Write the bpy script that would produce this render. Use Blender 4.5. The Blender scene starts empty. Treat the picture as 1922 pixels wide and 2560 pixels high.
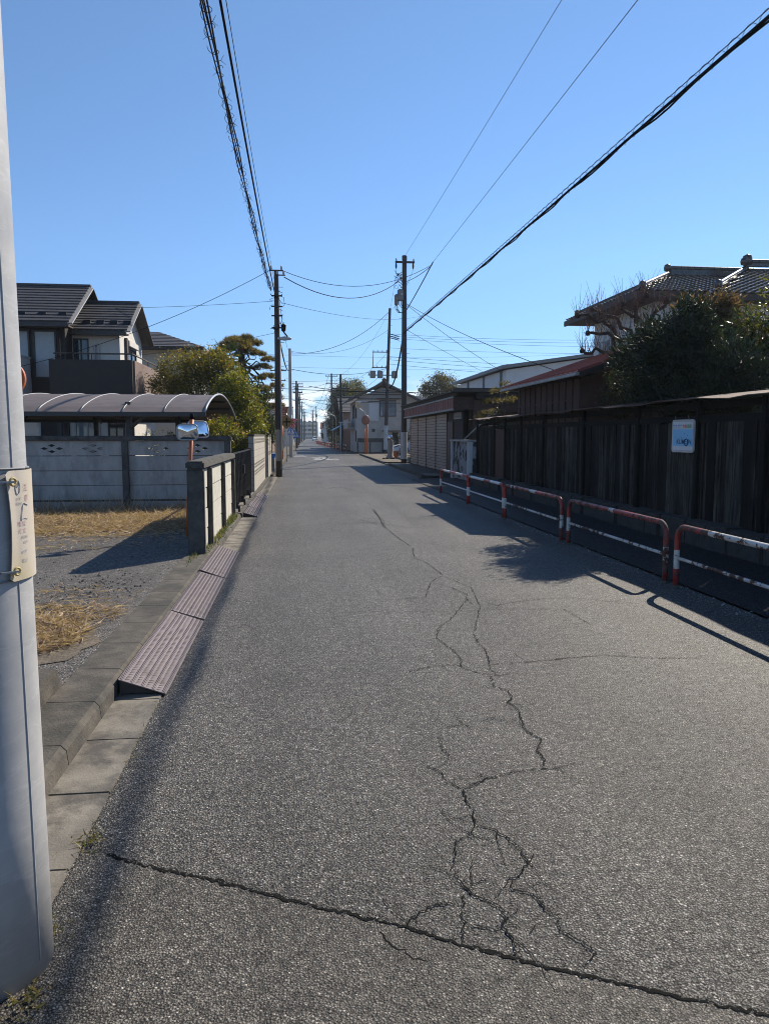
import bpy, bmesh, math, random
import numpy as np
from mathutils import Vector, Matrix
R = math.radians
random.seed(7); RNG = np.random.default_rng(7)
SC = bpy.context.scene
COL = SC.collection

# ------------------------------------------------------------------ camera, sky, sun, exposure
cam = bpy.data.cameras.new('camera'); camo = bpy.data.objects.new('camera', cam); COL.objects.link(camo)
YAW, PITCH = R(6.534), R(5.864)
cam.sensor_fit = 'VERTICAL'; cam.sensor_height = 24.0; cam.lens = 24.0 * 1850 / 2560
cam.clip_start = 0.05; cam.clip_end = 6000
camo.location = (0, 0, 1.6); camo.rotation_euler = (math.pi / 2 - PITCH, 0, -YAW)
SC.camera = camo

SUN = Vector((0.965, 0.95, 1.0)).normalized()
EL = math.asin(SUN.z); AZ = math.atan2(SUN.x, SUN.y)
world = bpy.data.worlds.new('World'); SC.world = world; world.use_nodes = True
wn = world.node_tree; wn.nodes.clear()
def wnode(t, **k):
    n = wn.nodes.new(t)
    for a, b in k.items(): setattr(n, a, b)
    return n
sky = wnode('ShaderNodeTexSky', sky_type='NISHITA'); sky.sun_disc = False
sky.sun_elevation = EL; sky.sun_rotation = AZ; sky.altitude = 50
sky.air_density = 1.0; sky.dust_density = 0.0; sky.ozone_density = 5.0
bg = wnode('ShaderNodeBackground'); bg.inputs['Strength'].default_value = 0.110
out = wnode('ShaderNodeOutputWorld')
# low cumulus band just above the horizon
tc = wnode('ShaderNodeTexCoord'); mp = wnode('ShaderNodeMapping'); mp.inputs['Scale'].default_value = (1, 1, 2.6); mp.inputs['Location'].default_value = (3 * 3.7, 3 * 1.9, 3 * 0.77)
nz = wnode('ShaderNodeTexNoise'); nz.inputs['Scale'].default_value = 14; nz.inputs['Detail'].default_value = 7; nz.inputs['Roughness'].default_value = 0.55
rp = wnode('ShaderNodeValToRGB'); rp.color_ramp.elements[0].position = 0.525; rp.color_ramp.elements[1].position = 0.60
sp = wnode('ShaderNodeSeparateXYZ')
r2 = wnode('ShaderNodeValToRGB')
e = r2.color_ramp.elements; e[0].position = 0.0; e[0].color = (0.8, 0.8, 0.8, 1); e[1].position = 0.075; e[1].color = (0, 0, 0, 1)
q = e.new(0.045); q.color = (1, 1, 1, 1)
mu = wnode('ShaderNodeMath', operation='MULTIPLY')
mx = wnode('ShaderNodeMix', data_type='RGBA')
mx.inputs[7].default_value = (8.2, 8.4, 8.8, 1)
L = wn.links.new
L(tc.outputs['Generated'], mp.inputs['Vector']); L(mp.outputs[0], nz.inputs['Vector']); L(nz.outputs[0], rp.inputs[0])
L(tc.outputs['Generated'], sp.inputs[0]); L(sp.outputs['Z'], r2.inputs[0])
L(rp.outputs[0], mu.inputs[0]); L(r2.outputs[0], mu.inputs[1]); L(mu.outputs[0], mx.inputs[0])
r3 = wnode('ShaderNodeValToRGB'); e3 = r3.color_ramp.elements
e3[0].position = 0.0; e3[0].color = (0.50, 0.62, 0.88, 1); e3[1].position = 1.0; e3[1].color = (0.34, 0.37, 0.44, 1)  # sky tint; zenith above the view dimmed to cut ambient light
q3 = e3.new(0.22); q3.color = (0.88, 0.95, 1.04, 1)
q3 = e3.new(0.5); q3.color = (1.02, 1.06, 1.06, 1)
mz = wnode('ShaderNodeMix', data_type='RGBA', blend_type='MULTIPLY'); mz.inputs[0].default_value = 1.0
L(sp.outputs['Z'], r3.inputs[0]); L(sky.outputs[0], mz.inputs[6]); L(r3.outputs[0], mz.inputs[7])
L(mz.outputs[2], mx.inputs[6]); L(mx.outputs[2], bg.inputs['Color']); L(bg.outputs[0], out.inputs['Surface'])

sl = bpy.data.lights.new('sun', 'SUN'); sl.energy = 5.0; sl.angle = R(0.53); sl.color = (1.0, 0.91, 0.78)
so = bpy.data.objects.new('sun', sl); COL.objects.link(so); so.location = (20, 20, 30)
so.rotation_euler = (-SUN).to_track_quat('-Z', 'Y').to_euler()
SC.view_settings.view_transform = 'Standard'; SC.view_settings.look = 'None'
SC.view_settings.exposure = 0.40; SC.view_settings.gamma = 1.0
SC.render.engine = 'CYCLES'
SC.cycles.max_bounces = 6; SC.cycles.use_denoising = True; SC.cycles.denoising_prefilter = 'ACCURATE'; SC.cycles.filter_width = 1.0

# ------------------------------------------------------------------ helpers
def wloc(o):
    v = Vector((0, 0, 0))
    while o is not None:
        v += o.location; o = o.parent
    return v
def tag(o, label=None, cat=None, group=None, kind=None):
    if label: o['label'] = label
    if cat: o['category'] = cat
    if group: o['group'] = group
    if kind: o['kind'] = kind
    return o
def thing(name, label, cat, loc=(0, 0, 0), group=None):
    o = bpy.data.objects.new(name, None); COL.objects.link(o); o.location = loc
    o.empty_display_size = 0.3
    return tag(o, label, cat, group)
def copy_tree(o, parent=None):
    c = o.copy(); COL.objects.link(c); c.parent = parent
    for ch in o.children: copy_tree(ch, c)
    return c

class MB:
    def __init__(s): s.v = []; s.f = []; s.m = []; s.a = None
    def add(s, vs, fs, m=0):
        b = len(s.v); s.v += [tuple(p) for p in vs]
        s.f += [tuple(i + b for i in f) for f in fs]; s.m += [m] * len(fs); return s
    def box(s, x0, x1, y0, y1, z0, z1, m=0):
        x0, x1 = min(x0, x1), max(x0, x1); y0, y1 = min(y0, y1), max(y0, y1); z0, z1 = min(z0, z1), max(z0, z1)
        return s.hexa([(x0, y0, z0), (x1, y0, z0), (x1, y1, z0), (x0, y1, z0), (x0, y0, z1), (x1, y0, z1), (x1, y1, z1), (x0, y1, z1)], m)
    def hexa(s, p, m=0):
        return s.add(p, [(3, 2, 1, 0), (4, 5, 6, 7), (0, 1, 5, 4), (1, 2, 6, 5), (2, 3, 7, 6), (3, 0, 4, 7)], m)
    def bar(s, a, b, w, h, m=0, up=(0, 0, 1)):
        a, b = Vector(a), Vector(b); d = (b - a).normalized(); u = Vector(up)
        if abs(d.dot(u)) > 0.95: u = Vector((0, 1, 0))
        r = d.cross(u).normalized() * w / 2; t = r.cross(d).normalized() * h / 2
        return s.hexa([a - r - t, a + r - t, a + r + t, a - r + t, b - r - t, b + r - t, b + r + t, b - r + t], m)
    def tube(s, pts, rad, n=8, m=0, cap=True):
        pts = [Vector(p) for p in pts]; k = len(pts)
        if not hasattr(rad, '__len__'): rad = [rad] * k
        t0 = (pts[1] - pts[0]).normalized()
        ref = Vector((0, 0, 1)) if abs(t0.z) < 0.9 else Vector((1, 0, 0))
        nrm = t0.cross(ref).normalized(); b = len(s.v)
        for i in range(k):
            t = (pts[min(i + 1, k - 1)] - pts[max(i - 1, 0)]).normalized()
            nrm = (nrm - t * nrm.dot(t)).normalized(); bi = t.cross(nrm)
            for j in range(n):
                a = 2 * math.pi * j / n
                s.v.append(tuple(pts[i] + (nrm * math.cos(a) + bi * math.sin(a)) * rad[i]))
        for i in range(k - 1):
            mm = m[i] if hasattr(m, '__len__') else m
            for j in range(n):
                j2 = (j + 1) % n
                s.f.append((b + i * n + j, b + i * n + j2, b + (i + 1) * n + j2, b + (i + 1) * n + j)); s.m.append(mm)
        if cap:
            m0 = m[0] if hasattr(m, '__len__') else m; m1 = m[-1] if hasattr(m, '__len__') else m
            s.f.append(tuple(b + j for j in range(n - 1, -1, -1))); s.m.append(m0)
            s.f.append(tuple(b + (k - 1) * n + j for j in range(n))); s.m.append(m1)
        return s
    def lathe(s, prof, n=20, c=(0, 0, 0), m=0, axis='z'):
        b = len(s.v); k = len(prof)
        for r, z in prof:
            for j in range(n):
                a = 2 * math.pi * j / n
                p = (r * math.cos(a), r * math.sin(a), z)
                if axis == 'y': p = (p[0], -p[2], p[1])
                if axis == 'x': p = (p[2], p[0], p[1])
                s.v.append((p[0] + c[0], p[1] + c[1], p[2] + c[2]))
        for i in range(k - 1):
            for j in range(n):
                j2 = (j + 1) % n
                s.f.append((b + i * n + j, b + i * n + j2, b + (i + 1) * n + j2, b + (i + 1) * n + j)); s.m.append(m)
        s.f.append(tuple(b + j for j in range(n - 1, -1, -1))); s.m.append(m)
        s.f.append(tuple(b + (k - 1) * n + j for j in range(n))); s.m.append(m)
        return s
    def prism(s, poly, axis, a, b, m=0):
        # poly: 2-D outline, extruded along an axis from a to b
        def P(u, v, w): return {'x': (w, u, v), 'y': (u, w, v), 'z': (u, v, w)}[axis]
        n = len(poly); base = len(s.v)
        s.v += [P(u, v, a) for u, v in poly] + [P(u, v, b) for u, v in poly]
        fs = [tuple(range(n - 1, -1, -1)), tuple(range(n, 2 * n))] + [(i, (i + 1) % n, n + (i + 1) % n, n + i) for i in range(n)]
        s.f += [tuple(i + base for i in f) for f in fs]; s.m += [m] * len(fs); return s
    def slab(s, quad, t, m=0):
        # a plate: four corners and a thickness downwards along its normal
        q = [Vector(p) for p in quad]; n = (q[1] - q[0]).cross(q[3] - q[0]).normalized()
        if n.z < 0: n = -n
        lo = [p - n * t for p in q]
        return s.hexa(lo + q, m) if (q[1] - q[0]).cross(q[3] - q[0]).z > 0 else s.hexa([lo[0], lo[3], lo[2], lo[1], q[0], q[3], q[2], q[1]], m)
    def build(s, name, mats, parent=None, smooth=False, bevel=0, origin=None, fix=True):
        me = bpy.data.meshes.new(name)
        o = Vector(origin) if origin is not None else (wloc(parent) if parent else Vector((0, 0, 0)))
        me.from_pydata([(p[0] - o.x, p[1] - o.y, p[2] - o.z) for p in s.v], [], s.f)
        if not isinstance(mats, (list, tuple)): mats = [mats] if mats else []
        for q in mats: me.materials.append(q)
        me.polygons.foreach_set('material_index', s.m)
        if s.a is not None:
            at = me.attributes.new('rnd', 'FLOAT', 'FACE'); at.data.foreach_set('value', s.a)
        if bevel or fix:
            bm = bmesh.new(); bm.from_mesh(me)
            if bevel:
                bm.normal_update()
                ed = [e for e in bm.edges if len(e.link_faces) == 2 and e.calc_face_angle(0) > 0.6]
                bmesh.ops.bevel(bm, geom=ed, offset=bevel, segments=2, affect='EDGES', clamp_overlap=True)
            if fix: bmesh.ops.recalc_face_normals(bm, faces=bm.faces)
            bm.to_mesh(me); bm.free()
        if smooth:
            me.polygons.foreach_set('use_smooth', [True] * len(me.polygons))
            if smooth != 'all': me.set_sharp_from_angle(angle=R(smooth if smooth is not True else 40))
        me.update()
        ob = bpy.data.objects.new(name, me); COL.objects.link(ob)
        if parent: ob.parent = parent
        elif origin is not None: ob.location = o
        return ob
    def single(s, name, mats, label, cat, group=None, **k):
        a = np.array(s.v); org = ((a[:, 0].min() + a[:, 0].max()) / 2, (a[:, 1].min() + a[:, 1].max()) / 2, a[:, 2].min())
        return tag(s.build(name, mats, origin=org, **k), label, cat, group)
    def struct(s, name, mats, **k):
        return tag(s.build(name, mats, **k), kind='structure')
    def stuff(s, name, mats, label, cat, **k):
        return tag(s.build(name, mats, **k), label, cat, kind='stuff')

# ------------------------------------------------------------------ materials
class NT:
    def __init__(s, name):
        s.mat = bpy.data.materials.new(name); s.mat.use_nodes = True; s.t = s.mat.node_tree
        s.b = s.t.nodes['Principled BSDF']; s.out = s.t.nodes['Material Output']
    def n(s, t, ins=None, **k):
        n = s.t.nodes.new(t)
        for a, b in k.items(): setattr(n, a, b)
        for a, b in (ins or {}).items(): s.set(n, a, b)
        return n
    def set(s, n, a, b):
        if isinstance(b, bpy.types.NodeSocket): s.t.links.new(b, n.inputs[a])
        elif hasattr(b, 'outputs'): s.t.links.new(b.outputs[0], n.inputs[a])
        else: n.inputs[a].default_value = b
    def co(s, scale=(1, 1, 1), rot=(0, 0, 0), kind='Object'):
        c = s.n('ShaderNodeTexCoord'); m = s.n('ShaderNodeMapping')
        m.inputs['Scale'].default_value = scale; m.inputs['Rotation'].default_value = rot
        s.t.links.new(c.outputs[kind], m.inputs['Vector']); return m.outputs[0]
    def noise(s, co, sc, det=5, rough=0.6): return s.n('ShaderNodeTexNoise', {'Vector': co, 'Scale': sc, 'Detail': det, 'Roughness': rough}).outputs[0]
    def ramp(s, fac, stops):
        r = s.n('ShaderNodeValToRGB', {'Fac': fac}); e = r.color_ramp.elements
        while len(e) < len(stops): e.new(0.5)
        for i, (p, c) in enumerate(stops):
            e[i].position = p; e[i].color = (c, c, c, 1) if not hasattr(c, '__len__') else (*c, 1)
        return r.outputs[0]
    def mix(s, f, a, b, blend='MIX'):
        m = s.n('ShaderNodeMix', data_type='RGBA', blend_type=blend)
        for i, v in ((0, f), (6, a), (7, b)):
            if isinstance(v, bpy.types.NodeSocket): s.t.links.new(v, m.inputs[i])
            elif i == 0: m.inputs[0].default_value = v
            else: m.inputs[i].default_value = (*v, 1) if len(v) == 3 else v
        return m.outputs[2]
    def math(s, op, a, b=0.0):
        m = s.n('ShaderNodeMath', operation=op)
        for i, v in ((0, a), (1, b)):
            if isinstance(v, bpy.types.NodeSocket): s.t.links.new(v, m.inputs[i])
            else: m.inputs[i].default_value = v
        return m.outputs[0]
    def bump(s, h, dist=0.01, strength=1.0, prev=None):
        b = s.n('ShaderNodeBump', {'Height': h, 'Distance': dist, 'Strength': strength})
        if prev is not None: s.t.links.new(prev, b.inputs['Normal'])
        s.t.links.new(b.outputs[0], s.b.inputs['Normal']); return b.outputs[0]
    def col(s, c): s.set(s.b, 'Base Color', c if isinstance(c, bpy.types.NodeSocket) else (*c, 1))
    def p(s, **k):
        for a, b in k.items(): s.set(s.b, a.replace('_', ' '), b)
        return s

def plain(name, c, rough=0.6, metal=0.0, var=0.25, sc=6, bump=0.0, bsc=40, stain=None, stain_at=(0.55, 0.7), stain_sc=2.5, stretch=(1, 1, 1), spec=0.5):
    m = NT(name); co = m.co(stretch)
    n = m.noise(co, sc); k = m.ramp(n, [(0.3, tuple(x * (1 - var) for x in c)), (0.7, tuple(min(1, x * (1 + var)) for x in c))])
    if stain is not None:
        k = m.mix(m.ramp(m.noise(co, stain_sc, 8, 0.7), [(stain_at[0], 0.0), (stain_at[1], 1.0)]), k, stain)
    m.col(k); m.p(Roughness=rough, Metallic=metal)
    m.set(m.b, 'Specular IOR Level', spec)
    if bump: m.bump(m.noise(co, bsc, 6), bump)
    return m.mat

def asphalt(name, sc, dark, lo, hi, fresh=0.0, bd=0.006):
    m = NT(name); co = m.co()
    v = m.n('ShaderNodeTexVoronoi', {'Vector': co, 'Scale': sc, 'Randomness': 1.0}, feature='F1')
    v2 = m.n('ShaderNodeTexVoronoi', {'Vector': co, 'Scale': sc * 2.3, 'Randomness': 1.0}, feature='F1')
    rnd = m.n('ShaderNodeSeparateColor', {'Color': v.outputs['Color']}).outputs[0]
    rnd2 = m.n('ShaderNodeSeparateColor', {'Color': v2.outputs['Color']}).outputs[1]
    stone = m.ramp(rnd, [(0.0, lo), (0.62, tuple(a * 0.45 + b * 0.55 for a, b in zip(lo, hi))), (0.93, hi), (1.0, tuple(x * 1.9 for x in hi))])
    st2 = m.ramp(rnd2, [(0.0, tuple(x * 0.8 for x in lo)), (1.0, hi)])
    e1 = m.ramp(v.outputs['Distance'], [(0.34, 1.0), (0.46, 0.0)])
    c = m.mix(e1, m.mix(m.ramp(v2.outputs['Distance'], [(0.3, 1.0), (0.6, 0.0)]), dark, st2), stone)
    big = m.ramp(m.noise(co, 0.45, 6, 0.6), [(0.3, 0.78), (0.7, 1.16)])
    mid = m.ramp(m.noise(co, 5.0, 5, 0.65), [(0.3, 0.86), (0.7, 1.12)]); mid = m.mix(1.0, mid, m.ramp(m.noise(co, 26, 3, 0.7), [(0.36, 0.62), (0.64, 1.38)]), 'MULTIPLY')
    tr = m.ramp(m.noise(m.co((1.3, 0.10, 1)), 1.0, 4, 0.6), [(0.35, 0.84), (0.65, 1.14)])
    c = m.mix(1.0, c, m.mix(1.0, tr, m.mix(1.0, big, mid, 'MULTIPLY'), 'MULTIPLY'), 'MULTIPLY')
    m.col(c); m.p(Roughness=m.ramp(rnd, [(0, 0.72), (1, 0.45)]))
    m.set(m.b, 'Specular IOR Level', 0.26)
    h = m.math('ADD', m.ramp(v.outputs['Distance'], [(0.0, 1.0), (0.55, 0.0)]), m.math('MULTIPLY', m.noise(co, sc * 1.5, 4, 0.7), 0.9))
    m.bump(h, bd, 0.9)
    return m.mat

def leafmat(name, stops, rough=0.42, trans=0.40):
    m = NT(name); a = m.n('ShaderNodeAttribute', attribute_name='rnd')
    c = m.ramp(a.outputs['Fac'], stops)
    m.col(c); m.p(Roughness=rough)
    t = m.n('ShaderNodeBsdfTranslucent', {'Color': m.mix(1.0, c, (1.5, 1.6, 0.8), 'MULTIPLY')})
    mx = m.n('ShaderNodeMixShader', {0: trans, 1: m.b, 2: t}); m.t.links.new(mx.outputs[0], m.out.inputs['Surface'])
    return m.mat

def glass(name, c=(0.02, 0.025, 0.03), rough=0.04):
    m = NT(name); co = m.co(); m.col(m.ramp(m.noise(co, 1.2, 2), [(0.3, tuple(x * 0.7 for x in c)), (0.7, tuple(x * 1.4 for x in c))]))
    m.p(Roughness=rough); m.set(m.b, 'Specular IOR Level', 0.8); return m.mat

def flaky(name, paint, under, amount, rough=0.4):
    # paint flaking off rusty metal
    m = NT(name); co = m.co(kind='Object')
    n = m.math('ADD', m.noise(co, 9, 9, 0.72), m.math('MULTIPLY', m.noise(co, 1.7, 3), 0.55))
    f = m.ramp(n, [(1.02 - amount, 0.0), (1.04 - amount, 1.0)])
    p2 = m.ramp(m.noise(co, 14, 6), [(0.3, tuple(x * 0.72 for x in paint)), (0.65, paint)])
    u = m.ramp(m.noise(co, 26, 6), [(0.3, tuple(x * 0.5 for x in under)), (0.7, under)])
    m.col(m.mix(f, p2, u)); m.p(Roughness=m.ramp(f, [(0, rough), (1, 0.85)]))
    m.bump(f, 0.0015, 0.7); m.bump
    return m.mat

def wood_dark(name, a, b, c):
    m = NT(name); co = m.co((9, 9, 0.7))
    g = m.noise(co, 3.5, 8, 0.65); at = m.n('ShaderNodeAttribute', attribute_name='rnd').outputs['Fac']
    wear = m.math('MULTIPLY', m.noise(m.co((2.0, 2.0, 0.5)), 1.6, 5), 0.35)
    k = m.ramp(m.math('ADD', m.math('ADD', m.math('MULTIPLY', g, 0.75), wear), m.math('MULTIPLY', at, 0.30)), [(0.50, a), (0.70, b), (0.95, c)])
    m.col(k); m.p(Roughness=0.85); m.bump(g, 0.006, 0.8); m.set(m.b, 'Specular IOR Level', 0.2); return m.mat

M = {}
M['asphalt'] = asphalt('old asphalt', 92, (0.015, 0.014, 0.013), (0.066, 0.061, 0.0545), (0.31, 0.290, 0.256))
M['asphalt2'] = asphalt('patched asphalt', 104, (0.024, 0.022, 0.0192), (0.066, 0.060, 0.052), (0.28, 0.255, 0.216), bd=0.004)
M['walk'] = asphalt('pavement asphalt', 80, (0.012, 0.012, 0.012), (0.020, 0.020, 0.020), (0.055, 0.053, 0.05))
M['crack'] = plain('crack black', (0.010, 0.010, 0.009), 0.95, var=0.4, sc=30, spec=0.1)
M['terrain'] = plain('earth', (0.10, 0.085, 0.06), 0.95, var=0.3, sc=1.5, bump=0.02, bsc=12)
M['conc'] = plain('gutter concrete', (0.205, 0.185, 0.152), 0.85, var=0.25, sc=5, bump=0.003, bsc=90, stain=(0.085, 0.076, 0.064), stain_at=(0.46, 0.62), stain_sc=3.5)
M['kerb'] = plain('mossy kerb concrete', (0.092, 0.081, 0.066), 0.9, var=0.4, sc=7, bump=0.006, bsc=60, stain=(0.045, 0.043, 0.036), stain_at=(0.45, 0.62), stain_sc=3)
M['wallconc'] = plain('weathered panel concrete', (0.37, 0.355, 0.33), 0.85, var=0.16, sc=4, bump=0.004, bsc=70, stain=(0.15, 0.145, 0.13), stain_at=(0.48, 0.78), stain_sc=2.2, stretch=(1.3, 1.3, 0.55))
M['wallpost'] = plain('dark stained concrete', (0.085, 0.08, 0.072), 0.9, var=0.35, sc=8, bump=0.006, bsc=60, stain=(0.03, 0.029, 0.027), stain_at=(0.5, 0.7), stain_sc=3)
M['wallwhite'] = plain('pale panel concrete', (0.52, 0.50, 0.44), 0.85, var=0.12, sc=6, bump=0.003, bsc=90, stain=(0.30, 0.27, 0.21), stain_at=(0.58, 0.8), stain_sc=2)
M['block'] = plain('concrete block', (0.40, 0.37, 0.32), 0.9, var=0.14, sc=9, bump=0.004, bsc=80, stain=(0.22, 0.19, 0.15), stain_at=(0.58, 0.75), stain_sc=2)
M['blockdark'] = plain('block hollow', (0.17, 0.15, 0.13), 0.9, var=0.2)
M['iron'] = plain('black gate iron', (0.012, 0.012, 0.013), 0.45, var=0.3)
M['orange'] = plain('faded orange paint', (0.50, 0.13, 0.035), 0.45, var=0.15, sc=8, stain=(0.30, 0.09, 0.04), stain_sc=6)
M['mirror'] = NT('mirror glass').p(Metallic=1.0, Roughness=0.02).mat; M['mirror'].node_tree.nodes['Principled BSDF'].inputs['Base Color'].default_value = (0.72, 0.76, 0.80, 1)
M['mirrorrim'] = plain('mirror rim', (0.35, 0.36, 0.36), 0.4, var=0.1)
M['pole'] = plain('utility pole concrete', (0.33, 0.33, 0.32), 0.8, var=0.12, sc=5, bump=0.002, bsc=80)
M['poledark'] = plain('dark steel pole', (0.030, 0.022, 0.019), 0.55, var=0.3, sc=5, stain=(0.06, 0.04, 0.03), stain_sc=6)
M['polewhite'] = plain('white pole paint', (0.50, 0.50, 0.50), 0.6, var=0.12, sc=4, stain=(0.16, 0.16, 0.16), stain_at=(0.58, 0.66), stain_sc=5, stretch=(1, 1, 0.4))
M['polegrey'] = plain('grey pole band', (0.27, 0.26, 0.245), 0.6, var=0.12)
M['steel'] = plain('galvanised steel', (0.32, 0.33, 0.34), 0.45, metal=0.6, var=0.15)
M['steeldull'] = plain('dull grey metal', (0.20, 0.205, 0.21), 0.6, var=0.15)
M['black'] = plain('black cable', (0.008, 0.008, 0.010), 0.9, var=0.2, spec=0.1)
M['wire'] = plain('wire', (0.010, 0.011, 0.015), 0.9, var=0.2, spec=0.1)
M['insul'] = plain('porcelain', (0.45, 0.45, 0.45), 0.3, var=0.1)
M['red'] = flaky('red rail paint', (0.40, 0.036, 0.026), (0.09, 0.035, 0.018), 0.11)
M['white'] = flaky('white rail paint', (0.72, 0.72, 0.72), (0.12, 0.045, 0.02), 0.08)
M['redw'] = flaky('worn red rail paint', (0.33, 0.036, 0.028), (0.12, 0.075, 0.062), 0.235)
M['whitew'] = flaky('worn white rail paint', (0.60, 0.58, 0.54), (0.11, 0.042, 0.02), 0.225)
M['plate'] = plain('brown chequer steel', (0.215, 0.175, 0.170), 0.5, metal=0.15, var=0.16, sc=9, stain=(0.12, 0.09, 0.075), stain_at=(0.56, 0.72), stain_sc=5)
M['plateside'] = plain('ramp side steel', (0.05, 0.045, 0.04), 0.7, var=0.3)
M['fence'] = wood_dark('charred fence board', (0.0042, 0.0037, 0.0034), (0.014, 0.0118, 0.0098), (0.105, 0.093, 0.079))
M['fencepost'] = plain('fence post timber', (0.010, 0.009, 0.008), 0.9, var=0.4, sc=9, stretch=(3, 3, 0.5), spec=0.2)
M['caprust'] = plain('rusty cap sheet', (0.115, 0.062, 0.040), 0.8, var=0.35, sc=4, stain=(0.045, 0.03, 0.024), stain_sc=3, bump=0.004, bsc=9)
M['stone'] = plain('dark footing stone', (0.045, 0.042, 0.038), 0.9, var=0.4, sc=8, bump=0.02, bsc=18, stain=(0.02, 0.022, 0.016), stain_sc=4)
M['doorbrown'] = plain('brown gate board', (0.055, 0.018, 0.013), 0.7, var=0.3, sc=5, stretch=(4, 4, 0.6))
M['shutter'] = plain('faded shutter', (0.46, 0.385, 0.345), 0.6, var=0.08, sc=2.2, stain=(0.20, 0.12, 0.10), stain_at=(0.56, 0.8), stain_sc=1.4, stretch=(1, 1, 3))
M['fascia'] = plain('faded red fascia', (0.20, 0.062, 0.050), 0.65, var=0.25, sc=3, stain=(0.30, 0.20, 0.17), stain_at=(0.56, 0.75), stain_sc=3, stretch=(1, 2.5, 0.4))
M['trimgrey'] = plain('grey weathered trim', (0.30, 0.30, 0.29), 0.6, var=0.3, sc=7)
M['brown'] = plain('brown painted steel', (0.050, 0.018, 0.013), 0.6, var=0.3, sc=4)
M['browndark'] = plain('dark brown timber', (0.022, 0.014, 0.011), 0.8, var=0.35, sc=5, stretch=(3, 3, 0.6))
M['corr'] = plain('corrugated roofing', (0.055, 0.048, 0.036), 0.75, var=0.3, sc=4)
M['peel'] = plain('flaking white render', (0.27, 0.28, 0.30), 0.85, var=0.15, sc=6, bump=0.006, bsc=50, stain=(0.022, 0.022, 0.02), stain_at=(0.49, 0.54), stain_sc=2.2)
M['redroof'] = plain('red metal roof', (0.20, 0.040, 0.028), 0.5, var=0.3, sc=3, stain=(0.07, 0.022, 0.018), stain_sc=3, stretch=(0.4, 2, 1))
M['shedwall'] = plain('brown board wall', (0.060, 0.030, 0.024), 0.8, var=0.3, sc=4, stretch=(1, 3, 0.7), bump=0.004, bsc=20)
M['tile'] = plain('glazed roof tile', (0.080, 0.068, 0.060), 0.24, var=0.3, sc=5, spec=0.7)
M['stucco'] = plain('white stucco', (0.62, 0.63, 0.64), 0.85, var=0.06, sc=2)
M['stuccob'] = plain('beige stucco', (0.46, 0.42, 0.38), 0.85, var=0.08, sc=2, stain=(0.36, 0.32, 0.28), stain_sc=1.2)
M['soffit'] = plain('brown soffit', (0.075, 0.05, 0.04), 0.7, var=0.2)
M['eave'] = plain('dark eave metal', (0.028, 0.024, 0.024), 0.5, var=0.2)
M['slate'] = plain('grey slate shingle', (0.075, 0.072, 0.074), 0.6, var=0.22, sc=3.5, stain=(0.12, 0.11, 0.10), stain_at=(0.58, 0.8), stain_sc=2)
M['verge'] = plain('pale verge board', (0.40, 0.385, 0.37), 0.6, var=0.08)
M['sidingdark'] = plain('dark brown siding', (0.020, 0.014, 0.012), 0.65, var=0.2, sc=3)
M['sidingmid'] = plain('brown stone siding', (0.20, 0.14, 0.12), 0.75, var=0.25, sc=6, stretch=(1, 1, 3))
M['cream'] = plain('cream stucco', (0.58, 0.55, 0.50), 0.85, var=0.05, sc=3)
M['brick'] = plain('pale brick', (0.42, 0.38, 0.34), 0.85, var=0.12, sc=8)
M['glass'] = glass('window glass'); M['glassblue'] = glass('curtained glass', (0.16, 0.19, 0.22), 0.08); M['frost'] = plain('frosted window', (0.30, 0.32, 0.33), 0.25, var=0.08)
M['poly'] = NT('smoked carport sheet')
_m = M['poly']; _m.col(_m.ramp(_m.noise(_m.co((1, 1, 3)), 3.0, 5), [(0.3, (0.15, 0.125, 0.118)), (0.7, (0.20, 0.168, 0.158))])); _m.p(Roughness=0.55); _m.set(_m.b, 'Specular IOR Level', 0.25); _m.set(_m.b, 'Alpha', 0.93); M['poly'] = _m.mat
M['alu'] = plain('bronze aluminium', (0.022, 0.020, 0.020), 0.4, var=0.15); M['alulight'] = plain('bright aluminium rib', (0.30, 0.31, 0.33), 0.5, metal=0.2, var=0.08)
M['blue'] = plain('blue plastic', (0.04, 0.20, 0.62), 0.4, var=0.1); M['pot'] = plain('orange plant pot', (0.48, 0.15, 0.06), 0.6, var=0.15)
M['carwhite'] = plain('white car paint', (0.72, 0.76, 0.82), 0.18, var=0.02); M['tyre'] = plain('tyre rubber', (0.014, 0.014, 0.014), 0.85, var=0.2)
M['stonepost'] = plain('old stone pillar', (0.27, 0.24, 0.21), 0.9, var=0.25, sc=7, bump=0.012, bsc=14)
M['silver'] = NT('silver ball').p(Metallic=1.0, Roughness=0.06).mat; M['silver'].node_tree.nodes['Principled BSDF'].inputs['Base Color'].default_value = (0.8, 0.82, 0.85, 1)
M['bark'] = plain('dark bark', (0.045, 0.034, 0.026), 0.95, var=0.4, sc=12, bump=0.02, bsc=20, stretch=(1, 1, 0.4)); M['twig'] = plain('twig bark', (0.13, 0.075, 0.055), 0.9, var=0.3)
M['gravel'] = asphalt('gravel', 52, (0.080, 0.072, 0.062), (0.095, 0.088, 0.079), (0.26, 0.24, 0.215), bd=0.010)
M['soil'] = plain('bare soil', (0.14, 0.115, 0.085), 0.95, var=0.35, sc=4, bump=0.015, bsc=30, stain=(0.06, 0.05, 0.04), stain_sc=2)
M['paint'] = plain('worn road paint', (0.60, 0.60, 0.58), 0.7, var=0.1, stain=(0.13, 0.13, 0.125), stain_at=(0.5, 0.62), stain_sc=4)
M['straw'] = leafmat('dry straw', [(0.0, (0.17, 0.10, 0.065)), (0.5, (0.37, 0.25, 0.165)), (1.0, (0.62, 0.47, 0.34))], 0.6, 0.3)
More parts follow.
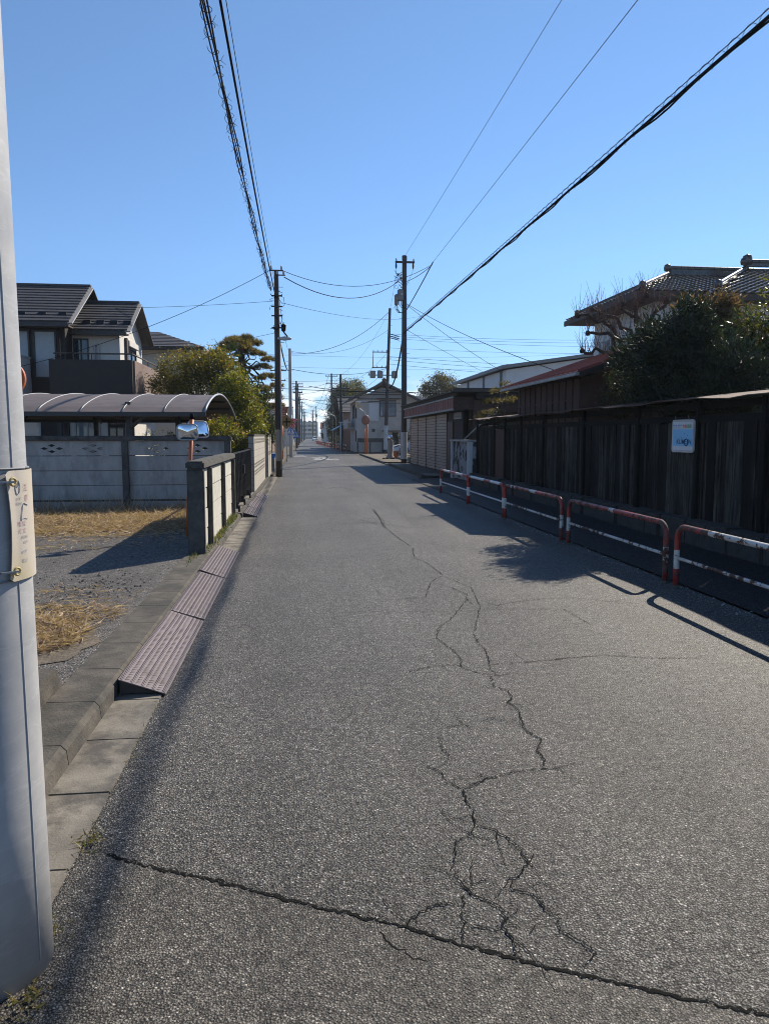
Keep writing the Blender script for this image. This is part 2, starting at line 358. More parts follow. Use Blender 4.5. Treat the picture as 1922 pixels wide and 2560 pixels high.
M['weed'] = leafmat('weed leaf', [(0.0, (0.03, 0.06, 0.012)), (0.6, (0.09, 0.12, 0.03)), (1.0, (0.26, 0.19, 0.08))], 0.6, 0.3)
M['lf_round'] = leafmat('bronze green leaf', [(0.0, (0.032, 0.040, 0.012)), (0.45, (0.11, 0.105, 0.02)), (0.8, (0.25, 0.20, 0.03)), (1.0, (0.33, 0.17, 0.05))], 0.35)
M['lf_yel'] = leafmat('yellow green leaf', [(0.0, (0.035, 0.050, 0.010)), (0.45, (0.13, 0.14, 0.018)), (0.8, (0.30, 0.26, 0.028)), (0.96, (0.42, 0.26, 0.04)), (1.0, (0.5, 0.25, 0.28))], 0.35)
M['lf_dark'] = leafmat('dark evergreen leaf', [(0.0, (0.010, 0.016, 0.007)), (0.7, (0.028, 0.038, 0.012)), (1.0, (0.07, 0.07, 0.02))], 0.4)
M['lf_pine'] = leafmat('pine needle', [(0.0, (0.045, 0.048, 0.018)), (0.5, (0.13, 0.105, 0.035)), (1.0, (0.32, 0.21, 0.08))], 0.5)
M['lf_palm'] = leafmat('palm frond', [(0.0, (0.018, 0.035, 0.014)), (1.0, (0.06, 0.085, 0.03))], 0.4)
M['lf_con'] = leafmat('conifer spray', [(0.0, (0.008, 0.014, 0.008)), (0.7, (0.024, 0.037, 0.016)), (1.0, (0.06, 0.07, 0.03))], 0.6, 0.15)
M['lf_brown'] = leafmat('browned conifer', [(0.0, (0.03, 0.028, 0.015)), (0.5, (0.12, 0.075, 0.042)), (1.0, (0.24, 0.14, 0.08))], 0.6, 0.3)
M['lf_long'] = leafmat('oleander leaf', [(0.0, (0.010, 0.018, 0.008)), (0.8, (0.032, 0.050, 0.018)), (1.0, (0.08, 0.10, 0.03))], 0.32)
M['lf_box'] = leafmat('small glossy leaf', [(0.0, (0.014, 0.020, 0.008)), (0.7, (0.05, 0.052, 0.014)), (1.0, (0.16, 0.12, 0.03))], 0.3)
M['lf_bamboo'] = leafmat('bamboo leaf', [(0.0, (0.035, 0.038, 0.016)), (0.6, (0.10, 0.10, 0.035)), (1.0, (0.20, 0.17, 0.06))], 0.5)
M['lf_winter'] = leafmat('dull winter foliage', [(0.0, (0.05, 0.045, 0.024)), (1.0, (0.15, 0.125, 0.06))], 0.6)

# ------------------------------------------------------------------ geometry helpers for foliage, wires, text
class Leaves:
    def __init__(s): s.v = []; s.f = []; s.r = []; s.n = 0
    def put(s, V, F, r):
        s.v.append(V); s.f.append(F + s.n); s.n += len(V); s.r.append(r)
    def leaves(s, P, size, aspect=0.45, up=0.3, fold=0.25, rbase=None, droop=None, out=None):
        n = len(P)
        d = RNG.normal(size=(n, 3)); d[:, 2] += up
        if out is not None: d += out * 1.2
        if droop is not None: d[:, 2] += droop
        d /= np.linalg.norm(d, axis=1)[:, None]
        w = np.cross(d, RNG.normal(size=(n, 3))); w /= np.linalg.norm(w, axis=1)[:, None]
        nn = np.cross(d, w); L = (size * RNG.uniform(0.65, 1.3, n))[:, None]; W = L * aspect
        a = P; b = P + d * L * 0.5 + w * W * 0.5 + nn * W * fold; c = P + d * L; e = P + d * L * 0.5 - w * W * 0.5 + nn * W * fold
        V = np.stack([a, b, c, e], 1).reshape(-1, 3)
        i = np.arange(n) * 4; F = np.stack([np.stack([i, i + 1, i + 2], 1), np.stack([i, i + 2, i + 3], 1)], 1).reshape(-1, 3)
        r = RNG.uniform(0, 1, n) if rbase is None else np.clip(rbase + RNG.normal(0, 0.13, n), 0, 1)
        s.put(V, F, np.repeat(r, 2))
    def blades(s, P, D, length, width, r):
        n = len(P); D = D / np.linalg.norm(D, axis=1)[:, None]
        w = np.cross(D, RNG.normal(size=(n, 3))); w /= np.linalg.norm(w, axis=1)[:, None]
        L = np.broadcast_to(np.asarray(length, float), (n,))[:, None]
        V = np.stack([P - w * width / 2, P + w * width / 2, P + D * L], 1).reshape(-1, 3)
        F = (np.arange(n) * 3)[:, None] + np.array([[0, 1, 2]]); s.put(V, F, r)
    def build(s, name, mat, parent=None, origin=None):
        V = np.concatenate(s.v); F = np.concatenate(s.f); r = np.concatenate(s.r)
        o = wloc(parent) if parent else Vector(origin or (0, 0, 0))
        V = V - np.array(o)
        me = bpy.data.meshes.new(name)
        me.vertices.add(len(V)); me.vertices.foreach_set('co', V.astype(np.float32).ravel())
        me.loops.add(F.size); me.loops.foreach_set('vertex_index', F.astype(np.int32).ravel())
        me.polygons.add(len(F)); me.polygons.foreach_set('loop_start', (np.arange(len(F)) * 3).astype(np.int32))
        me.update(calc_edges=True); me.validate()
        me.materials.append(mat)
        at = me.attributes.new('rnd', 'FLOAT', 'FACE'); at.data.foreach_set('value', r.astype(np.float32))
        ob = bpy.data.objects.new(name, me); COL.objects.link(ob)
        if parent: ob.parent = parent
        else: ob.location = o
        return ob
def shell_pts(c, r, n, inner=0.55, flat=1.0):
    d = RNG.normal(size=(n, 3)); d /= np.linalg.norm(d, axis=1)[:, None]
    k = RNG.uniform(inner, 1.0, n) ** 0.7
    return np.array(c) + d * k[:, None] * np.array(r), d
def crown(lv, blobs, clumps, per, spread, size, aspect=0.45, up=0.3, inner=0.55, bias=0.0):
    # leaves in uneven clumps spread through the volume of each blob
    for c, r in blobs:
        r = np.array(r if hasattr(r, '__len__') else (r, r, r), float)
        vol = max(0.12, float(np.prod(r)) ** (2 / 3)); nc = max(6, int(clumps * vol))
        C, d = shell_pts(c, r, nc, inner)
        base = RNG.uniform(0.0, 0.75, nc) + bias
        k = RNG.integers(int(per * 0.4), int(per * 1.5), nc)
        P = np.repeat(C, k, 0) + RNG.normal(size=(k.sum(), 3)) * spread * np.repeat(RNG.uniform(0.6, 1.3, nc), k)[:, None]
        # leaves higher in each clump take a lighter tint
        lv.leaves(P, size, aspect, up, rbase=np.repeat(base, k) + 0.25 * (P[:, 2] - np.repeat(C[:, 2], k)) / spread * 0.3, out=np.repeat(d, k, 0))
def limb(mb, a, b, r0, r1, wob=0.08, n=6, sides=7):
    a, b = np.array(a, float), np.array(b, float); L = np.linalg.norm(b - a)
    pts = [a + (b - a) * t + (RNG.normal(size=3) * wob * L * math.sin(math.pi * t) if 0 < t < 1 else 0) for t in np.linspace(0, 1, n)]
    mb.tube(pts, list(np.linspace(r0, r1, n)), sides); return pts
def tree(name, label, cat, base, trunk, branches, leafbuild, leafmat_, bark='bark', group=None, crownname='crown'):
    t = thing(name, label, cat, base, group)
    mb = MB(); limb(mb, base, trunk[0], trunk[1], trunk[2], 0.05, 7, 9)
    for (a, b, r0, r1) in branches: limb(mb, a, b, r0, r1)
    mb.build('trunk', M[bark], t, smooth='all')
    lv = Leaves(); leafbuild(lv); lv.build(crownname, M[leafmat_], t)
    return t
def catenary(a, b, sag, n=14):
    a, b = Vector(a), Vector(b)
    return [a.lerp(b, t) - Vector((0, 0, sag * 4 * t * (1 - t))) for t in [i / n for i in range(n + 1)]]
def wire(a, b, sag, r, label, name='overhead_wire', cat='wire', mat='wire', group=None, n=16):
    return MB().tube(catenary(a, b, sag, n), r, 6).single(name, M[mat], label, cat, group, smooth='all')
def text_mesh(body, size, mat, name, parent, xf, align='CENTER', depth=0.0, sx=1.0, bold=0.0):
    cu = bpy.data.curves.new('t', 'FONT'); cu.body = body; cu.size = size; cu.align_x = align; cu.align_y = 'CENTER'; cu.extrude = depth; cu.offset = bold
    ob = bpy.data.objects.new('t', cu); COL.objects.link(ob)
    dg = bpy.context.evaluated_depsgraph_get(); me = bpy.data.meshes.new_from_object(ob.evaluated_get(dg)); me.name = name
    bpy.data.objects.remove(ob); o = wloc(parent)
    for v in me.vertices:
        p = Vector(xf(v.co.x * sx, v.co.y, v.co.z)); v.co = p - o
    me.materials.clear(); me.materials.append(mat)
    n = bpy.data.objects.new(name, me); COL.objects.link(n); n.parent = parent
    return n
def holed_board(outline, holes, t, xf, name, mat, parent):
    cu = bpy.data.curves.new('h', 'CURVE'); cu.dimensions = '2D'; cu.fill_mode = 'BOTH'; cu.extrude = t / 2
    for poly in [outline] + holes:
        s = cu.splines.new('POLY'); s.points.add(len(poly) - 1); s.use_cyclic_u = True
        for p, q in zip(s.points, poly): p.co = (q[0], q[1], 0, 1)
    ob = bpy.data.objects.new('h', cu); COL.objects.link(ob)
    dg = bpy.context.evaluated_depsgraph_get(); me = bpy.data.meshes.new_from_object(ob.evaluated_get(dg)); me.name = name
    bpy.data.objects.remove(ob); o = wloc(parent)
    for v in me.vertices: v.co = Vector(xf(v.co.x, v.co.y, v.co.z)) - o
    me.materials.clear(); me.materials.append(mat)
    n = bpy.data.objects.new(name, me); COL.objects.link(n); n.parent = parent
    return n
def shingles(mb, e0, e1, r1, r0, n, lift=0.035, m=0):
    # overlapping courses from eave (e0-e1) to ridge (r0-r1)
    e0, e1, r1, r0 = map(Vector, (e0, e1, r1, r0)); nn = (e1 - e0).cross(r0 - e0).normalized()
    if nn.z < 0: nn = -nn
    for i in range(n):
        a, b = i / n, (i + 1) / n + 0.15 / n
        b = min(b, 1.0)
        p, q = e0.lerp(r0, a), e1.lerp(r1, a); u, v = e0.lerp(r0, b), e1.lerp(r1, b)
        mb.hexa([p - nn * 0.05, q - nn * 0.05, v - nn * 0.05, u - nn * 0.05, p + nn * lift, q + nn * lift, v + nn * 0.004, u + nn * 0.004], m)

# ------------------------------------------------------------------ the ground, road, gutter, kerb
def bend(y): return max(0.0, y - 60) * 0.0085
g = MB()
g.add([(-2400, -60, -0.06), (2400, -60, -0.06), (2400, 3000, -0.06), (-2400, 3000, -0.06)], [(0, 1, 2, 3)])
g.struct('ground', M['terrain'])
rd = MB()
def strip(mb, rows, z):
    b = len(mb.v)
    for (y, x0, x1) in rows: mb.v += [(x0, y, z), (x1, y, z)]
    for i in range(len(rows) - 1):
        mb.f.append((b + 2 * i, b + 2 * i + 1, b + 2 * i + 3, b + 2 * i + 2)); mb.m.append(0)
rows = [(-6, -0.86, 4.06), (26.5, -0.9, 4.06), (28.5, -0.9, 4.7), (33, -0.9, 4.72), (63, -0.85, 5.05)]
strip(rd, rows, 0.0)
strip(rd, [(63, -60, 60), (71, -60, 60)], 0.0)
strip(rd, [(71, -0.7, 4.5)] + [(y, -0.7 + bend(y), 4.5 - min(1.4, (y - 71) * 0.014) + bend(y)) for y in range(80, 460, 20)], 0.0)
rd.struct('road', M['asphalt'])
# resurfaced patch in front of the camera, its edge is the long seam
SEAM = [(-1.0, 2.84), (-0.75, 2.79), (-0.52, 2.66), (-0.35, 2.59), (-0.13, 2.47), (0.06, 2.37), (0.3, 2.26), (0.52, 2.12), (0.75, 2.0), (1.0, 1.885), (1.27, 1.76), (1.7, 1.56), (2.4, 1.25)]
pt = MB(); k = len(SEAM)
pt.v = [(max(x, -0.85), y, 0.004) for x, y in SEAM] + [(2.4, -6, 0.004), (-0.85, -6, 0.004)]
pt.f = [tuple(range(k + 2))]; pt.m = [0]
pt.struct('road_patch', M['asphalt2'])
for i, (x0, x1, y0, y1) in enumerate(((0.5, 2.9, 33.2, 38.5), (1.2, 4.4, 44, 50), (2.2, 3.6, 57, 61))):
    MB().add([(x0, y0, 0.004), (x1, y0 + 0.1, 0.004), (x1 + 0.1, y1, 0.004), (x0 - 0.05, y1, 0.004)], [(0, 1, 2, 3)]).struct('road_patch', M['asphalt2'])
# cracks: flat strips, the recess shade put into their near-black colour
def Gz(zx, zy):
    return (zx, zy)
CR = [  # (half width m, ground points)
(0.0032, [(1.6, 10.45), (1.49, 9.51), (1.58, 9.18), (1.62, 8.51), (1.62, 8.26)]),
(0.0032, [(1.42, 7.91), (1.59, 7.57), (1.67, 7.23), (1.62, 7.04), (1.62, 6.81), (1.83, 6.72), (2.11, 6.87), (2.39, 6.95), (2.67, 6.98), (2.97, 6.77), (3.26, 6.62)]),
(0.0024, [(0.17, 6.59), (0.49, 6.61), (0.78, 6.57), (1.23, 6.55), (1.79, 6.56), (2.42, 6.51)]),
(0.0024, [(0.84, 7.07), (1.23, 7.15), (1.42, 7.91)]),
(0.0024, [(2.42, 6.51), (2.42, 6.38), (2.44, 6.04), (2.45, 5.94)]),
(0.0032, [(1.06, 5.71), (1.12, 5.33), (1.14, 5.12), (1.1, 4.93), (1.15, 4.81), (1.27, 4.71), (1.31, 4.68)]),
(0.0032, [(1.39, 5.76), (1.36, 5.52), (1.37, 5.3), (1.34, 5.1), (1.28, 4.82)]),
(0.0024, [(0.7, 4.83), (0.91, 4.96), (1.13, 4.96)]),
(0.0032, [(1.32, 4.96), (1.58, 4.97), (1.79, 5.01), (1.95, 5.06)]),
(0.0024, [(2.2, 5.07), (2.54, 4.96), (2.85, 4.92)]),
(0.0024, [(1.06, 5.67), (1.15, 6.0), (1.28, 6.21)]),
(0.0048, [(1.25, 4.71), (1.22, 4.5), (1.29, 4.41), (1.28, 4.29), (1.23, 4.21), (1.26, 4.09), (1.23, 3.93)]),
(0.0056, [(1.23, 3.93), (1.21, 3.79), (1.25, 3.64), (1.19, 3.53), (1.19, 3.42), (1.15, 3.32)]),
(0.0032, [(1.15, 3.32), (1.06, 3.31), (0.96, 3.29)]),
(0.0048, [(0.96, 3.29), (0.84, 3.24), (0.72, 3.15)]),
(0.0056, [(0.72, 3.15), (0.71, 3.04), (0.72, 2.94), (0.7, 2.85)]),
(0.0040, [(0.7, 2.85), (0.78, 2.79), (0.82, 2.7), (0.83, 2.61), (0.83, 2.54), (0.78, 2.48), (0.74, 2.47), (0.73, 2.4), (0.79, 2.37), (0.81, 2.3), (0.84, 2.24), (0.82, 2.17), (0.86, 2.12), (0.9, 2.06), (0.85, 2.02), (0.83, 1.99)]),
(0.0032, [(0.6, 3.41), (0.65, 3.35), (0.66, 3.26), (0.72, 3.15)]),
(0.0024, [(0.72, 3.76), (0.71, 3.59), (0.73, 3.52), (0.68, 3.4)]),
(0.0024, [(0.79, 3.88), (0.89, 3.89), (0.93, 3.86)]),
(0.0024, [(1.23, 3.32), (1.15, 3.31)]),
(0.0032, [(0.7, 2.85), (0.67, 2.77), (0.6, 2.74), (0.57, 2.62), (0.54, 2.54)]),
(0.0048, [(0.54, 2.54), (0.57, 2.43), (0.58, 2.39), (0.65, 2.33), (0.67, 2.29), (0.64, 2.21), (0.66, 2.15), (0.64, 2.07)]),
(0.0024, [(0.67, 2.77), (0.75, 2.73)]),
(0.0024, [(0.59, 2.45), (0.65, 2.46)]),
(0.0024, [(0.82, 3.31), (0.84, 3.28), (0.89, 3.26)]),
(0.0048, [(0.32, 2.22), (0.34, 2.27), (0.39, 2.32), (0.45, 2.35), (0.52, 2.35)]),
(0.0032, [(0.55, 2.23), (0.61, 2.2), (0.64, 2.21)]),
(0.0024, [(0.55, 2.39), (0.5, 2.17), (0.48, 2.12)]),
(0.0040, [(0.24, 2.23), (0.27, 2.16), (0.32, 2.11), (0.37, 2.08)]),
(0.0024, [(0.43, 2.5), (0.48, 2.51)]),
(0.0024, [(1.63, 16.29), (1.57, 14.87), (1.57, 13.9), (1.48, 12.86), (1.53, 11.46), (1.6, 10.45)]),
(0.0024, [(1.62, 8.26), (1.52, 8.11), (1.42, 7.91)]),
(0.0024, [(1.63, 7.04), (1.45, 6.6), (1.28, 6.21)]),
(0.0024, [(1.62, 8.26), (1.79, 7.55), (1.67, 6.69), (1.39, 5.76)]),
(0.0024, [(1.28, 4.82), (1.3, 4.76), (1.31, 4.68)]),
(0.0024, [(1.48, 12.86), (1.19, 13.95), (0.89, 14.07)]),
(0.0024, [(1.48, 12.86), (1.89, 12.7), (2.35, 12.88)]),
(0.0024, [(1.79, 5.01), (2.01, 5.05), (2.2, 5.07)]),
(0.0024, [(1.23, 3.93), (1.15, 3.9), (1.08, 3.98), (1.01, 3.95)]),
(0.0024, [(1.15, 3.32), (1.23, 3.32), (1.33, 3.36)]),
(0.0100, [(1.58, 16.12), (1.54, 14.27), (1.46, 12.81)]),
(0.0100, [(0.77, 13.44), (1.3, 13.67), (1.87, 12.76)]),
(0.0100, [(0.72, 22.18), (1.2, 23.35), (1.65, 21.69)]),
(0.0100, [(-0.5, 21.22), (0.69, 21.43), (2.25, 20.9)])

]
def jag(pts, amp, rnd):
    out_ = [pts[0]]
    for a, b in zip(pts, pts[1:]):
        n = max(2, int(math.dist(a, b) / 0.014)); n = min(n, 30)
        dx, dy = b[0] - a[0], b[1] - a[1]; L = math.hypot(dx, dy) or 1
        for i in range(1, n + 1):
            t = i / n; o = rnd.gauss(0, amp) if i < n else 0
            out_.append((a[0] + dx * t - dy / L * o, a[1] + dy * t + dx / L * o))
    return out_
rr = random.Random(3)
cm = MB()
def crackstrip(mb, pts, w, z, rnd, taper=True):
    n = len(pts); b = len(mb.v)
    for i, (x, y) in enumerate(pts):
        a = pts[max(i - 1, 0)]; c = pts[min(i + 1, n - 1)]
        dx, dy = c[0] - a[0], c[1] - a[1]; L = math.hypot(dx, dy) or 1
        ww = w * (0.62 + 0.6 * rnd.random() ** 2 + 0.2 * math.sin(i * .37 + b)) * (min(1, 16 * (i + 1) / n, 16 * (n - i) / n) if taper else 1)
        mb.v += [(x - dy / L * ww, y + dx / L * ww, z), (x + dy / L * ww, y - dx / L * ww, z)]
    for i in range(n - 1):
        mb.f.append((b + 2 * i, b + 2 * i + 1, b + 2 * i + 3, b + 2 * i + 2)); mb.m.append(0)
for w, pts in CR:
    crackstrip(cm, jag(pts, 0.0045, rr), 0.0009 + w * 0.46 + 0.00026 * max(0, sum(p_[1] for p_ in pts) / len(pts) - 2.6), 0.0045 + rr.uniform(0, 0.0003), rr)
crackstrip(cm, jag([(x, y) for x, y in SEAM[1:]], 0.005, rr), 0.0070, 0.0062, rr, False)
for (y, x0, x1) in ((33.1, -0.8, 3.0), (29.6, -0.8, 4.0), (38.6, 0.4, 4.6), (43.9, -0.8, 4.7), (50.1, 0.5, 4.8)):
    crackstrip(cm, jag([(x0, y), ((x0 + x1) / 2, y + 0.15), (x1, y - 0.1)], 0.03, rr), 0.02, 0.0062, rr)
q9 = random.Random(21)
for w, pts in CR:
    for (x, y) in pts[1:-1]:
        if q9.random() < .55:
            a = q9.uniform(0, 6.28); L_ = q9.uniform(.06, .22); p = [(x, y)]
            for _ in range(3): a += q9.uniform(-.5, .5); p.append((p[-1][0] + L_ / 3 * math.cos(a), p[-1][1] + L_ / 3 * math.sin(a) * 1.2))
            crackstrip(cm, jag(p, .003, rr), .0016, 0.0043, rr)
cm.struct('road_crack', M['crack'])
# worn stop lettering and lines painted at the crossing
pm = MB()
for (x, y, w, h) in ((1.0, 50.0, .55, .5), (1.75, 50.3, .5, .45), (0.9, 51.4, .6, .4), (1.6, 51.8, .4, .6), (2.2, 51.2, .5, .4), (1.1, 53.0, .4, .45), (1.65, 53.3, .5, .4), (2.25, 49.5, .4, .4), (0.9, 54.6, 1.0, .3), (1.5, 55.8, .8, .35), (-.4, 58, .9, .35), (-.35, 60.5, .7, .35)):
    pm.add([(x, y, 0.009), (x + w, y, 0.009), (x + w, y + h * 1.6, 0.009), (x, y + h * 1.6, 0.009)], [(0, 1, 2, 3)])
pm.struct('road_marking', M['paint'])
# gutter slabs and kerb
gt = MB()
for i in range(60):
    y0 = -2.1 + i * 0.6
    if y0 < 29.2: gt.box(-1.16, -0.862, y0, y0 + 0.594, -0.05, 0.010 + random.uniform(-.001, .002))
gt.struct('gutter', M['conc'], bevel=0.004)
MB().box(-1.16, -0.866, -2.2, 30, -0.055, -0.004).struct('gutter_bed', M['crack'])
kb = MB()
for i in range(30):
    y0 = -2.4 + i * 0.6
    if y0 < 14.4: kb.prism([(-1.42, -0.05), (-1.12, -0.05), (-1.135, 0.085), (-1.16, 0.112), (-1.42, 0.118)], 'y', y0, y0 + 0.592)
kb.struct('kerb', M['kerb'])
kb = MB()
for i in range(24):
    y0 = 14.6 + i * 0.62
    kb.box(-1.22, -1.12, y0, y0 + 0.612, -0.05, 0.10)
kb.struct('kerb', M['kerb'], bevel=0.01)
MB().add([(-1.22, 14.4, 0.094), (-1.22, 30, 0.094), (-3.2, 30, 0.094), (-3.2, 14.4, 0.094)], [(3, 2, 1, 0)]).struct('pavement', M['conc'])
# vacant lot on the left: gravel, bare soil
MB().add([(-14, -4, 0.03), (-1.4, -4, 0.1), (-1.4, 16.2, 0.1), (-14, 16.2, -0.02)], [(0, 1, 2, 3)]).struct('gravel_lot', M['gravel'])
def blob2d(c, rx, ry, z, n=40, seed=1):
    q = random.Random(seed); f = [q.uniform(0.8, 1.2) for _ in range(n)]
    return [(c[0] + rx * math.cos(2 * math.pi * i / n) * (f[i] + f[i - 1]) / 2, c[1] + ry * math.sin(2 * math.pi * i / n) * (f[i] + f[i - 1]) / 2, z) for i in range(n)]
def lotz(x, y):  # height of the sloping lot surface
    t = (x + 14) / 12.6; return (0.03 + (-0.05) * (y + 4) / 20.2) * (1 - t) + 0.1 * t
for c, rx, ry, sd in (((-3.9, 13.6), 2.6, 2.0, 3), ((-2.3, 5.6), 0.85, 0.75, 4)):
    p = [(x, y, lotz(x, y) + 0.006) for x, y, _ in blob2d(c, rx, ry, 0, 44, sd) if x < -1.43]
    mb = MB(); mb.v = p; mb.f = [tuple(range(len(p)))]; mb.m = [0]; mb.struct('bare_soil', M['soil'])
# right-hand pavement, kerb line and gravel corner
MB().add([(4.06, -6, 0.02), (6.4, -6, 0.02), (6.4, 28.5, 0.02), (4.06, 27, 0.02)], [(0, 1, 2, 3)]).struct('pavement', M['walk'])
MB().add([(4.7, 28.5, 0.03), (6.4, 28.5, 0.03), (6.4, 43, 0.03), (4.85, 43, 0.03), (4.74, 33, 0.03)], [(0, 1, 2, 3, 4)]).struct('pavement', M['walk'])
kb = MB()
for i in range(58):
    y0 = 28.4 + i * 0.6; x = 4.68 + max(0, y0 - 28) * 0.0115
    if y0 < 62.8 and not 40.2 < y0 < 42.5: kb.box(x, x + 0.14, y0, y0 + 0.592, -0.05, 0.11)
kb.struct('kerb', M['kerb'], bevel=0.012)
MB().add([(5.0, 43, 0.09), (16, 43, 0.09), (16, 62.6, 0.09), (5.2, 62.6, 0.09)], [(0, 1, 2, 3)]).struct('gravel_lot', M['soil'])
MB().add([(-12, 30.2, 0.05), (-1.0, 30.2, 0.05), (-1.0, 62.5, 0.05), (-12, 62.5, 0.05)], [(0, 1, 2, 3)]).struct('bare_soil', M['soil'])
st = MB()
q = random.Random(5)
def pebble(mb, x, y, z, r):
    v = [(x + r * math.cos(a) * q.uniform(.6, 1.2), y + r * math.sin(a) * q.uniform(.6, 1.2), z) for a in (0, 1.2, 2.4, 3.7, 5)]
    v += [(x + (a - x) * .5, y + (b - y) * .5, z + r * q.uniform(.5, .9)) for a, b, _ in v]
    mb.add(v, [(i, (i + 1) % 5, 5 + (i + 1) % 5, 5 + i) for i in range(5)] + [(5, 6, 7, 8, 9)])
for _ in range(500):
    x = q.uniform(-4.6, -1.45); y = q.uniform(5.6, 12)
    pebble(st, x, y, lotz(x, y) + 0.002, abs(q.gauss(0, 0.006)) + 0.004)
for _ in range(260):
    x = q.gauss(-2.1, 0.3); y = q.gauss(7.6, 0.5)
    if x < -1.45: pebble(st, x, y, lotz(x, y) + 0.002, q.uniform(0.006, 0.018))
st.stuff('loose_stones', M['gravel'], 'loose grey stones scattered over the gravel lot', 'stones')
st = MB()
for _ in range(500):
    y = q.uniform(2, 27); pebble(st, 3.98 + q.gauss(0, 0.07), y, 0.004, q.uniform(0.004, 0.014))
st.stuff('roadside_grit', M['trimgrey'], 'pale grit collected under the guard rails', 'grit')

gm = MB(); q = random.Random(17)
for a, b in zip(SEAM[1:], SEAM[2:]):
    for _ in range(46):
        u = q.random(); pebble(gm, a[0] + (b[0] - a[0]) * u + q.gauss(0, .012), a[1] + (b[1] - a[1]) * u + q.gauss(0, .012) + .004, 0.0045, q.uniform(.0015, .0042))
for w, pts in CR:
    if sum(p_[1] for p_ in pts) / len(pts) > 6: continue
    for a, b in zip(pts, pts[1:]):
        for _ in range(int(math.dist(a, b) * 70)):
            u = q.random(); pebble(gm, a[0] + (b[0] - a[0]) * u + q.gauss(0, .010), a[1] + (b[1] - a[1]) * u + q.gauss(0, .010), 0.001, q.uniform(.0015, .0038))
gm.stuff('crack_grit', M['asphalt2'], 'loose stone crumbs along the road seam and cracks', 'grit')
# ------------------------------------------------------------------ dry grass and weeds
lv = Leaves()
def straw(cx, cy, rx, ry, n, h, flat):
    a = RNG.uniform(0, 2 * math.pi, n); k = np.sqrt(RNG.uniform(0, 1, n))
    x = cx + rx * k * np.cos(a); y = cy + ry * k * np.sin(a); ok = (x < -1.5) & (y < 15.85); x, y = x[ok], y[ok]; n = len(x)
    z = np.array([lotz(i, j) for i, j in zip(x, y)]) + RNG.uniform(0, 0.05, n)
    D = RNG.normal(size=(n, 3)); D[:, 2] = np.abs(D[:, 2]) * flat
    lv.blades(np.stack([x, y, z], 1), D, RNG.uniform(0.5, 1.3, n) * h, 0.010, np.clip(RNG.normal(0.5, 0.25, n), 0, 1))
straw(-3.9, 13.5, 2.6, 1.6, 13000, 0.20, 0.22); straw(-2.6, 13.6, 1.1, 1.7, 5000, 0.2, 0.22); straw(-3.4, 12.2, 2.2, 0.9, 2500, 0.16, 0.2); straw(-4.2, 15.4, 2.8, 0.4, 1200, 0.42, 1.6)
straw(-3.4, 11.0, 2.2, 1.0, 700, 0.13, 0.15); straw(-3.6, 14.6, 3.4, 1.2, 3500, 0.2, 0.25); straw(-2.3, 6.6, 0.9, 1.0, 350, 0.12, 0.15)
straw(-2.35, 5.6, 0.75, 0.6, 3400, 0.17, 0.35); straw(-2.0, 6.3, 0.5, 0.4, 500, 0.15, 0.3)
o = lv.build('dry_grass', M['straw']); tag(o, 'flattened dry straw coloured grass on the vacant lot', 'grass', kind='stuff')
lv = Leaves()
for (x, y, n, s) in ((-1.2, 10.0, 60, .03), (-1.2, 11.6, 130, .035), (-1.21, 13.2, 240, .05), (-1.2, 12.9, 120, .035), (-1.19, 10.9, 90, .03), (-1.3, 9.3, 60, .03)):
    P = np.stack([RNG.normal(x, 0.035, n), RNG.normal(y, 0.3, n), np.full(n, 0.118)], 1); D = RNG.normal(size=(n, 3)); D[:, 2] = np.abs(D[:, 2]) + 0.8
    lv.blades(P, D, RNG.uniform(0.5, 1.4, n) * s * 2, 0.014, RNG.uniform(0, 1, n))
for y in np.arange(0.9, 9, 0.12):
    n = int(RNG.integers(0, 7)); P = np.stack([RNG.normal(-0.855, 0.012, n), RNG.normal(y, 0.05, n), np.full(n, 0.008)], 1); D = RNG.normal(size=(n, 3)); D[:, 2] = np.abs(D[:, 2]) * 0.6
    lv.blades(P, D, RNG.uniform(0.01, 0.05, n), 0.004, RNG.uniform(0.6, 1, n))
for (x, y) in ((-0.83, 2.35), (-0.78, 2.05), (-0.84, 2.9)):
    n = 60; P = np.stack([RNG.normal(x, 0.03, n), RNG.normal(y, 0.04, n), np.full(n, 0.008)], 1); D = RNG.normal(size=(n, 3)); D[:, 2] = np.abs(D[:, 2])
    lv.blades(P, D, RNG.uniform(0.01, 0.045, n), 0.008, RNG.uniform(0.7, 1, n))
o = lv.build('kerb_weeds', M['weed']); tag(o, 'green and dry weeds along the kerb and gutter joint', 'weeds', kind='stuff')

# ================================================================== LEFT SIDE
# --- the near utility pole with its wrapped sheet, tin plate and mirror
PX, PY = -0.955, 2.215
t = thing('utility_pole', 'thick pale grey concrete utility pole at the left edge wrapped with a tied plastic plate', 'utility pole', (PX, PY, 0))
def prad(z): return 0.183 - z / 150
mb = MB(); mb.lathe([(prad(z), z) for z in (0.0, 0.5, 1, 2, 3, 5, 8)], 64, (PX, PY, 0)); 
shaft = NT('wrapped pole sheet'); co = shaft.co((1, 1, 1)); wv = shaft.n('ShaderNodeTexNoise', {'Vector': shaft.co((2.2, 2.2, 11), (0.35, 0.2, 0)), 'Scale': 1.6, 'Detail': 5, 'Roughness': 0.5, 'Distortion': 0.25}).outputs[0]
band = shaft.ramp(wv, [(0.485, 0.0), (0.50, 1.0), (0.515, 0.0)])
c = shaft.mix(shaft.math('MULTIPLY', band, 0.22), shaft.ramp(shaft.noise(co, 9, 6), [(0.3, (0.33, 0.335, 0.34)), (0.7, (0.43, 0.425, 0.42))]), (0.62, 0.62, 0.62))
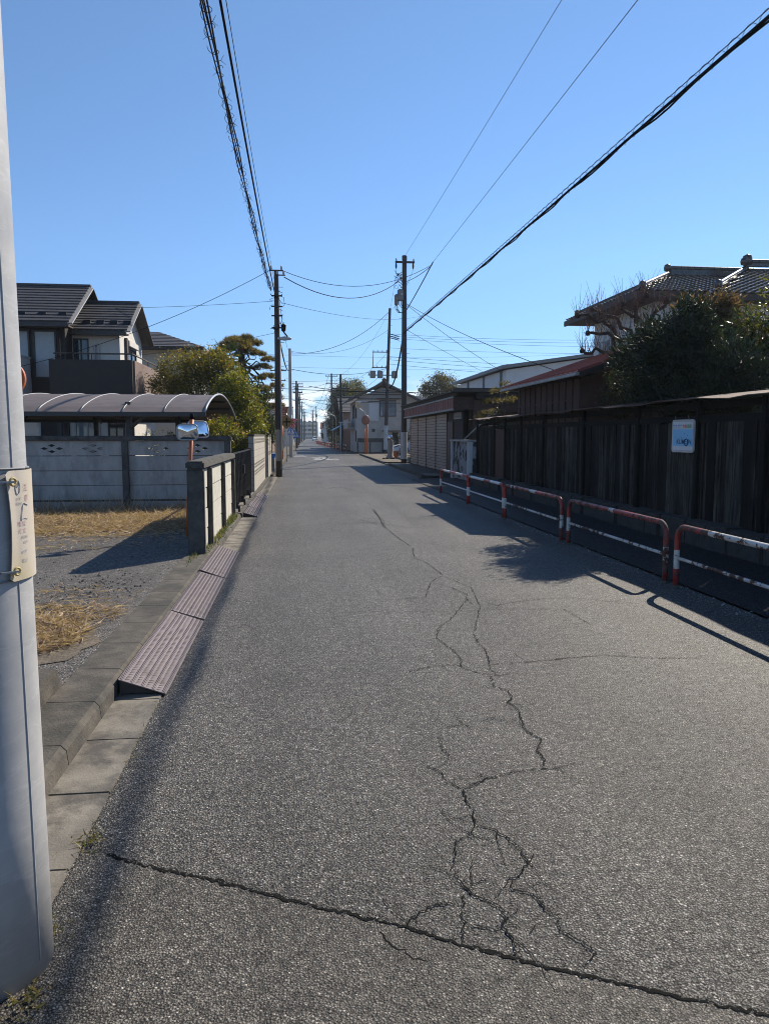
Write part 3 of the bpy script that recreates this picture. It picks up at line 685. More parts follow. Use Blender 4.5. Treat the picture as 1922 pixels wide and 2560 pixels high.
shaft.col(c); shaft.p(Roughness=0.55); shaft.bump(shaft.math('ADD', wv, shaft.math('MULTIPLY', shaft.noise(co, 60, 5), 0.25)), 0.002, 0.5)
mb.build('shaft', shaft.mat, t, smooth='all')
# welded seam of the sheet
sa = R(-19)
MB().tube([(PX + (prad(z) + .001) * math.cos(sa), PY + (prad(z) + .001) * math.sin(sa), z) for z in np.linspace(0.05, 7.5, 30)], 0.0018, 6).build('seam', M['insul'], t, smooth='all')
for z in (1.51, 1.20):
    MB().tube([(PX + (prad(z) + .004) * math.cos(a), PY + (prad(z) + .004) * math.sin(a), z) for a in np.linspace(0, 2 * math.pi, 40)], 0.003, 5).build('tie_wire', M['steeldull'], t, smooth='all')
# plate of ribbed plastic, bent round the shaft
pl = NT('yellowed plastic plate'); a_ = pl.n('ShaderNodeTexChecker', {'Vector': pl.co((1, 1, 1)), 'Scale': 260}).outputs[1]
co = pl.co(); c = pl.mix(pl.ramp(pl.noise(co, 3.5, 4), [(0.45, 0.0), (0.7, 0.7)]), (0.56, 0.50, 0.42), (0.50, 0.42, 0.22))
pl.col(c); pl.p(Roughness=0.45); pl.bump(a_, 0.0012, 0.5)
def pw(a, z, off=0.0): return (PX + (0.183 - 1.37 / 150 + off) * math.cos(a), PY + (0.183 - 1.37 / 150 + off) * math.sin(a), z)
A0, A1, Z0, Z1 = R(-33), R(45), 1.197, 1.505
sg = thing('pole_sign', 'yellowed ribbed plastic sign plate tied round the near pole', 'sign', pw((A0 + A1) / 2, Z0))
mb = MB(); nA, nZ = 44, 24; b = 0
def lift(u, v):  # left edge stands off the pole and dips in the middle
    return 0.008 + 0.008 * max(0, 1 - u / 0.16) ** 1.5 
for off in (0.0, 0.003):
    for j in range(nZ + 1):
        for i in range(nA + 1):
            u, v = i / nA, j / nZ
            a = A0 + (A1 - A0) * u + R(4) * (1 - u) ** 6 * math.sin(math.pi * v) ** 0.8
            zz = Z0 + (Z1 - Z0) * v
            if i < 4: k = (4 - i) / 4; zz = zz + (0.012 * k * k if j == 0 else -0.012 * k * k if j == nZ else 0)
            mb.v.append(pw(a, zz, lift(u, v) + off))
n1 = (nA + 1) * (nZ + 1)
for j in range(nZ):
    for i in range(nA):
        p = j * (nA + 1) + i; f = (p, p + 1, p + nA + 2, p + nA + 1)
        mb.f += [tuple(reversed(f)), tuple(x + n1 for x in f)]; mb.m += [0, 0]
for i in range(nA):
    for j in (0, nZ): p = j * (nA + 1) + i; mb.f.append((p, p + 1, p + 1 + n1, p + n1)); mb.m.append(0)
for j in range(nZ):
    for i in (0, nA): p = j * (nA + 1) + i; mb.f.append((p, p + nA + 1, p + nA + 1 + n1, p + n1)); mb.m.append(0)
mb.build('plate', pl.mat, sg, smooth=True)
eyec = plain('yellow eyelet', (0.42, 0.32, 0.12), 0.5)
for z in (Z1 - 0.030, Z0 + 0.030):
    a = A0 + R(6); c = Vector(pw(a, z, 0.024)); d = Vector((math.cos(a), math.sin(a), 0)); s_ = Vector((-math.sin(a), math.cos(a), 0))
    MB().tube([c + (s_ * math.cos(k) + Vector((0, 0, 1)) * math.sin(k)) * 0.010 for k in np.linspace(0, 2 * math.pi, 18)], 0.0035, 6).build('eyelet', eyec, sg, smooth='all')
    MB().bar(c + d * .003, c - s_ * 0.045 - d * .012, 0.009, 0.005).build('strap', M['steel'], sg)
ink = {'b': plain('faded blue print', (0.28, 0.32, 0.42), 0.5), 'r': plain('faded red print', (0.58, 0.36, 0.38), 0.5), 'k': plain('faded dark print', (0.36, 0.36, 0.38), 0.5)}
def on_plate(a0, z0): return lambda x, y, z: pw(a0 + x / 0.18, z0 + y, 0.0128)
for body, size, a0, z0, k in (('NTT', .016, -37, 1.425, 'k'), ('東日本', .013, -37, 1.412, 'k'), ('注', .034, -17, 1.455, 'r'), ('意', .03, -15, 1.425, 'r'), ('埋 設', .024, -31, 1.355, 'r'), ('大 丈', .024, -31, 1.335, 'r'), ('通信線', .014, -26, 1.317, 'k'), ('確認を', .012, -22, 1.302, 'k'), ('NTT', .018, -28, 1.275, 'b'), ('電話', .018, -28, 1.250, 'k')):
    text_mesh(body, size * .68, ink[k], 'lettering', sg, on_plate(R(-17.5 + (a0 + 37) * .5), z0))
mb = MB()
def ring2(a0, z0, rx, rz, w, k0=0, k1=6.2832):
    p = [(a0 + rx * math.cos(k) / 0.18, z0 + rz * math.sin(k)) for k in np.linspace(k0, k1, 26)]
    mb.tube([pw(a, z, 0.0125) for a, z in p], w, 4)
ring2(R(-18.5), 1.458, 0.009, 0.019, 0.0010); ring2(R(-18), 1.467, 0.004, 0.007, 0.0010)
mb.tube([pw(R(a), z, .0125) for a, z in ((-18, 1.36), (-16, 1.362), (-14.5, 1.385), (-13, 1.405), (-11, 1.412), (-5, 1.405))], .0011, 4)
mb.tube([pw(R(a), z, .0125) for a, z in ((-16, 1.362), (-12, 1.37), (-6, 1.366))], .0008, 4)
mb.build('emblem', ink['b'], sg)
# round traffic mirror fixed behind the pole, only its orange rim shows
t = thing('traffic_mirror', 'orange rimmed round traffic mirror mostly hidden behind the near pole', 'traffic mirror', (-4.2, 11, 0))
MB().lathe([(0.001, -0.02), (0.20, -0.02), (0.235, 0.03), (0.25, 0.03), (0.25, -0.03), (0.20, -0.05), (0.001, -0.06)], 32, (-4.04, 11.0, 2.40), axis='y').build('mirror_back', M['orange'], t, smooth=True)
MB().tube([(-4.1, 11.1, 0.0), (-4.1, 11.1, 2.4)], 0.035, 10).build('post', M['orange'], t, smooth='all')

# --- concrete panel wall across the back of the lot
def panel_wall(name, label, bays, posts, z0, top, boards, post_w, axis, pos, thick, panelmat, cap=True, holes=False, gap=None):
    t = thing(name, label, 'wall', (bays[0][0], pos, z0) if axis == 'x' else (pos, bays[0][0], z0))
    def B(mb, a0, a1, d0, d1, zz0, zz1):
        if axis == 'x': mb.box(a0, a1, pos + d0, pos + d1, zz0, zz1)
        else: mb.box(pos + d0, pos + d1, a0, a1, zz0, zz1)
    h = (top - z0) / boards
    for (a0, a1) in bays:
        mb = MB()
        for i in range(boards):
            lo = z0 + i * h; hi = z0 + (i + 1) * h - 0.011
            if holes and i == boards - 1: continue
            if gap and i == 0: hi -= gap
            w = RNG.uniform(-.004, .004)
            B(mb, a0, a1, -thick / 2 + w, thick / 2 + w, lo, hi)
        B(mb, a0 + .004, a1 - .004, -thick / 4, thick / 4, z0 + .02, z0 + (boards - (1 if holes else 0)) * h - .02); mb.m[-6:] = [1] * 6; mb.build('panel', [panelmat, M['wallpost']], t, bevel=0.006)
        if holes:
            L_, H_ = a1 - a0, h
            hs = []
            for cx in (0.3 * L_, 0.71 * L_):
                for dx, dz in ((-.15, 0), (.15, 0), (0, .062), (0, -.062)):
                    x, z = cx + dx, H_ * 0.47 + dz
                    hs.append([(x - .075, z), (x, z - .032), (x + .075, z), (x, z + .032)])
            holed_board([(0, 0), (L_, 0), (L_, H_ - .004), (0, H_ - .004)], hs, thick, (lambda x, y, z, a0=a0: (a0 + x, pos + z, top - H_ + .004 + y)), 'panel', panelmat, t)
    for a in posts:
        mb = MB(); B(mb, a - post_w / 2, a + post_w / 2, -thick * 1.6, thick * 1.4, z0 - 0.1, top + 0.001)
        mb.build('post', M['wallpost'], t, bevel=0.012)
    if cap:
        mb = MB(); B(mb, posts[0] - post_w * .7, posts[-1] + post_w * .6, -thick * 1.75, thick * 1.5, top + 0.002, top + 0.105)
        mb.build('cap', M['wallpost'], t, bevel=0.02)
    return t
panel_wall('panel_wall', 'grey precast concrete panel wall with diamond holes across the back of the vacant lot', [(-9.98, -7.9), (-7.83, -5.76), (-5.66, -3.66), (-3.53, -1.56)], [-7.865, -5.71, -3.595, -1.50], -0.03, 1.5, 5, 0.13, 'x', 16.0, 0.06, M['wallconc'], holes=True, gap=0.03)
panel_wall('panel_wall', 'low pale concrete panel wall along the gutter beside the vacant lot', [(9.58, 10.32), (10.42, 12.12), (12.22, 13.9)], [9.51, 10.37, 12.17, 13.97], 0.09, 1.18, 4, 0.10, 'y', -1.29, 0.07, M['wallwhite'])
# bollard-like end post of the low wall is wider
# --- leaning traffic mirrors on an orange post
t = thing('traffic_mirror', 'leaning orange post with two rounded rectangular mirrors behind the low wall', 'traffic mirror', (-1.69, 11.3, 0.05))
MB().tube([(-1.69, 11.3, 0.0), (-1.575, 11.3, 1.86)], 0.030, 12).build('post', M['orange'], t, smooth='all')
MB().tube([(-1.576, 11.3, 1.845), (-1.571, 11.3, 1.93)], 0.033, 12).build('post_cap', M['black'], t, smooth='all')
def rrect(w, h, r, n=6):
    p = []
    for cx, cy, a0 in ((w / 2 - r, h / 2 - r, 0), (-w / 2 + r, h / 2 - r, 90), (-w / 2 + r, -h / 2 + r, 180), (w / 2 - r, -h / 2 + r, 270)):
        for i in range(n + 1): a = R(a0 + 90 * i / n); p.append((cx + r * math.cos(a), cy + r * math.sin(a)))
    return p
def rect_mirror(t, c, w, h, rot, tilt, rimmat):
    # domed mirror facing local -y
    rot_ = Matrix.Rotation(rot, 3, 'Z') @ Matrix.Rotation(tilt, 3, 'X'); c = Vector(c)
    ol = rrect(w, h, min(w, h) * 0.25); n = len(ol); mb = MB(); rows_ = 8
    for k in range(rows_ + 1):
        s_ = 1 - k / rows_; d = -0.024 * (1 - s_ * s_)
        for x, z in ol: mb.v.append(tuple(c + rot_ @ Vector((x * max(s_, .002), d, z * max(s_, .002)))))
    for k in range(rows_):
        for i in range(n): j = (i + 1) % n; mb.f.append((k * n + i, k * n + j, (k + 1) * n + j, (k + 1) * n + i)); mb.m.append(0)
    mb.build('mirror', M['mirror'], t, smooth='all')
    MB().tube([c + rot_ @ Vector((x, 0.0, z)) for x, z in ol + ol[:1]], 0.011, 8).build('mirror_rim', rimmat, t, smooth='all')
    mb = MB(); b0 = [c + rot_ @ Vector((x, 0.005, z)) for x, z in ol]; b1 = [c + rot_ @ Vector((x * .7, 0.05, z * .7)) for x, z in ol]
    mb.add(b0 + b1, [(i, (i + 1) % n, n + (i + 1) % n, n + i) for i in range(n)] + [tuple(range(n, 2 * n))])
    mb.build('mirror_back', M['orange'], t)
    MB().bar(c + rot_ @ Vector((0, 0.05, 0)), (-1.59, 11.3, c.z), 0.03, 0.03).build('bracket', M['steeldull'], t)
rect_mirror(t, (-1.625, 11.17, 1.655), 0.29, 0.225, R(3), R(3), M['mirrorrim'])
rect_mirror(t, (-1.51, 11.5, 1.70), 0.33, 0.25, R(38), R(-14), M['mirrorrim'])
# --- edging slab standing by the kerb near the pole
MB().prism([(2.6, 0.0), (4.62, 0.0), (4.45, 0.235), (2.6, 0.235)], 'x', -1.535, -1.44).single('concrete_edging', M['kerb'], 'low upright concrete slab standing behind the kerb', 'edging', bevel=0.008)
# --- steel kerb ramps
def ramp_plate(y0, y1, z1, label, group, warp=0.0, th=0.006):
    x0, x1 = -1.118, -0.835
    t = thing('kerb_ramp', label, 'ramp', ((x0 + x1) / 2, (y0 + y1) / 2, 0.0), group)
    def P(u, v, h=0):  # u 0 at the road edge, 1 at the kerb
        return (x1 + (x0 - x1) * u, y0 + (y1 - y0) * v, 0.016 + (z1 - .016) * u + warp * math.sin(math.pi * v) * u + h)
    mb = MB(); n = 8
    for j in range(n):
        a, b = j / n, (j + 1) / n
        mb.hexa([P(0, a, -th), P(1, a, -th), P(1, b, -th), P(0, b, -th), P(0, a), P(1, a), P(1, b), P(0, b)][0:4] + [P(0, a), P(1, a), P(1, b), P(0, b)])
    nv = int((y1 - y0) / 0.034)
    for j in range(nv):
        for i in range(9):
            u, v = (i + 0.5) / 9, (j + 0.5 + (0.5 if i % 2 else 0)) / (nv + 0.5); c = Vector(P(u, v, 0.001))
            s_ = 0.0135; dx = 0.010 * (1 if i % 2 else -1)
            q4 = [Vector((-dx - .0025, -s_, 0)), Vector((-dx + .0025, -s_, 0)), Vector((dx + .0025, s_, 0)), Vector((dx - .0025, s_, 0))]
            k = (z1 - .016) / (x0 - x1)
            lo = [c + Vector((w.x, w.y, w.x * k)) for w in q4]; hi = [c + Vector((w.x * .75, w.y * .8, w.x * k + 0.0032)) for w in q4]
            mb.add(lo + hi, [(4, 5, 6, 7), (0, 1, 5, 4), (1, 2, 6, 5), (2, 3, 7, 6), (3, 0, 4, 7)])
    mb.build('tread_plate', M['plate'], t, fix=False)
    for y in (y0 + 0.02, y1 - 0.02):
        MB().prism([(x0 + .004, 0.012), (x0 + .02, 0.012), (x0 + .06, .022), (x1 - 0.06, 0.018), (x0 + .004, z1 - .012)], 'y', y - .003, y + .003).build('support_rib', M['plateside'], t)
    return t
for i, (a, b) in enumerate(((4.56, 6.38), (6.44, 8.28), (8.33, 10.2))):
    ramp_plate(a, b, (.118, .108, .120)[i], ('brown chequer plate kerb ramp nearest the camera, its open end showing', 'middle brown chequer plate kerb ramp beside the gravel lot entrance', 'brown chequer plate kerb ramp ending by the low panel wall')[i], 'kerb ramps by the vacant lot')
for i in range(4):
    a = 14.75 + i * 1.33
    ramp_plate(a, a + 1.3, 0.10 + 0.012 * (i % 2), ('tilted chequer plate ramp, nearest of the four below the black gate', 'second of the four chequer plate ramps below the black gate', 'third of the four chequer plate ramps below the black gate', 'farthest of the four chequer plate ramps below the black gate')[i], 'kerb ramps below the gate', warp=0.012 * (1 if i % 2 else -0.4))
# --- black folding gate
t = thing('folding_gate', 'black iron folding gate on wheels beside the low wall', 'gate', (-1.3, 14.2, 0.1))
ys = [14.15 + i * 0.19 for i in range(31)]
mb = MB()
for i, y in enumerate(ys): mb.box(-1.325 + 0.03 * (i % 2), -1.305 + 0.03 * (i % 2), y - 0.011, y + 0.011, 0.16, 1.24)
for a, b in zip(ys, ys[1:]):
    for z in (0.22, 0.66): mb.bar((-1.30, a, z), (-1.30, b, z + 0.42), 0.012, 0.016); mb.bar((-1.29, a, z + 0.42), (-1.29, b, z), 0.012, 0.016)
mb.build('lattice', M['iron'], t)
MB().box(-1.34, -1.27, 14.08, 14.14, 0.1, 1.28).build('end_post', M['iron'], t); MB().box(-1.34, -1.27, 19.9, 19.96, 0.1, 1.28).build('end_post', M['iron'], t)
MB().bar((-1.30, 14.1, 1.25), (-1.30, 19.95, 1.25), 0.03, 0.03).build('top_bar', M['iron'], t)
for y in (14.9, 16.4, 18.2):
    MB().lathe([(0.001, -.02), (0.065, -.02), (0.07, 0), (0.065, .02), (0.001, .02)], 16, (-1.20, y, 0.165), axis='x').build('wheel', M['iron'], t, smooth=True)
    MB().box(-1.30, -1.22, y - .012, y + .012, 0.16, 0.30).build('wheel_bracket', M['iron'], t)
MB().box(-1.25, -1.20, 16.5, 16.62, 0.78, 0.98).build('latch', M['iron'], t, bevel=0.008)
# --- block walls further along
def block_wall(label, x0, x1, y0, y1, z0, top, rel, endmat=True):
    t = thing('block_wall', label, 'wall', ((x0 + x1) / 2, y0, z0))
    mb = MB(); n = int(round((top - z0) / 0.2)); h = (top - z0) / n
    for i in range(n):
        k = 0; y = y0 + (0.2 if i % 2 else 0)
        ys_ = [y0] + [y0 + 0.2 * (i % 2) + 0.4 * j for j in range(1 - (i % 2), int((y1 - y0) / 0.4) + 1)] + [y1]
        ys_ = sorted(set(round(v, 3) for v in ys_ if y0 <= v <= y1))
        for a, b in zip(ys_, ys_[1:]):
            if b - a > .03: mb.box(x0, x1, a + .004, b - .004, z0 + i * h + .004, z0 + (i + 1) * h - .004)
    mb.build('blocks', M['block'], t)
    MB().box(x0 + .006, x1 - .006, y0 + .006, y1 - .006, z0, top - .006).build('mortar', M['wallpost'], t)
    MB().box(x0 - .012, x1 + .012, y0 - .012, y1 + .012, top - .002, top + .06).build('cap', M['kerb'], t, bevel=.01)
    mb = MB()
    for z in rel:
        y = y0 + 0.2
        while y < y1 - .3:
            for dy in (0, .13): 
                mb.box(x1 - .003, x1 + .004, y + dy, y + dy + .085, z, z + .055); mb.box(x1 - .003, x1 + .004, y + dy, y + dy + .085, z + .075, z + .13)
            y += 0.4
    if rel: mb.build('patterned_blocks', M['blockdark'], t)
    return t
block_wall('pale block wall with rows of patterned blocks past the black gate', -1.36, -1.21, 20.25, 26.7, 0.09, 1.59, (0.53, 0.73, 1.40))
MB().box(-1.40, -1.20, 27.0, 27.22, 0.09, 1.78).single('gate_post', M['wallpost'], 'tall dark square gate post between two block walls', 'post', bevel=0.015)
block_wall('short block wall between the tall gate post and the left utility pole', -1.27, -1.13, 27.5, 30.4, 0.09, 1.58, (0.9,))
MB().box(-3.6, -1.5, 20.6, 20.75, 0.0, 1.62).single('garden_wall', M['wallpost'], 'dark stained concrete wall set back behind the folding gate', 'wall', bevel=0.01)

# --- carport
t = thing('carport', 'long carport with a curved smoked roof and pale ribs behind the panel wall', 'carport', (-5.5, 20.4, 0))
CY0, CY1, CX0, CX1 = 16.5, 24.4, -11.2, -2.02
def arc(k, off=0): return (CY0 + (CY1 - CY0) * k, 2.11 + (0.55 + off) * math.sin(math.pi * (k ** 0.9)) ** 0.85 + off)
ks = [i / 24 for i in range(25)]
mb = MB()
for a, b in zip(ks, ks[1:]):
    (ya, za), (yb, zb) = arc(a), arc(b); mb.hexa([(CX0, ya, za - .006), (CX1, ya, za - .006), (CX1, yb, zb - .006), (CX0, yb, zb - .006), (CX0, ya, za), (CX1, ya, za), (CX1, yb, zb), (CX0, yb, zb)])
mb.build('roof_sheet', M['poly'], t)
x = CX1
while x > CX0:
    first = x == CX1
    MB().tube([(x, *[v + (0.012 if i else 0) for i, v in enumerate(arc(k))]) for k in ks], 0.028 if first else 0.014, 6).build('rib', M['alulight'], t, smooth='all'); x -= 0.87
for k in (0.2, 0.36, 0.64, 0.8): y, z = arc(k); MB().box(CX0, CX1 - .03, y - .04, y + .04, z - .07, z - .012).build('purlin', M['alu'], t)
MB().box(CX0, CX1 + .02, CY0 - .03, CY0 + .03, 2.02, 2.115).build('eave_beam', M['alu'], t)
MB().box(CX0, CX1 + .02, CY1 - .03, CY1 + .03, 2.02, 2.115).build('eave_beam', M['alu'], t)
for xx in (-3.75, -6.2, -8.6):
    for y in (CY0 + .6, CY1 - .6): MB().box(xx - .06, xx + .06, y - .06, y + .06, 0, 2.35).build('post', M['alu'], t)
    MB().tube([(xx, *[v - (0.09 if i else 0) for i, v in enumerate(arc(k))]) for k in ks], 0.05, 4).build('arch_beam', M['alu'], t)
    MB().bar((xx, CY0 + .6, 1.75), (xx + .5, CY0 + .1, 2.08), .05, .06).build('brace', M['alu'], t)
# --- house behind the carport
def gable_prism(mb, x0, x1, ya, yb, z0, ze, yr, zr): mb.prism([(ya, z0), (yb, z0), (yb, ze), (yr, zr), (ya, ze)], 'x', x0, x1)
def window(t, face, a0, a1, z0, z1, pos, out, fr=0.05, glassm='glass', framem='eave', mull=True):
    # face 'y': wall facing -y at y=pos; face 'x': wall facing out (+1/-1) along x at x=pos
    def B(mb, p0, p1, q0, q1, d0, d1):
        lo, hi = sorted((pos + out * d0, pos + out * d1))
        if face == 'y': mb.box(p0, p1, lo, hi, q0, q1)
        else: mb.box(lo, hi, p0, p1, q0, q1)
    mb = MB(); B(mb, a0 - fr, a1 + fr, z1, z1 + fr, -.02, .05); B(mb, a0 - fr, a1 + fr, z0 - fr, z0, -.02, .06); B(mb, a0 - fr, a0, z0, z1, -.02, .05); B(mb, a1, a1 + fr, z0, z1, -.02, .05)
    if mull: B(mb, (a0 + a1) / 2 - .025, (a0 + a1) / 2 + .025, z0, z1, -.01, .04)
    f = mb.build('window', M[framem], t)
    mb = MB(); B(mb, a0, a1, z0, z1, -.01, .012); mb.build('pane', M[glassm], f)
    return f
def downpipe(t, x, y, z0, z1, m='eave', r=.04): MB().tube([(x, y, z0), (x, y, z1)], r, 8).build('downpipe', M[m], t, smooth='all')
t = thing('house', 'two storey dark brown and white house with grey shingle gables behind the carport', 'house', (-9, 27, 0))
mb = MB(); gable_prism(mb, -16, -8.55, 27.2, 32.0, 0, 5.75, 29.6, 7.3); mb.build('dark_wall', M['sidingdark'], t)
mb = MB(); gable_prism(mb, -8.549, -6.8, 28.0, 31.8, 2.4, 5.72, 29.8, 6.85); mb.build('white_wall', M['cream'], t)
MB().box(-8.549, -6.3, 27.3, 31.8, 0, 2.5).build('ground_floor_wall', M['cream'], t)
mb = MB(); shingles(mb, (-16, 26.6, 5.72), (-8.2, 26.6, 5.72), (-8.2, 29.45, 7.55), (-16, 29.45, 7.55), 13); shingles(mb, (-16, 32.4, 5.72), (-8.2, 32.4, 5.72), (-8.2, 29.45, 7.55), (-16, 29.45, 7.55), 13)
mb.box(-16, -8.18, 29.36, 29.54, 7.53, 7.60); mb.build('roof', M['slate'], t)
mb = MB(); shingles(mb, (-10.2, 27.65, 5.6), (-6.42, 27.65, 5.6), (-6.42, 29.8, 7.0), (-10.2, 29.8, 7.0), 11); shingles(mb, (-10.2, 32.0, 5.6), (-6.42, 32.0, 5.6), (-6.42, 29.8, 7.0), (-10.2, 29.8, 7.0), 11)
mb.box(-10.2, -6.4, 29.71, 29.89, 6.98, 7.05); mb.build('roof', M['slate'], t)
for (x, ya, yr, yb, ze, zr) in ((-8.19, 26.58, 29.45, 32.42, 5.68, 7.5), (-6.41, 27.63, 29.8, 32.02, 5.56, 6.95)):
    MB().bar((x, ya, ze - .03), (x, yr, zr - .03), .05, .22, up=(1, 0, 0)).build('verge_board', M['verge'], t)
    MB().bar((x, yr, zr - .05), (x, yb, ze - .05), .05, .22, up=(1, 0, 0)).build('verge_board', M['eave'], t)
MB().box(-16, -8.22, 26.5, 26.6, 5.52, 5.68).build('gutter', M['eave'], t); MB().box(-8.3, -6.45, 27.52, 27.64, 5.38, 5.54).build('gutter', M['eave'], t)
MB().box(-8.5, -6.45, 27.64, 28.0, 5.42, 5.47).box(-16, -8.25, 26.6, 27.2, 5.55, 5.6).build('soffit', M['soffit'], t)
for i in range(6): 
    MB().prism([(26.98, 5.98), (27.2, 6.1), (27.1, 6.13)], 'x', -12.3 + i * .72, -12.02 + i * .72).build('snow_guard', M['iron'], t)
for i in range(4): MB().prism([(27.98, 5.84), (28.2, 5.97), (28.1, 6.02)], 'x', -8.15 + i * .5, -7.87 + i * .5).build('snow_guard', M['iron'], t)
window(t, 'y', -9.62, -8.92, 3.78, 5.42, 27.2, -1, .06, 'frost', 'iron', False); window(t, 'y', -10.75, -9.86, 3.78, 5.42, 27.2, -1, .06, 'frost', 'iron', False)
window(t, 'y', -8.45, -8.0, 4.3, 5.25, 28.0, -1, .05, 'glass', 'iron', True)
window(t, 'x', 29.1, 30.5, 4.35, 5.1, -6.8, 1, .06, 'glass', 'iron', True)
MB().box(-6.8, -6.66, 29.0, 30.6, 5.16, 5.4).build('shutter_box', M['cream'], t, bevel=.02)
MB().box(-6.8, -6.7, 28.75, 28.95, 4.3, 5.45).build('shutter_case', M['soffit'], t)
MB().box(-8.75, -5.9, 25.95, 26.12, 2.55, 4.30).build('balcony_front', M['sidingdark'], t)
MB().box(-5.98, -5.84, 26.121, 31.4, 2.55, 4.30).build('balcony_side', M['sidingmid'], t)
MB().box(-8.6, -5.98, 26.12, 31.4, 2.6, 2.8).build('balcony_floor', M['soffit'], t)
MB().tube([(-8.6, 26.03, 4.52), (-5.91, 26.03, 4.52), (-5.91, 31.35, 4.52)], .028, 8).tube([(-7.3, 26.03, 4.3), (-7.3, 26.03, 4.52)], .02, 6).tube([(-5.91, 26.03, 4.3), (-5.91, 26.03, 4.52)], .02, 6).tube([(-5.91, 28.7, 4.3), (-5.91, 28.7, 4.52)], .02, 6).build('balcony_rail', M['eave'], t, smooth=True)
for x in (-8.5, -6.0): MB().box(x - .07, x + .07, 26.0, 26.14, 0, 2.56).build('balcony_post', M['eave'], t)
MB().tube([(-7.72, 27.93, 4.2), (-7.72, 27.93, 5.0), (-7.68, 27.93, 5.08), (-7.62, 27.93, 5.08), (-7.58, 27.93, 5.0), (-7.58, 27.93, 4.3)], .035, 8).build('vent_pipe', M['insul'], t, smooth='all')
downpipe(t, -8.72, 27.1, 2.4, 5.5)
window(t, 'y', -8.3, -7.5, 0.6, 2.2, 27.3, -1, .06, 'glassblue', 'alulight'); window(t, 'y', -7.1, -6.6, 0.9, 2.1, 27.3, -1, .06, 'glass', 'iron'); window(t, 'y', -11.4, -9.6, .5, 2.2, 27.2, -1, .06, 'glassblue', 'alulight')
MB().box(-13.5, -9.8, 25.0, 27.19, 2.9, 4.42).build('brick_balcony', M['brick'], t)
MB().box(-13.55, -9.77, 24.97, 27.19, 4.421, 4.48).build('balcony_coping', M['verge'], t)
t.location.y *= 1.068; t.scale.y = 1.068   # set back behind the carport
# --- house further back
t = thing('house', 'cream house with a low grey hipped roof beyond the brown house', 'house', (-9, 40, 0))
MB().box(-13, -5.4, 37.6, 43.4, 0, 6.02).build('wall', M['cream'], t)
mb = MB(); E = [(-13.6, 37, 6.05), (-4.75, 37, 6.05), (-4.75, 44, 6.05), (-13.6, 44, 6.05)]; r0, r1 = (-11, 40.5, 7.25), (-7.6, 40.5, 7.25)
shingles(mb, E[0], E[1], r1, r0, 10); shingles(mb, E[1], E[2], r1, r1, 10); shingles(mb, E[2], E[3], r0, r1, 10)
mb.build('roof', M['slate'], t); MB().box(-13.6, -4.75, 36.92, 37.0, 5.9, 6.05).box(-4.75, -4.68, 37, 44, 5.9, 6.05).build('gutter', M['eave'], t)
MB().box(-13.5, -4.8, 37.05, 43.9, 5.95, 6.01).build('soffit', M['soffit'], t)
window(t, 'y', -10.5, -9, 3.6, 5.0, 37.6, -1); window(t, 'x', 39, 40.6, 3.6, 4.9, -5.4, 1); downpipe(t, -5.7, 37.5, 0, 6)

t.location.y *= 1.045; t.scale.y = 1.045

# ------------------------------------------------------------------ garden trees on the left
LEFT_START = set(bpy.data.objects.keys())
def pine_pads(lv, pads, tufts, needle=0.15, w=0.020):
    for c, r in pads:
        r = np.array(r, float); n = int(tufts * r[0] * r[1]) + 8
        d = RNG.normal(size=(n, 3)); d /= np.linalg.norm(d, axis=1)[:, None]; d[:, 2] = np.abs(d[:, 2]) * 0.9 - 0.15
        C = np.array(c) + d * r * RNG.uniform(0.5, 1.0, n)[:, None]; k = 13
        P = np.repeat(C, k, 0); D = RNG.normal(size=(n * k, 3)); D[:, 2] += 0.9; D += np.repeat(d, k, 0) * 0.5
        base = np.repeat(RNG.uniform(0.1, 0.9, n), k)
        lv.blades(P, D, RNG.uniform(0.6, 1.2, n * k) * needle, w, np.clip(base + RNG.normal(0, .12, n * k), 0, 1))
# cloud-pruned pine; pads given as (x, z, half width)
PP = [(-2.85, 6.35, .62), (-3.45, 6.05, .55), (-2.2, 6.2, .5), (-2.95, 5.95, .8), (-2.5, 6.45, .35), (-3.25, 6.4, .4), (-2.4, 5.75, .6), (-3.7, 5.85, .4), (-3.9, 5.55, .42), (-1.95, 5.65, .42), (-1.45, 5.45, .42), (-1.75, 5.05, .45), (-1.5, 4.6, .42), (-1.1, 4.15, .38), (-1.8, 3.95, .5), (-1.25, 3.55, .5), (-2.1, 3.5, .45), (-3.6, 5.2, .35), (-1.9, 4.5, .3), (-2.5, 3.3, .5), (-1.55, 3.1, .45), (-1.0, 3.2, .35)]
pads = [((x, 36 + RNG.uniform(-.6, .6), z), (h * 1.02, h * 0.95, h * RNG.uniform(.55, .85))) for x, z, h in PP]
pads = [((c[0], c[1], c[2] - .12), r) for c, r in pads]
br = [((-2.78, 36, 4.9 + i * .02), (c[0] * .9 - .28, c[1], c[2] - .1), .055, .015) for i, (c, r) in enumerate(pads)]
tree('pine_tree', 'tall cloud pruned pine with rusty needles and a thick crooked trunk left of the road', 'tree', (-2.65, 36, 0), ((-2.75, 36, 5.6), .30, .16), br, lambda lv: pine_pads(lv, pads, 520, .18, .022), 'lf_pine')
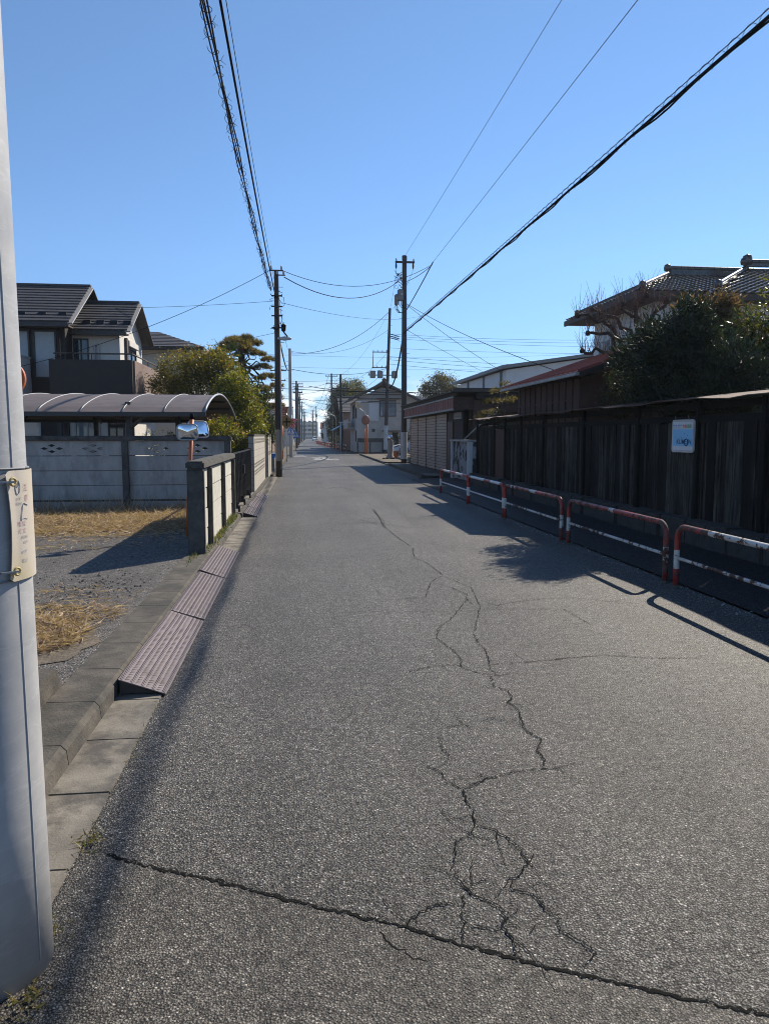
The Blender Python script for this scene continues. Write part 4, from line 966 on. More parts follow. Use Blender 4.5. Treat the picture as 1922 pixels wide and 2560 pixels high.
def palm(lv):
    for i in range(26):
        a = RNG.uniform(0, 2 * math.pi); el = RNG.uniform(-0.35, 1.1); L = RNG.uniform(.45, .75)
        s_ = np.array([-3.3, 34.5, 5.1]); d = np.array([math.cos(a) * math.cos(el), math.sin(a) * math.cos(el), math.sin(el)]); c = s_ + d * L
        lv.blades(np.repeat(s_[None], 2, 0), np.repeat(d[None], 2, 0), L, .03, np.array([.3, .3]))
        side = np.cross(d, [0, 0, 1]); side /= np.linalg.norm(side); n = 24
        t_ = np.linspace(-1.35, 1.35, n); D = d[None] * np.cos(t_)[:, None] + side[None] * np.sin(t_)[:, None]; D[:, 2] -= .18
        lv.blades(np.repeat(c[None], n, 0), D, .52 - .12 * np.abs(t_), .05, np.full(n, RNG.uniform(.1, .9)))
tree('palm_tree', 'fan palm with drooping fronds in front of the cloud pruned pine', 'tree', (-3.3, 34.5, 0), ((-3.3, 34.5, 5.15), .11, .09), [], palm, 'lf_palm')
B1 = [((-4.3, 28.3, 4.0), (1.0, .9, .65)), ((-3.5, 28.3, 4.25), (.9, .9, .6)), ((-2.75, 28.2, 3.75), (.75, .8, .6)), ((-4.95, 28.3, 3.45), (.65, .7, .45)), ((-3.9, 28, 3.3), (1.1, .8, .5)), ((-2.6, 28, 3.2), (.7, .7, .5)), ((-3.1, 28.6, 4.1), (.8, .8, .5))]
tree('evergreen_tree', 'rounded evergreen tree with bronze green leaves beside the carport roof', 'tree', (-3.6, 28.5, 0), ((-3.6, 28.4, 2.9), .14, .10), [((-3.6, 28.4, 2.5), (c[0], c[1], c[2]), .06, .015) for c, r in B1] + [((-3.5, 28.4, 2.3), (-3.0, 28.2, 3.6), .05, .012), ((-3.6, 28.4, 2.6), (-4.6, 28.2, 3.7), .05, .012)],
     lambda lv: crown(lv, B1, 230, 30, .15, .085, .5, .3, .72, .1), 'lf_round')
B2 = [((-2.2, 26, 3.15), (.62, .7, .55)), ((-1.85, 26, 2.5), (.62, .7, .6)), ((-1.75, 25.6, 1.95), (.55, .7, .45)), ((-2.5, 26, 2.4), (.6, .6, .7)), ((-2.4, 26.3, 3.3), (.5, .5, .5)), ((-1.6, 26.6, 1.75), (.42, .6, .4)), ((-2.0, 25.8, 3.0), (.4, .5, .4))]
tree('camellia_tree', 'tall bushy camellia with yellow green leaves behind the black gate', 'tree', (-2.1, 26, 0), ((-2.1, 26, 2.6), .09, .05), [((-2.1, 26, 1.5), c, .04, .012) for c, r in B2], lambda lv: crown(lv, B2, 270, 30, .13, .08, .5, .3, .65, .08), 'lf_yel')
B3 = [((-1.75, 31, 2.5), (.55, .8, .8)), ((-1.35, 31.2, 1.9), (.40, .8, .6)), ((-2.2, 31, 2.6), (.6, .8, .8)), ((-1.55, 31.5, 3.1), (.42, .6, .5)), ((-1.95, 31.2, 1.6), (.6, .7, .5))]
tree('garden_tree', 'dark dense evergreen crowded against the left utility pole', 'tree', (-1.9, 31.2, 0), ((-1.8, 31.2, 2.4), .09, .05), [((-1.8, 31.2, 1.5), c, .04, .01) for c, r in B3], lambda lv: crown(lv, B3, 330, 26, .12, .08, .5, .2, .4), 'lf_dark')
B4 = [((-2.1, 20.0, 1.75), (.42, .5, .42)), ((-1.75, 19.8, 1.45), (.34, .5, .4)), ((-1.7, 19.6, 1.1), (.28, .4, .35)), ((-2.35, 20, 1.5), (.4, .5, .45)), ((-1.9, 19.8, 0.9), (.35, .4, .5))]
tree('flowering_shrub', 'orange tipped shrub with pink flowers behind the end of the panel wall', 'shrub', (-2.0, 20, 0), ((-2.0, 20, 1.2), .05, .03), [((-2.0, 20, .7), c, .025, .008) for c, r in B4], lambda lv: crown(lv, B4, 420, 28, .07, .05, .5, .4, .4, .12), 'lf_yel')
for i, (x, y, lab) in enumerate(((-8.6, 16.9, 'thin leaved shrub under the carport near the utility pole'), (-4.6, 24.9, 'low yellowish shrub under the far carport eave'), (-2.9, 25.0, 'dark low shrub under the right end of the carport roof'))):
    bl = [((x, y, 1.5), (.5, .35, .35)), ((x + .4, y, 1.3), (.4, .35, .4)), ((x - .4, y, 1.35), (.4, .35, .4)), ((x, y, .7), (.4, .3, .6))]
    tree('garden_shrub', lab, 'shrub', (x, y, 0), ((x, y, 1.1), .03, .02), [((x, y, .4), c, .015, .006) for c, r in bl], lambda lv, bl=bl: crown(lv, bl, 150, 20, .08, .055, .5, .3, .4), ('lf_box', 'lf_yel', 'lf_dark')[i])

for o_ in [o_ for o_ in bpy.data.objects if o_.name not in LEFT_START and o_.parent is None and o_.get('category') in ('tree', 'shrub') and o_.location.y > 17]:
    o_.location.y *= 1.04; o_.location.x = o_.location.x
# ================================================================== RIGHT SIDE
# --- guard rails
rr = random.Random(11)
def rail(y0, y1, label, reds, whites, worn, group='red and white guard rails on the right'):
    x = 3.96; H = 0.655; r = 0.031; cr = 0.15
    t = thing('guard_rail', label, 'guard rail', (x, (y0 + y1) / 2, 0.0), group)
    pts = [(x, y1, -.02), (x, y1, .20), (x, y1, .205), (x, y1, .40), (x, y1, .405), (x, y1, H - cr)]
    pts += [(x, y1 - cr + cr * math.cos(a), H - cr + cr * math.sin(a)) for a in np.linspace(0, math.pi / 2, 9)[1:]]
    seg = []; ya, yb = y1 - cr, y0 + cr; L_ = ya - yb
    cuts = worn
    for c in cuts: pts += [(x, ya - L_ * c, H), (x, ya - L_ * c - .004, H)]
    pts += [(x, y0 + cr - cr * math.sin(a), H - cr + cr * math.cos(a)) for a in np.linspace(0, math.pi / 2, 9)]
    pts += [(x, y0, .405), (x, y0, .40), (x, y0, .205), (x, y0, .20), (x, y0, -.02)]
    mats = []
    for a, b in zip(pts, pts[1:]):
        z = (a[2] + b[2]) / 2; y = (a[1] + b[1]) / 2
        if z < .2025: m = 0
        elif z < .4025: m = 1
        elif y > ya + .001 or y < yb - .001 or z < H - .01: m = 0
        else:
            u = (ya - y) / L_; m = (1 + sum(1 for c in cuts if u > c)) % 2 if True else 0
            m = 1 - m
        mats.append(m)
    MB().tube(pts, r, 14, mats).build('frame', [reds, whites], t, smooth='all')
    MB().tube([(x, y0 + .02, .315), (x, y1 - .02, .315)], .018, 10).build('lower_bar', whites, t, smooth='all')
    for y in (y0, y1): MB().lathe([(.05, 0.0), (.05, .012), (.034, .02)], 14, (x, y, 0.0)).build('foot', M['kerb'], t)
    return t
rail(17.2, 20.6, 'farthest of the red and white guard rails, brightly striped, beside the flaking wall', M['red'], M['white'], (.12, .38, .62, .88))
rail(14.1, 17.1, 'clean white topped guard rail, second from the far end', M['red'], M['white'], (.04, .5, .7, .97))
rail(10.85, 13.98, 'guard rail with a worn red top, third from the far end', M['redw'], M['whitew'], (.1, .2, .5, .62))
rail(7.6, 10.55, 'rusting guard rail with flaking white post, second from the camera', M['redw'], M['whitew'], (.5, .55))
rail(4.3, 7.36, 'rusty white topped guard rail nearest the camera', M['redw'], M['whitew'], (.16, .55, .8))
# --- charred timber fence
FX = 5.9
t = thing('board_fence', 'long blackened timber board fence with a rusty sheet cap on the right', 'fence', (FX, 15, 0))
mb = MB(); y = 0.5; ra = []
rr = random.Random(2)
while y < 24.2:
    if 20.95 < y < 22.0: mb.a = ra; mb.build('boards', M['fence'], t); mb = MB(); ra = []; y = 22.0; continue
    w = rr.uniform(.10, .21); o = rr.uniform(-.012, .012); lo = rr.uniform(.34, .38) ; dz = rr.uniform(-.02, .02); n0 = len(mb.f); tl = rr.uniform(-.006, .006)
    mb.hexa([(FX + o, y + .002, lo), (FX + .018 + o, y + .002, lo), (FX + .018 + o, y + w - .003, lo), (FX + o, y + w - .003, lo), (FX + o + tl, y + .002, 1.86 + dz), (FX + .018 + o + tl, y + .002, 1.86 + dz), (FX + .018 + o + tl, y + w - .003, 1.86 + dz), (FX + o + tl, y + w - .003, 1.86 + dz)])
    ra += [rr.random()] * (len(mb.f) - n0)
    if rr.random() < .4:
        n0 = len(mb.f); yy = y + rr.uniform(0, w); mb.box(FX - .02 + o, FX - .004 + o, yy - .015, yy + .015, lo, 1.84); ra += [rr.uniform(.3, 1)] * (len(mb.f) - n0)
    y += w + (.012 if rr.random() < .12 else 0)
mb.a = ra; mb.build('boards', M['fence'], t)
for y in (3.2, 5.1, 7.0, 8.85, 10.45, 12.4, 14.9, 17.5, 19.3, 20.85, 22.05, 24.2):
    MB().box(FX - .055, FX - .0, y - .05, y + .05, .10, 2.12).build('post', M['fencepost'], t, bevel=.008)
MB().box(FX - .035, FX - .013, .5, 24.2, 1.80, 1.90).build('rail', M['fencepost'], t)
MB().box(FX + .03, FX + .09, .5, 24.2, 1.2, 1.28).build('rail', M['fencepost'], t)
mb = MB(); n = 60
for i in range(n):
    a, b = .4 + 24.1 * i / n, .4 + 24.1 * (i + 1) / n
    za, zb = [.018 * math.sin(v * 1.9) + .012 * math.sin(v * 5.1 + 1) for v in (a, b)]
    mb.hexa([(5.60, a, 2.115 + za), (6.18, a, 2.20), (6.18, b, 2.20), (5.60, b, 2.115 + zb), (5.60, a, 2.127 + za), (6.18, a, 2.212), (6.18, b, 2.212), (5.60, b, 2.127 + zb)])
mb.build('cap_sheet', M['caprust'], t)
MB().box(FX - .0, FX + .06, .5, 24.2, 2.0, 2.1).build('cap_rail', M['fencepost'], t)
mb = MB(); y = .4; q = random.Random(8)
while y < 24.3:
    w = q.uniform(.35, .8); mb.box(5.66 + q.uniform(-.03, .03), 6.05, y + .006, y + w, -.02, .37 + q.uniform(-.02, .01)); y += w
mb.build('stone_footing', M['stone'], t, bevel=.02)
MB().box(FX - .01, FX + .02, 21.0, 21.98, .12, 1.78).build('door', M['doorbrown'], t, bevel=.005)
# --- learning centre sign on the fence
t = thing('wall_sign', 'small pale blue tuition sign with rounded frame hung on the black fence', 'sign', (FX - .08, 10.78, 1.35))
SXX = FX - .085
def onsign(x, y, z): return (SXX - z, 10.78 - x, 1.60 + y)
def sg_panel(w, h, r, d0, d1, name, mat, cx=0, cy=0):
    ol = rrect(w, h, r); n = len(ol); mb = MB()
    mb.add([onsign(x + cx, y + cy, d0) for x, y in ol] + [onsign(x + cx, y + cy, d1) for x, y in ol], [tuple(range(n)), tuple(range(2 * n - 1, n - 1, -1))] + [(i, (i + 1) % n, n + (i + 1) % n, n + i) for i in range(n)])
    return mb.build(name, mat, t)
swhite = plain('sign white', (0.62, 0.64, 0.66), .4, var=.05); sblue = plain('sign blue', (0.20, 0.50, 0.74), .4, var=.06); snavy = plain('sign navy', (0.02, 0.06, 0.16), .4, var=.05)
sg_panel(.66, .50, .05, -.02, .0, 'frame', M['insul']); sg_panel(.58, .43, .012, .0, .004, 'face', swhite); sg_panel(.60, .255, .002, .004, .006, 'blue_field', sblue, .01, -.025)
for body, x, c in (('算数', -.225, (.12, .28, .55)), ('数学', -.085, (.12, .28, .55)), ('英語', .06, (.62, .10, .05)), ('国語', .20, (.12, .32, .10))):
    text_mesh(body, .062, plain('sign ink', c, .4, var=.05), 'lettering', t, lambda u, v, z, x=x: onsign(u + x, v * 1.0 + .14, .0065), sx=1.0, bold=.0012)
text_mesh('KUM', .10, snavy, 'lettering', t, lambda u, v, z: onsign(u * 1.15 - .045, v - .09, .0085), bold=.0015); text_mesh('N', .10, snavy, 'lettering', t, lambda u, v, z: onsign(u * 1.15 + .228, v - .09, .0085), bold=.0015)
MB().tube([onsign(.125 + .045 * math.cos(a), -.095 + .052 * math.sin(a), .0085) for a in np.linspace(0, 6.2832, 28)], .008, 6).build('emblem', snavy, t, smooth='all')
MB().tube([onsign(.125 + .02 * math.cos(a), -.105 + .016 * math.sin(a), .0085) for a in np.linspace(3.5, 5.9, 8)], .003, 5).tube([onsign(.11, -.08, .0085), onsign(.113, -.085, .0085)], .004, 5).tube([onsign(.137, -.08, .0085), onsign(.14, -.085, .0085)], .004, 5).build('emblem', snavy, t)
mb = MB()
for x, y in ((-.2, -.02), (.06, .03), (-.1, -.035), (-.02, -.03), (.16, .0)): mb.tube([onsign(x, y, .0085), onsign(x + .006, y + .008, .0085)], .004, 5)
mb.build('dots', snavy, t)
for x in (-.2, .19): MB().tube([onsign(x, .24, .002), onsign(x, .31, .03)], .004, 6).build('hook', M['steeldull'], t)
# --- flaking white wall
t = thing('garden_wall', 'white concrete wall with flaking black stained render beside the shuttered shop', 'wall', (5.9, 26, 0))
MB().box(5.78, 5.86, 25.06, 27.7, .05, 1.40).build('panel', M['peel'], t); MB().box(5.86, 6.22, 24.92, 25.0, .0, 1.40).build('panel', M['peel'], t)
for (x, y) in ((5.80, 24.98), (5.80, 27.75), (6.26, 24.96)): MB().box(x - .08, x + .08, y - .08, y + .08, 0, 1.401).build('post', M['polewhite'], t, bevel=.012)
MB().box(5.68, 5.93, 24.86, 27.88, 1.402, 1.47).box(5.931, 6.38, 24.86, 25.06, 1.402, 1.468).build('coping', M['trimgrey'], t, bevel=.012)
# --- shuttered shop
t = thing('shop', 'low shop with four closed pale shutters and a faded red fascia', 'shop', (7, 35, 0))
SY0, SY1, SX = 31.5, 42.0, 6.3
for i in range(4):
    a = SY0 + i * 2.625; b = a + 2.625 - .06; mb = MB(); n = 19
    for j in range(n):
        z0 = .06 + j * (2.50 / n); z1 = z0 + 2.50 / n
        mb.hexa([(SX + .02, a, z0), (SX + .04, a, z0), (SX + .04, b, z0), (SX + .02, b, z0), (SX - .012, a, z1 - .03), (SX + .04, a, z1 - .03), (SX + .04, b, z1 - .03), (SX - .012, b, z1 - .03)])
        mb.box(SX + .03, SX + .04, a, b, z1 - .03, z1)
    mb.m = [1 if k_ % 12 >= 6 else 0 for k_ in range(len(mb.f))]; s_ = mb.build('shutter', [M['shutter'], plain('shutter groove', (.20, .155, .135), .7)], t); MB().box(SX - .03, SX + .0, a + 1.15, a + 1.4, .5, .53).build('shutter_handle', M['steeldull'], s_)
for i in range(5): y = SY0 + i * 2.625 - .03; MB().box(SX - .02, SX + .06, y - .035, y + .035, .03, 2.56).build('guide_rail', M['brown'], t)
MB().box(SX + .041, 12, SY0, SY1, 0, 2.95).build('wall', M['browndark'], t)
mb = MB(); mb.box(5.93, 5.97, 28.4, 41.75, 2.66, 3.06); n = 26
for i in range(n): y = 28.4 + 13.35 * i / n; mb.box(5.915, 5.93, y + .01, y + .03, 2.66, 3.06)
mb.build('fascia', M['fascia'], t); MB().box(5.88, 5.98, 28.38, 41.8, 3.06, 3.12).box(5.88, 5.98, 28.38, 41.8, 2.59, 2.66).build('fascia_trim', M['trimgrey'], t, bevel=.01)
MB().box(5.93, 6.75, 28.36, 28.399, 2.62, 3.10).build('fascia_return', plain('rusted fascia end', (.05, .025, .02), .8, var=.4, stain=(.15, .07, .03), stain_at=(.6, .68), stain_sc=5), t)
MB().box(5.98, SX + .04, 28.4, 41.7, 2.57, 2.62).build('fascia_soffit', M['browndark'], t)
mb = MB(); n = 92
for i in range(n):
    y0 = 27.9 + 14.3 * i / n; w = 14.3 / n; 
    mb.hexa([(5.75, y0, 3.26), (12.6, y0, 3.44), (12.6, y0 + w * .5, 3.44), (5.75, y0 + w * .5, 3.26), (5.75, y0, 3.30), (12.6, y0, 3.48), (12.6, y0 + w * .5, 3.48), (5.75, y0 + w * .5, 3.30)])
    mb.hexa([(5.75, y0 + w * .5, 3.245), (12.6, y0 + w * .5, 3.425), (12.6, y0 + w, 3.425), (5.75, y0 + w, 3.245), (5.75, y0 + w * .5, 3.265), (12.6, y0 + w * .5, 3.445), (12.6, y0 + w, 3.445), (5.75, y0 + w, 3.265)])
mb.build('roof', M['corr'], t)
MB().box(5.80, 12.6, 27.87, 27.92, 3.27, 3.42).build('verge', M['corr'], t)
MB().box(5.9, 5.98, 28, 42.1, 3.125, 3.25).box(6.75, 12.4, 28.0, 28.1, 3.0, 3.25).build('roof_beam', M['browndark'], t)
MB().box(6.72, 6.98, 28.3, 28.56, 0, 3.0).build('column', M['brown'], t); MB().box(6.98, 12.4, 28.35, 28.5, 2.55, 2.85).build('beam', M['brown'], t); MB().box(11.9, 12.1, 28.3, 28.5, 0, 3.0).build('column', M['brown'], t)
MB().box(6.34, 6.4, 28.6, 31.46, .05, 2.56).build('side_wall', M['browndark'], t)
MB().box(6.28, 6.36, 30.2, 31.3, .05, 2.2).build('door', M['brown'], t, bevel=.01)
f = MB().box(6.30, 6.335, 28.75, 30.05, 2.28, 2.32).box(6.30, 6.335, 28.75, 30.05, 2.5, 2.54).box(6.30, 6.335, 28.75, 28.79, 2.32, 2.5).box(6.30, 6.335, 30.01, 30.05, 2.32, 2.5).build('window', M['trimgrey'], t); MB().box(6.31, 6.33, 28.79, 30.01, 2.32, 2.5).build('pane', M['glass'], f)
MB().box(7.2, 12.3, 31.3, 31.45, 0, 2.95).build('back_panel', plain('grey corrugated sheet', (.09, .085, .075), .8, var=.3, stretch=(6, 1, .5)), t)
f = MB().box(8.0, 8.5, 31.2, 31.29, 1.0, 2.1).build('window', M['browndark'], t); MB().box(8.05, 8.45, 31.18, 31.2, 1.05, 2.05).build('pane', M['glass'], f)
MB().box(4.85, 5.6, 28.9, 30.3, .03, .06).single('drain_cover', M['conc'], 'pale concrete drain cover at the road edge before the shop', 'cover', bevel=.01)
# --- red roofed shed behind the fence
t = thing('shed', 'brown boarded shed with a sloping red metal roof just behind the fence', 'shed', (7, 17.5, 0))
MB().prism([(5.96, 0), (10.2, 0), (10.2, 3.2), (8.7, 3.86), (5.96, 2.98)], 'y', 15.35, 19.9).build('wall', M['shedwall'], t)
mb = MB(); y = 15.36
while y < 19.85: mb.box(5.93, 5.958, y, y + .04, .4, 2.92); y += .43
mb.box(5.935, 5.958, 15.35, 19.9, 2.36, 2.40); mb.build('batten', M['shedwall'], t)
ex, ez, rx, rz, ya_, yb_ = 5.55, 2.90, 8.7, 3.96, 14.5, 20.1
mb = MB(); mb.hexa([(ex, ya_, ez - .03), (rx, ya_, rz - .03), (rx, yb_, rz - .03), (ex, yb_, ez - .03), (ex, ya_, ez), (rx, ya_, rz), (rx, yb_, rz), (ex, yb_, ez)])
mb.hexa([(rx, ya_, rz - .03), (10.6, ya_, 3.1), (10.6, yb_, 3.1), (rx, yb_, rz - .03), (rx, ya_, rz), (10.6, ya_, 3.13), (10.6, yb_, 3.13), (rx, yb_, rz)])
for i in range(19): y = ya_ + .01 + i * .31; mb.bar((ex, y, ez + .015), (rx, y, rz + .015), .025, .035)
mb.build('roof', M['redroof'], t)
MB().box(5.50, 5.57, ya_ - .04, yb_ + .03, ez - .09, ez - .03).build('gutter', M['trimgrey'], t); MB().bar((ex, ya_ - .02, ez - .08), (rx, ya_ - .02, rz - .08), .03, .10).build('verge_board', M['browndark'], t); MB().box(5.58, 5.95, ya_ + .1, yb_ - .1, ez - .07, ez - .04).build('soffit', M['browndark'], t)
# --- warehouse
t = thing('warehouse', 'white walled warehouse with a long grey eave beyond the shop', 'warehouse', (17, 50, 0))
MB().prism([(12.2, 0), (24, 0), (24, 6.0), (18, 6.35), (12.2, 5.5)], 'y', 43.3, 57).build('wall', M['stucco'], t)
MB().hexa([(11.8, 42.9, 5.52), (18, 42.9, 6.42), (18, 57.4, 6.42), (11.8, 57.4, 5.52), (11.8, 42.9, 5.72), (18, 42.9, 6.6), (18, 57.4, 6.6), (11.8, 57.4, 5.72)]).hexa([(18.001, 42.9, 6.42), (24.4, 42.9, 6.0), (24.4, 57.4, 6.0), (18.001, 57.4, 6.42), (18.001, 42.9, 6.6), (24.4, 42.9, 6.2), (24.4, 57.4, 6.2), (18.001, 57.4, 6.6)]).build('roof', M['steeldull'], t)
for y in (44.2, 48.5, 53): downpipe(t, 12.12, y, 0, 5.5, 'steeldull', .06)
for y in (46, 50.5): window(t, 'x', y, y + 1.4, 3.2, 4.2, 12.2, -1)
# --- large tiled house
t = thing('house', 'large two storey white house with a glazed dark tiled hip roof above the trees', 'house', (16, 27, 0))
def inside(p, poly):
    c = False; n = len(poly)
    for i in range(n):
        (x0, y0), (x1, y1) = poly[i], poly[i - 1]
        if (y0 > p[1]) != (y1 > p[1]) and p[0] < (x1 - x0) * (p[1] - y0) / (y1 - y0) + x0: c = not c
    return c
def tiled(mb, poly3, e0, e1, tw=.27, th=.235):
    # poly3: roof facet; e0-e1: its eave edge. Rows of curved tiles as real relief
    e0, e1 = Vector(e0), Vector(e1); P = [Vector(p) for p in poly3]; u = (e1 - e0).normalized(); nn = (P[1] - P[0]).cross(P[2] - P[0]).normalized()
    if nn.z < 0: nn = -nn
    w = nn.cross(u); w = w if w.z > 0 else -w
    q = [((p - e0).dot(u), (p - e0).dot(w)) for p in P]; U0, U1 = min(a for a, b in q), max(a for a, b in q); V1 = max(b for a, b in q)
    nu = int((U1 - U0) / tw * 6); nv = int(V1 / th) ; idx = {}
    prof = [0, .018, .045, .052, .045, .018]
    def vert(i, j, k):
        key = (i, j, k)
        if key not in idx:
            a = U0 + (U1 - U0) * i / nu; b = V1 * (j + k * .999) / nv; h = prof[i % 6] + (.045 if k == 0 else .002)
            idx[key] = len(mb.v); mb.v.append(tuple(e0 + u * a + w * b + nn * h))
        return idx[key]
    for j in range(nv):
        for i in range(nu):
            a = U0 + (U1 - U0) * (i + .5) / nu; b = V1 * (j + .5) / nv
            if inside((a, b), q):
                mb.f.append((vert(i, j, 0), vert(i + 1, j, 0), vert(i + 1, j, 1), vert(i, j, 1))); mb.m.append(0)
                if True: mb.f.append((vert(i, j, 0), vert(i, j, -.02), vert(i + 1, j, -.02), vert(i + 1, j, 0))); mb.m.append(0)
    b = len(mb.v); mb.v += [tuple(p - nn * .02) for p in P]; mb.f.append(tuple(range(b, b + len(P)))); mb.m.append(0)
def ridge(t, pts, r, name='ridge', endcap=True):
    mb = MB(); P = [Vector(p) for p in pts]
    for a, b in zip(P, P[1:]):
        n = max(2, int((b - a).length / .26))
        for i in range(n): mb.tube([a.lerp(b, i / n), a.lerp(b, (i + .92) / n), a.lerp(b, (i + 1) / n)], [r, r, r * .78], 10)
        mb.bar(a - Vector((0, 0, r * .9)), b - Vector((0, 0, r * .9)), r * 1.5, r * 1.6)
    o = mb.build(name, M['tile'], t, smooth=True)
    if endcap:
        a = P[0]; MB().lathe([(.001, -.14), (r * 1.2, -.11), (r * 1.5, 0), (r * 1.2, .11), (.001, .16)], 12, (a.x, a.y, a.z)).build('ridge_end', M['tile'], t, smooth='all')
ec0, ec1, ec2, ec3 = (11.0, 23.6, 6.3), (21.5, 23.6, 6.3), (21.5, 30.2, 6.3), (11.0, 30.2, 6.3)
rg0, rg1 = (13.95, 27.3, 7.62), (18.6, 27.3, 7.62)
for fc, e in (((ec0, ec1, rg1, rg0), (ec0, ec1)), ((ec3, ec0, rg0), (ec3, ec0)), ((ec1, ec2, rg1), (ec1, ec2)), ((ec2, ec3, rg0, rg1), (ec2, ec3))):
    mb = MB(); tiled(mb, fc, *e); mb.build('roof', M['tile'], t, smooth=30, fix=False)
for a, b in ((ec0, rg0), (ec1, rg1), (ec3, rg0)): ridge(t, [(a[0] + (b[0] - a[0]) * .12, a[1] + (b[1] - a[1]) * .12, a[2] + (b[2] - a[2]) * .12 + .12), (b[0], b[1], b[2] + .1)], .085)
ridge(t, [(rg0[0] - .1, rg0[1], rg0[2] + .28), (rg1[0], rg1[1], rg1[2] + .28)], .09)
MB().box(rg0[0], rg1[0], rg0[1] - .12, rg0[1] + .12, rg0[2] - .05, rg0[2] + .2).build('ridge_wall', M['tile'], t)
# projecting wing
wc0, wc1 = (13.15, 22.7, 6.1), (22, 22.7, 6.1); wr0, wr1 = (16.35, 26.2, 7.65), (20, 26.2, 7.65)
mb = MB(); tiled(mb, (wc0, wc1, wr1, wr0), wc0, wc1); mb.build('roof', M['tile'], t, smooth=30, fix=False)
mb = MB(); tiled(mb, ((13.15, 29, 6.1), wc0, wr0), (13.15, 29, 6.1), wc0); mb.build('roof', M['tile'], t, smooth=30, fix=False)
ridge(t, [(wc0[0] + .35, wc0[1] + .45, wc0[2] + .38), (wr0[0], wr0[1], wr0[2] + .1)], .085); ridge(t, [(wr0[0] - .1, wr0[1], wr0[2] + .3), (wr1[0], wr1[1], wr1[2] + .3)], .10)
MB().lathe([(.001, -.2), (.15, -.18), (.18, 0), (.15, .14), (.001, .22)], 14, (wr0[0], wr0[1], wr0[2] + .36)).build('ridge_end', M['tile'], t, smooth='all')
MB().box(11.0, 13.14, 23.52, 23.6, 6.10, 6.3).box(10.92, 11.0, 23.52, 30.2, 6.10, 6.3).box(13.15, 22, 22.62, 22.7, 5.9, 6.1).build('gutter', M['soffit'], t)
MB().box(11.02, 21.4, 23.62, 30.1, 6.12, 6.17).box(13.2, 22, 22.72, 23.6, 5.93, 5.99).build('soffit', M['soffit'], t)
MB().box(12.0, 21, 24.4, 29.6, 0, 6.12).build('wall', M['stucco'], t); MB().box(13.9, 21.2, 23.5, 24.399, 0, 5.93).build('wing_wall', M['stucco'], t)
window(t, 'x', 25.0, 26.4, 3.9, 5.3, 12.0, -1, .06, 'glassblue', 'insul'); window(t, 'x', 27.6, 29, 3.9, 5.3, 12.0, -1, .06, 'glassblue', 'insul')
window(t, 'y', 14.9, 16.6, 3.9, 5.3, 23.5, -1, .06, 'glassblue', 'soffit'); window(t, 'y', 12.5, 13.5, 3.9, 5.2, 24.4, -1, .06, 'glassblue', 'soffit')
MB().tube([(14.1, 22.7, 5.95), (14.1, 23.1, 5.6), (14.0, 23.42, 5.3), (14.0, 23.42, 0)], .05, 8).build('downpipe', M['soffit'], t, smooth=True)

# ------------------------------------------------------------------ garden trees behind the fence
def conifer(lv, blobs, n, spread, size, bias=0.0):
    crown(lv, blobs, n, 30, spread, size, 0.22, 0.5, .35, bias)
B = [((6.45, 11.9, 2.8), (.48, .65, .55)), ((6.42, 11.75, 3.2), (.32, .38, .36)), ((6.35, 12.5, 2.6), (.34, .5, .45)), ((6.7, 11.8, 2.5), (.6, .7, .6)), ((6.5, 11.6, 2.2), (.5, .7, .5)), ((6.40, 11.65, 3.5), (.14, .16, .24)), ((6.3, 13.0, 2.5), (.35, .5, .4)), ((6.1, 11.9, 2.9), (.35, .5, .35)), ((6.9, 11.2, 2.5), (.5, .6, .5)), ((5.95, 12.9, 3.0), (.28, .45, .25)), ((6.0, 12.2, 3.25), (.26, .35, .22)), ((5.95, 11.4, 3.15), (.24, .35, .25))]
tree('juniper_tree', 'broad dark juniper rising over the fence left of the sign', 'tree', (6.6, 12.0, 0), ((6.5, 12.0, 2.8), .12, .06), [((6.55, 12.0, 1.5), c, .04, .012) for c, r in B], lambda lv: conifer(lv, B, 420, .11, .12), 'lf_con')
B = [((7.95, 13.9, 3.7), (.42, .55, .45)), ((8.0, 13.8, 4.05), (.22, .25, .25)), ((8.3, 13.9, 3.3), (.5, .6, .5)), ((7.5, 13.9, 3.3), (.45, .6, .5)), ((8.25, 13.8, 3.95), (.18, .2, .22)), ((7.65, 13.9, 3.95), (.16, .2, .2))]
tree('browned_cypress', 'cypress with browned feathery tips standing before the tiled roof', 'tree', (7.95, 13.9, 0), ((7.95, 13.9, 3.6), .12, .05), [((7.95, 13.9, 2.5), c, .04, .01) for c, r in B], lambda lv: conifer(lv, B, 240, .12, .13, .1), 'lf_brown')
B = [((8.0, 12.9, 2.9), (.7, .8, .6)), ((7.6, 12.2, 2.55), (.7, .8, .55)), ((7.35, 11.6, 2.25), (.6, .7, .5)), ((8.2, 12.6, 3.35), (.5, .6, .5)), ((8.5, 12.6, 2.7), (.7, .7, .7)), ((7.0, 12.6, 2.1), (.6, .6, .4)), ((7.9, 11.5, 2.1), (.6, .6, .5))]
tree('oleander_shrub', 'large shrub of long narrow glossy leaves at the right edge above the sign', 'shrub', (8, 12.3, 0), ((8, 12.3, 2.2), .07, .04), [((8, 12.3, 1), c, .035, .01) for c, r in B], lambda lv: crown(lv, B, 150, 20, .14, .15, .2, .5, .35), 'lf_long')
B = [((8.1, 12.2, 3.85), (.25, .35, .55)), ((8.25, 12.3, 3.3), (.35, .4, .4)), ((8.6, 12.6, 3.6), (.4, .4, .5))]
tree('garden_shrub', 'upright yellowish bush at the extreme right below the tiled roof', 'shrub', (8.3, 12.4, 0), ((8.3, 12.4, 3.2), .05, .03), [((8.3, 12.4, 2), c, .02, .01) for c, r in B], lambda lv: crown(lv, B, 200, 20, .09, .08, .35, .4, .35), 'lf_round')
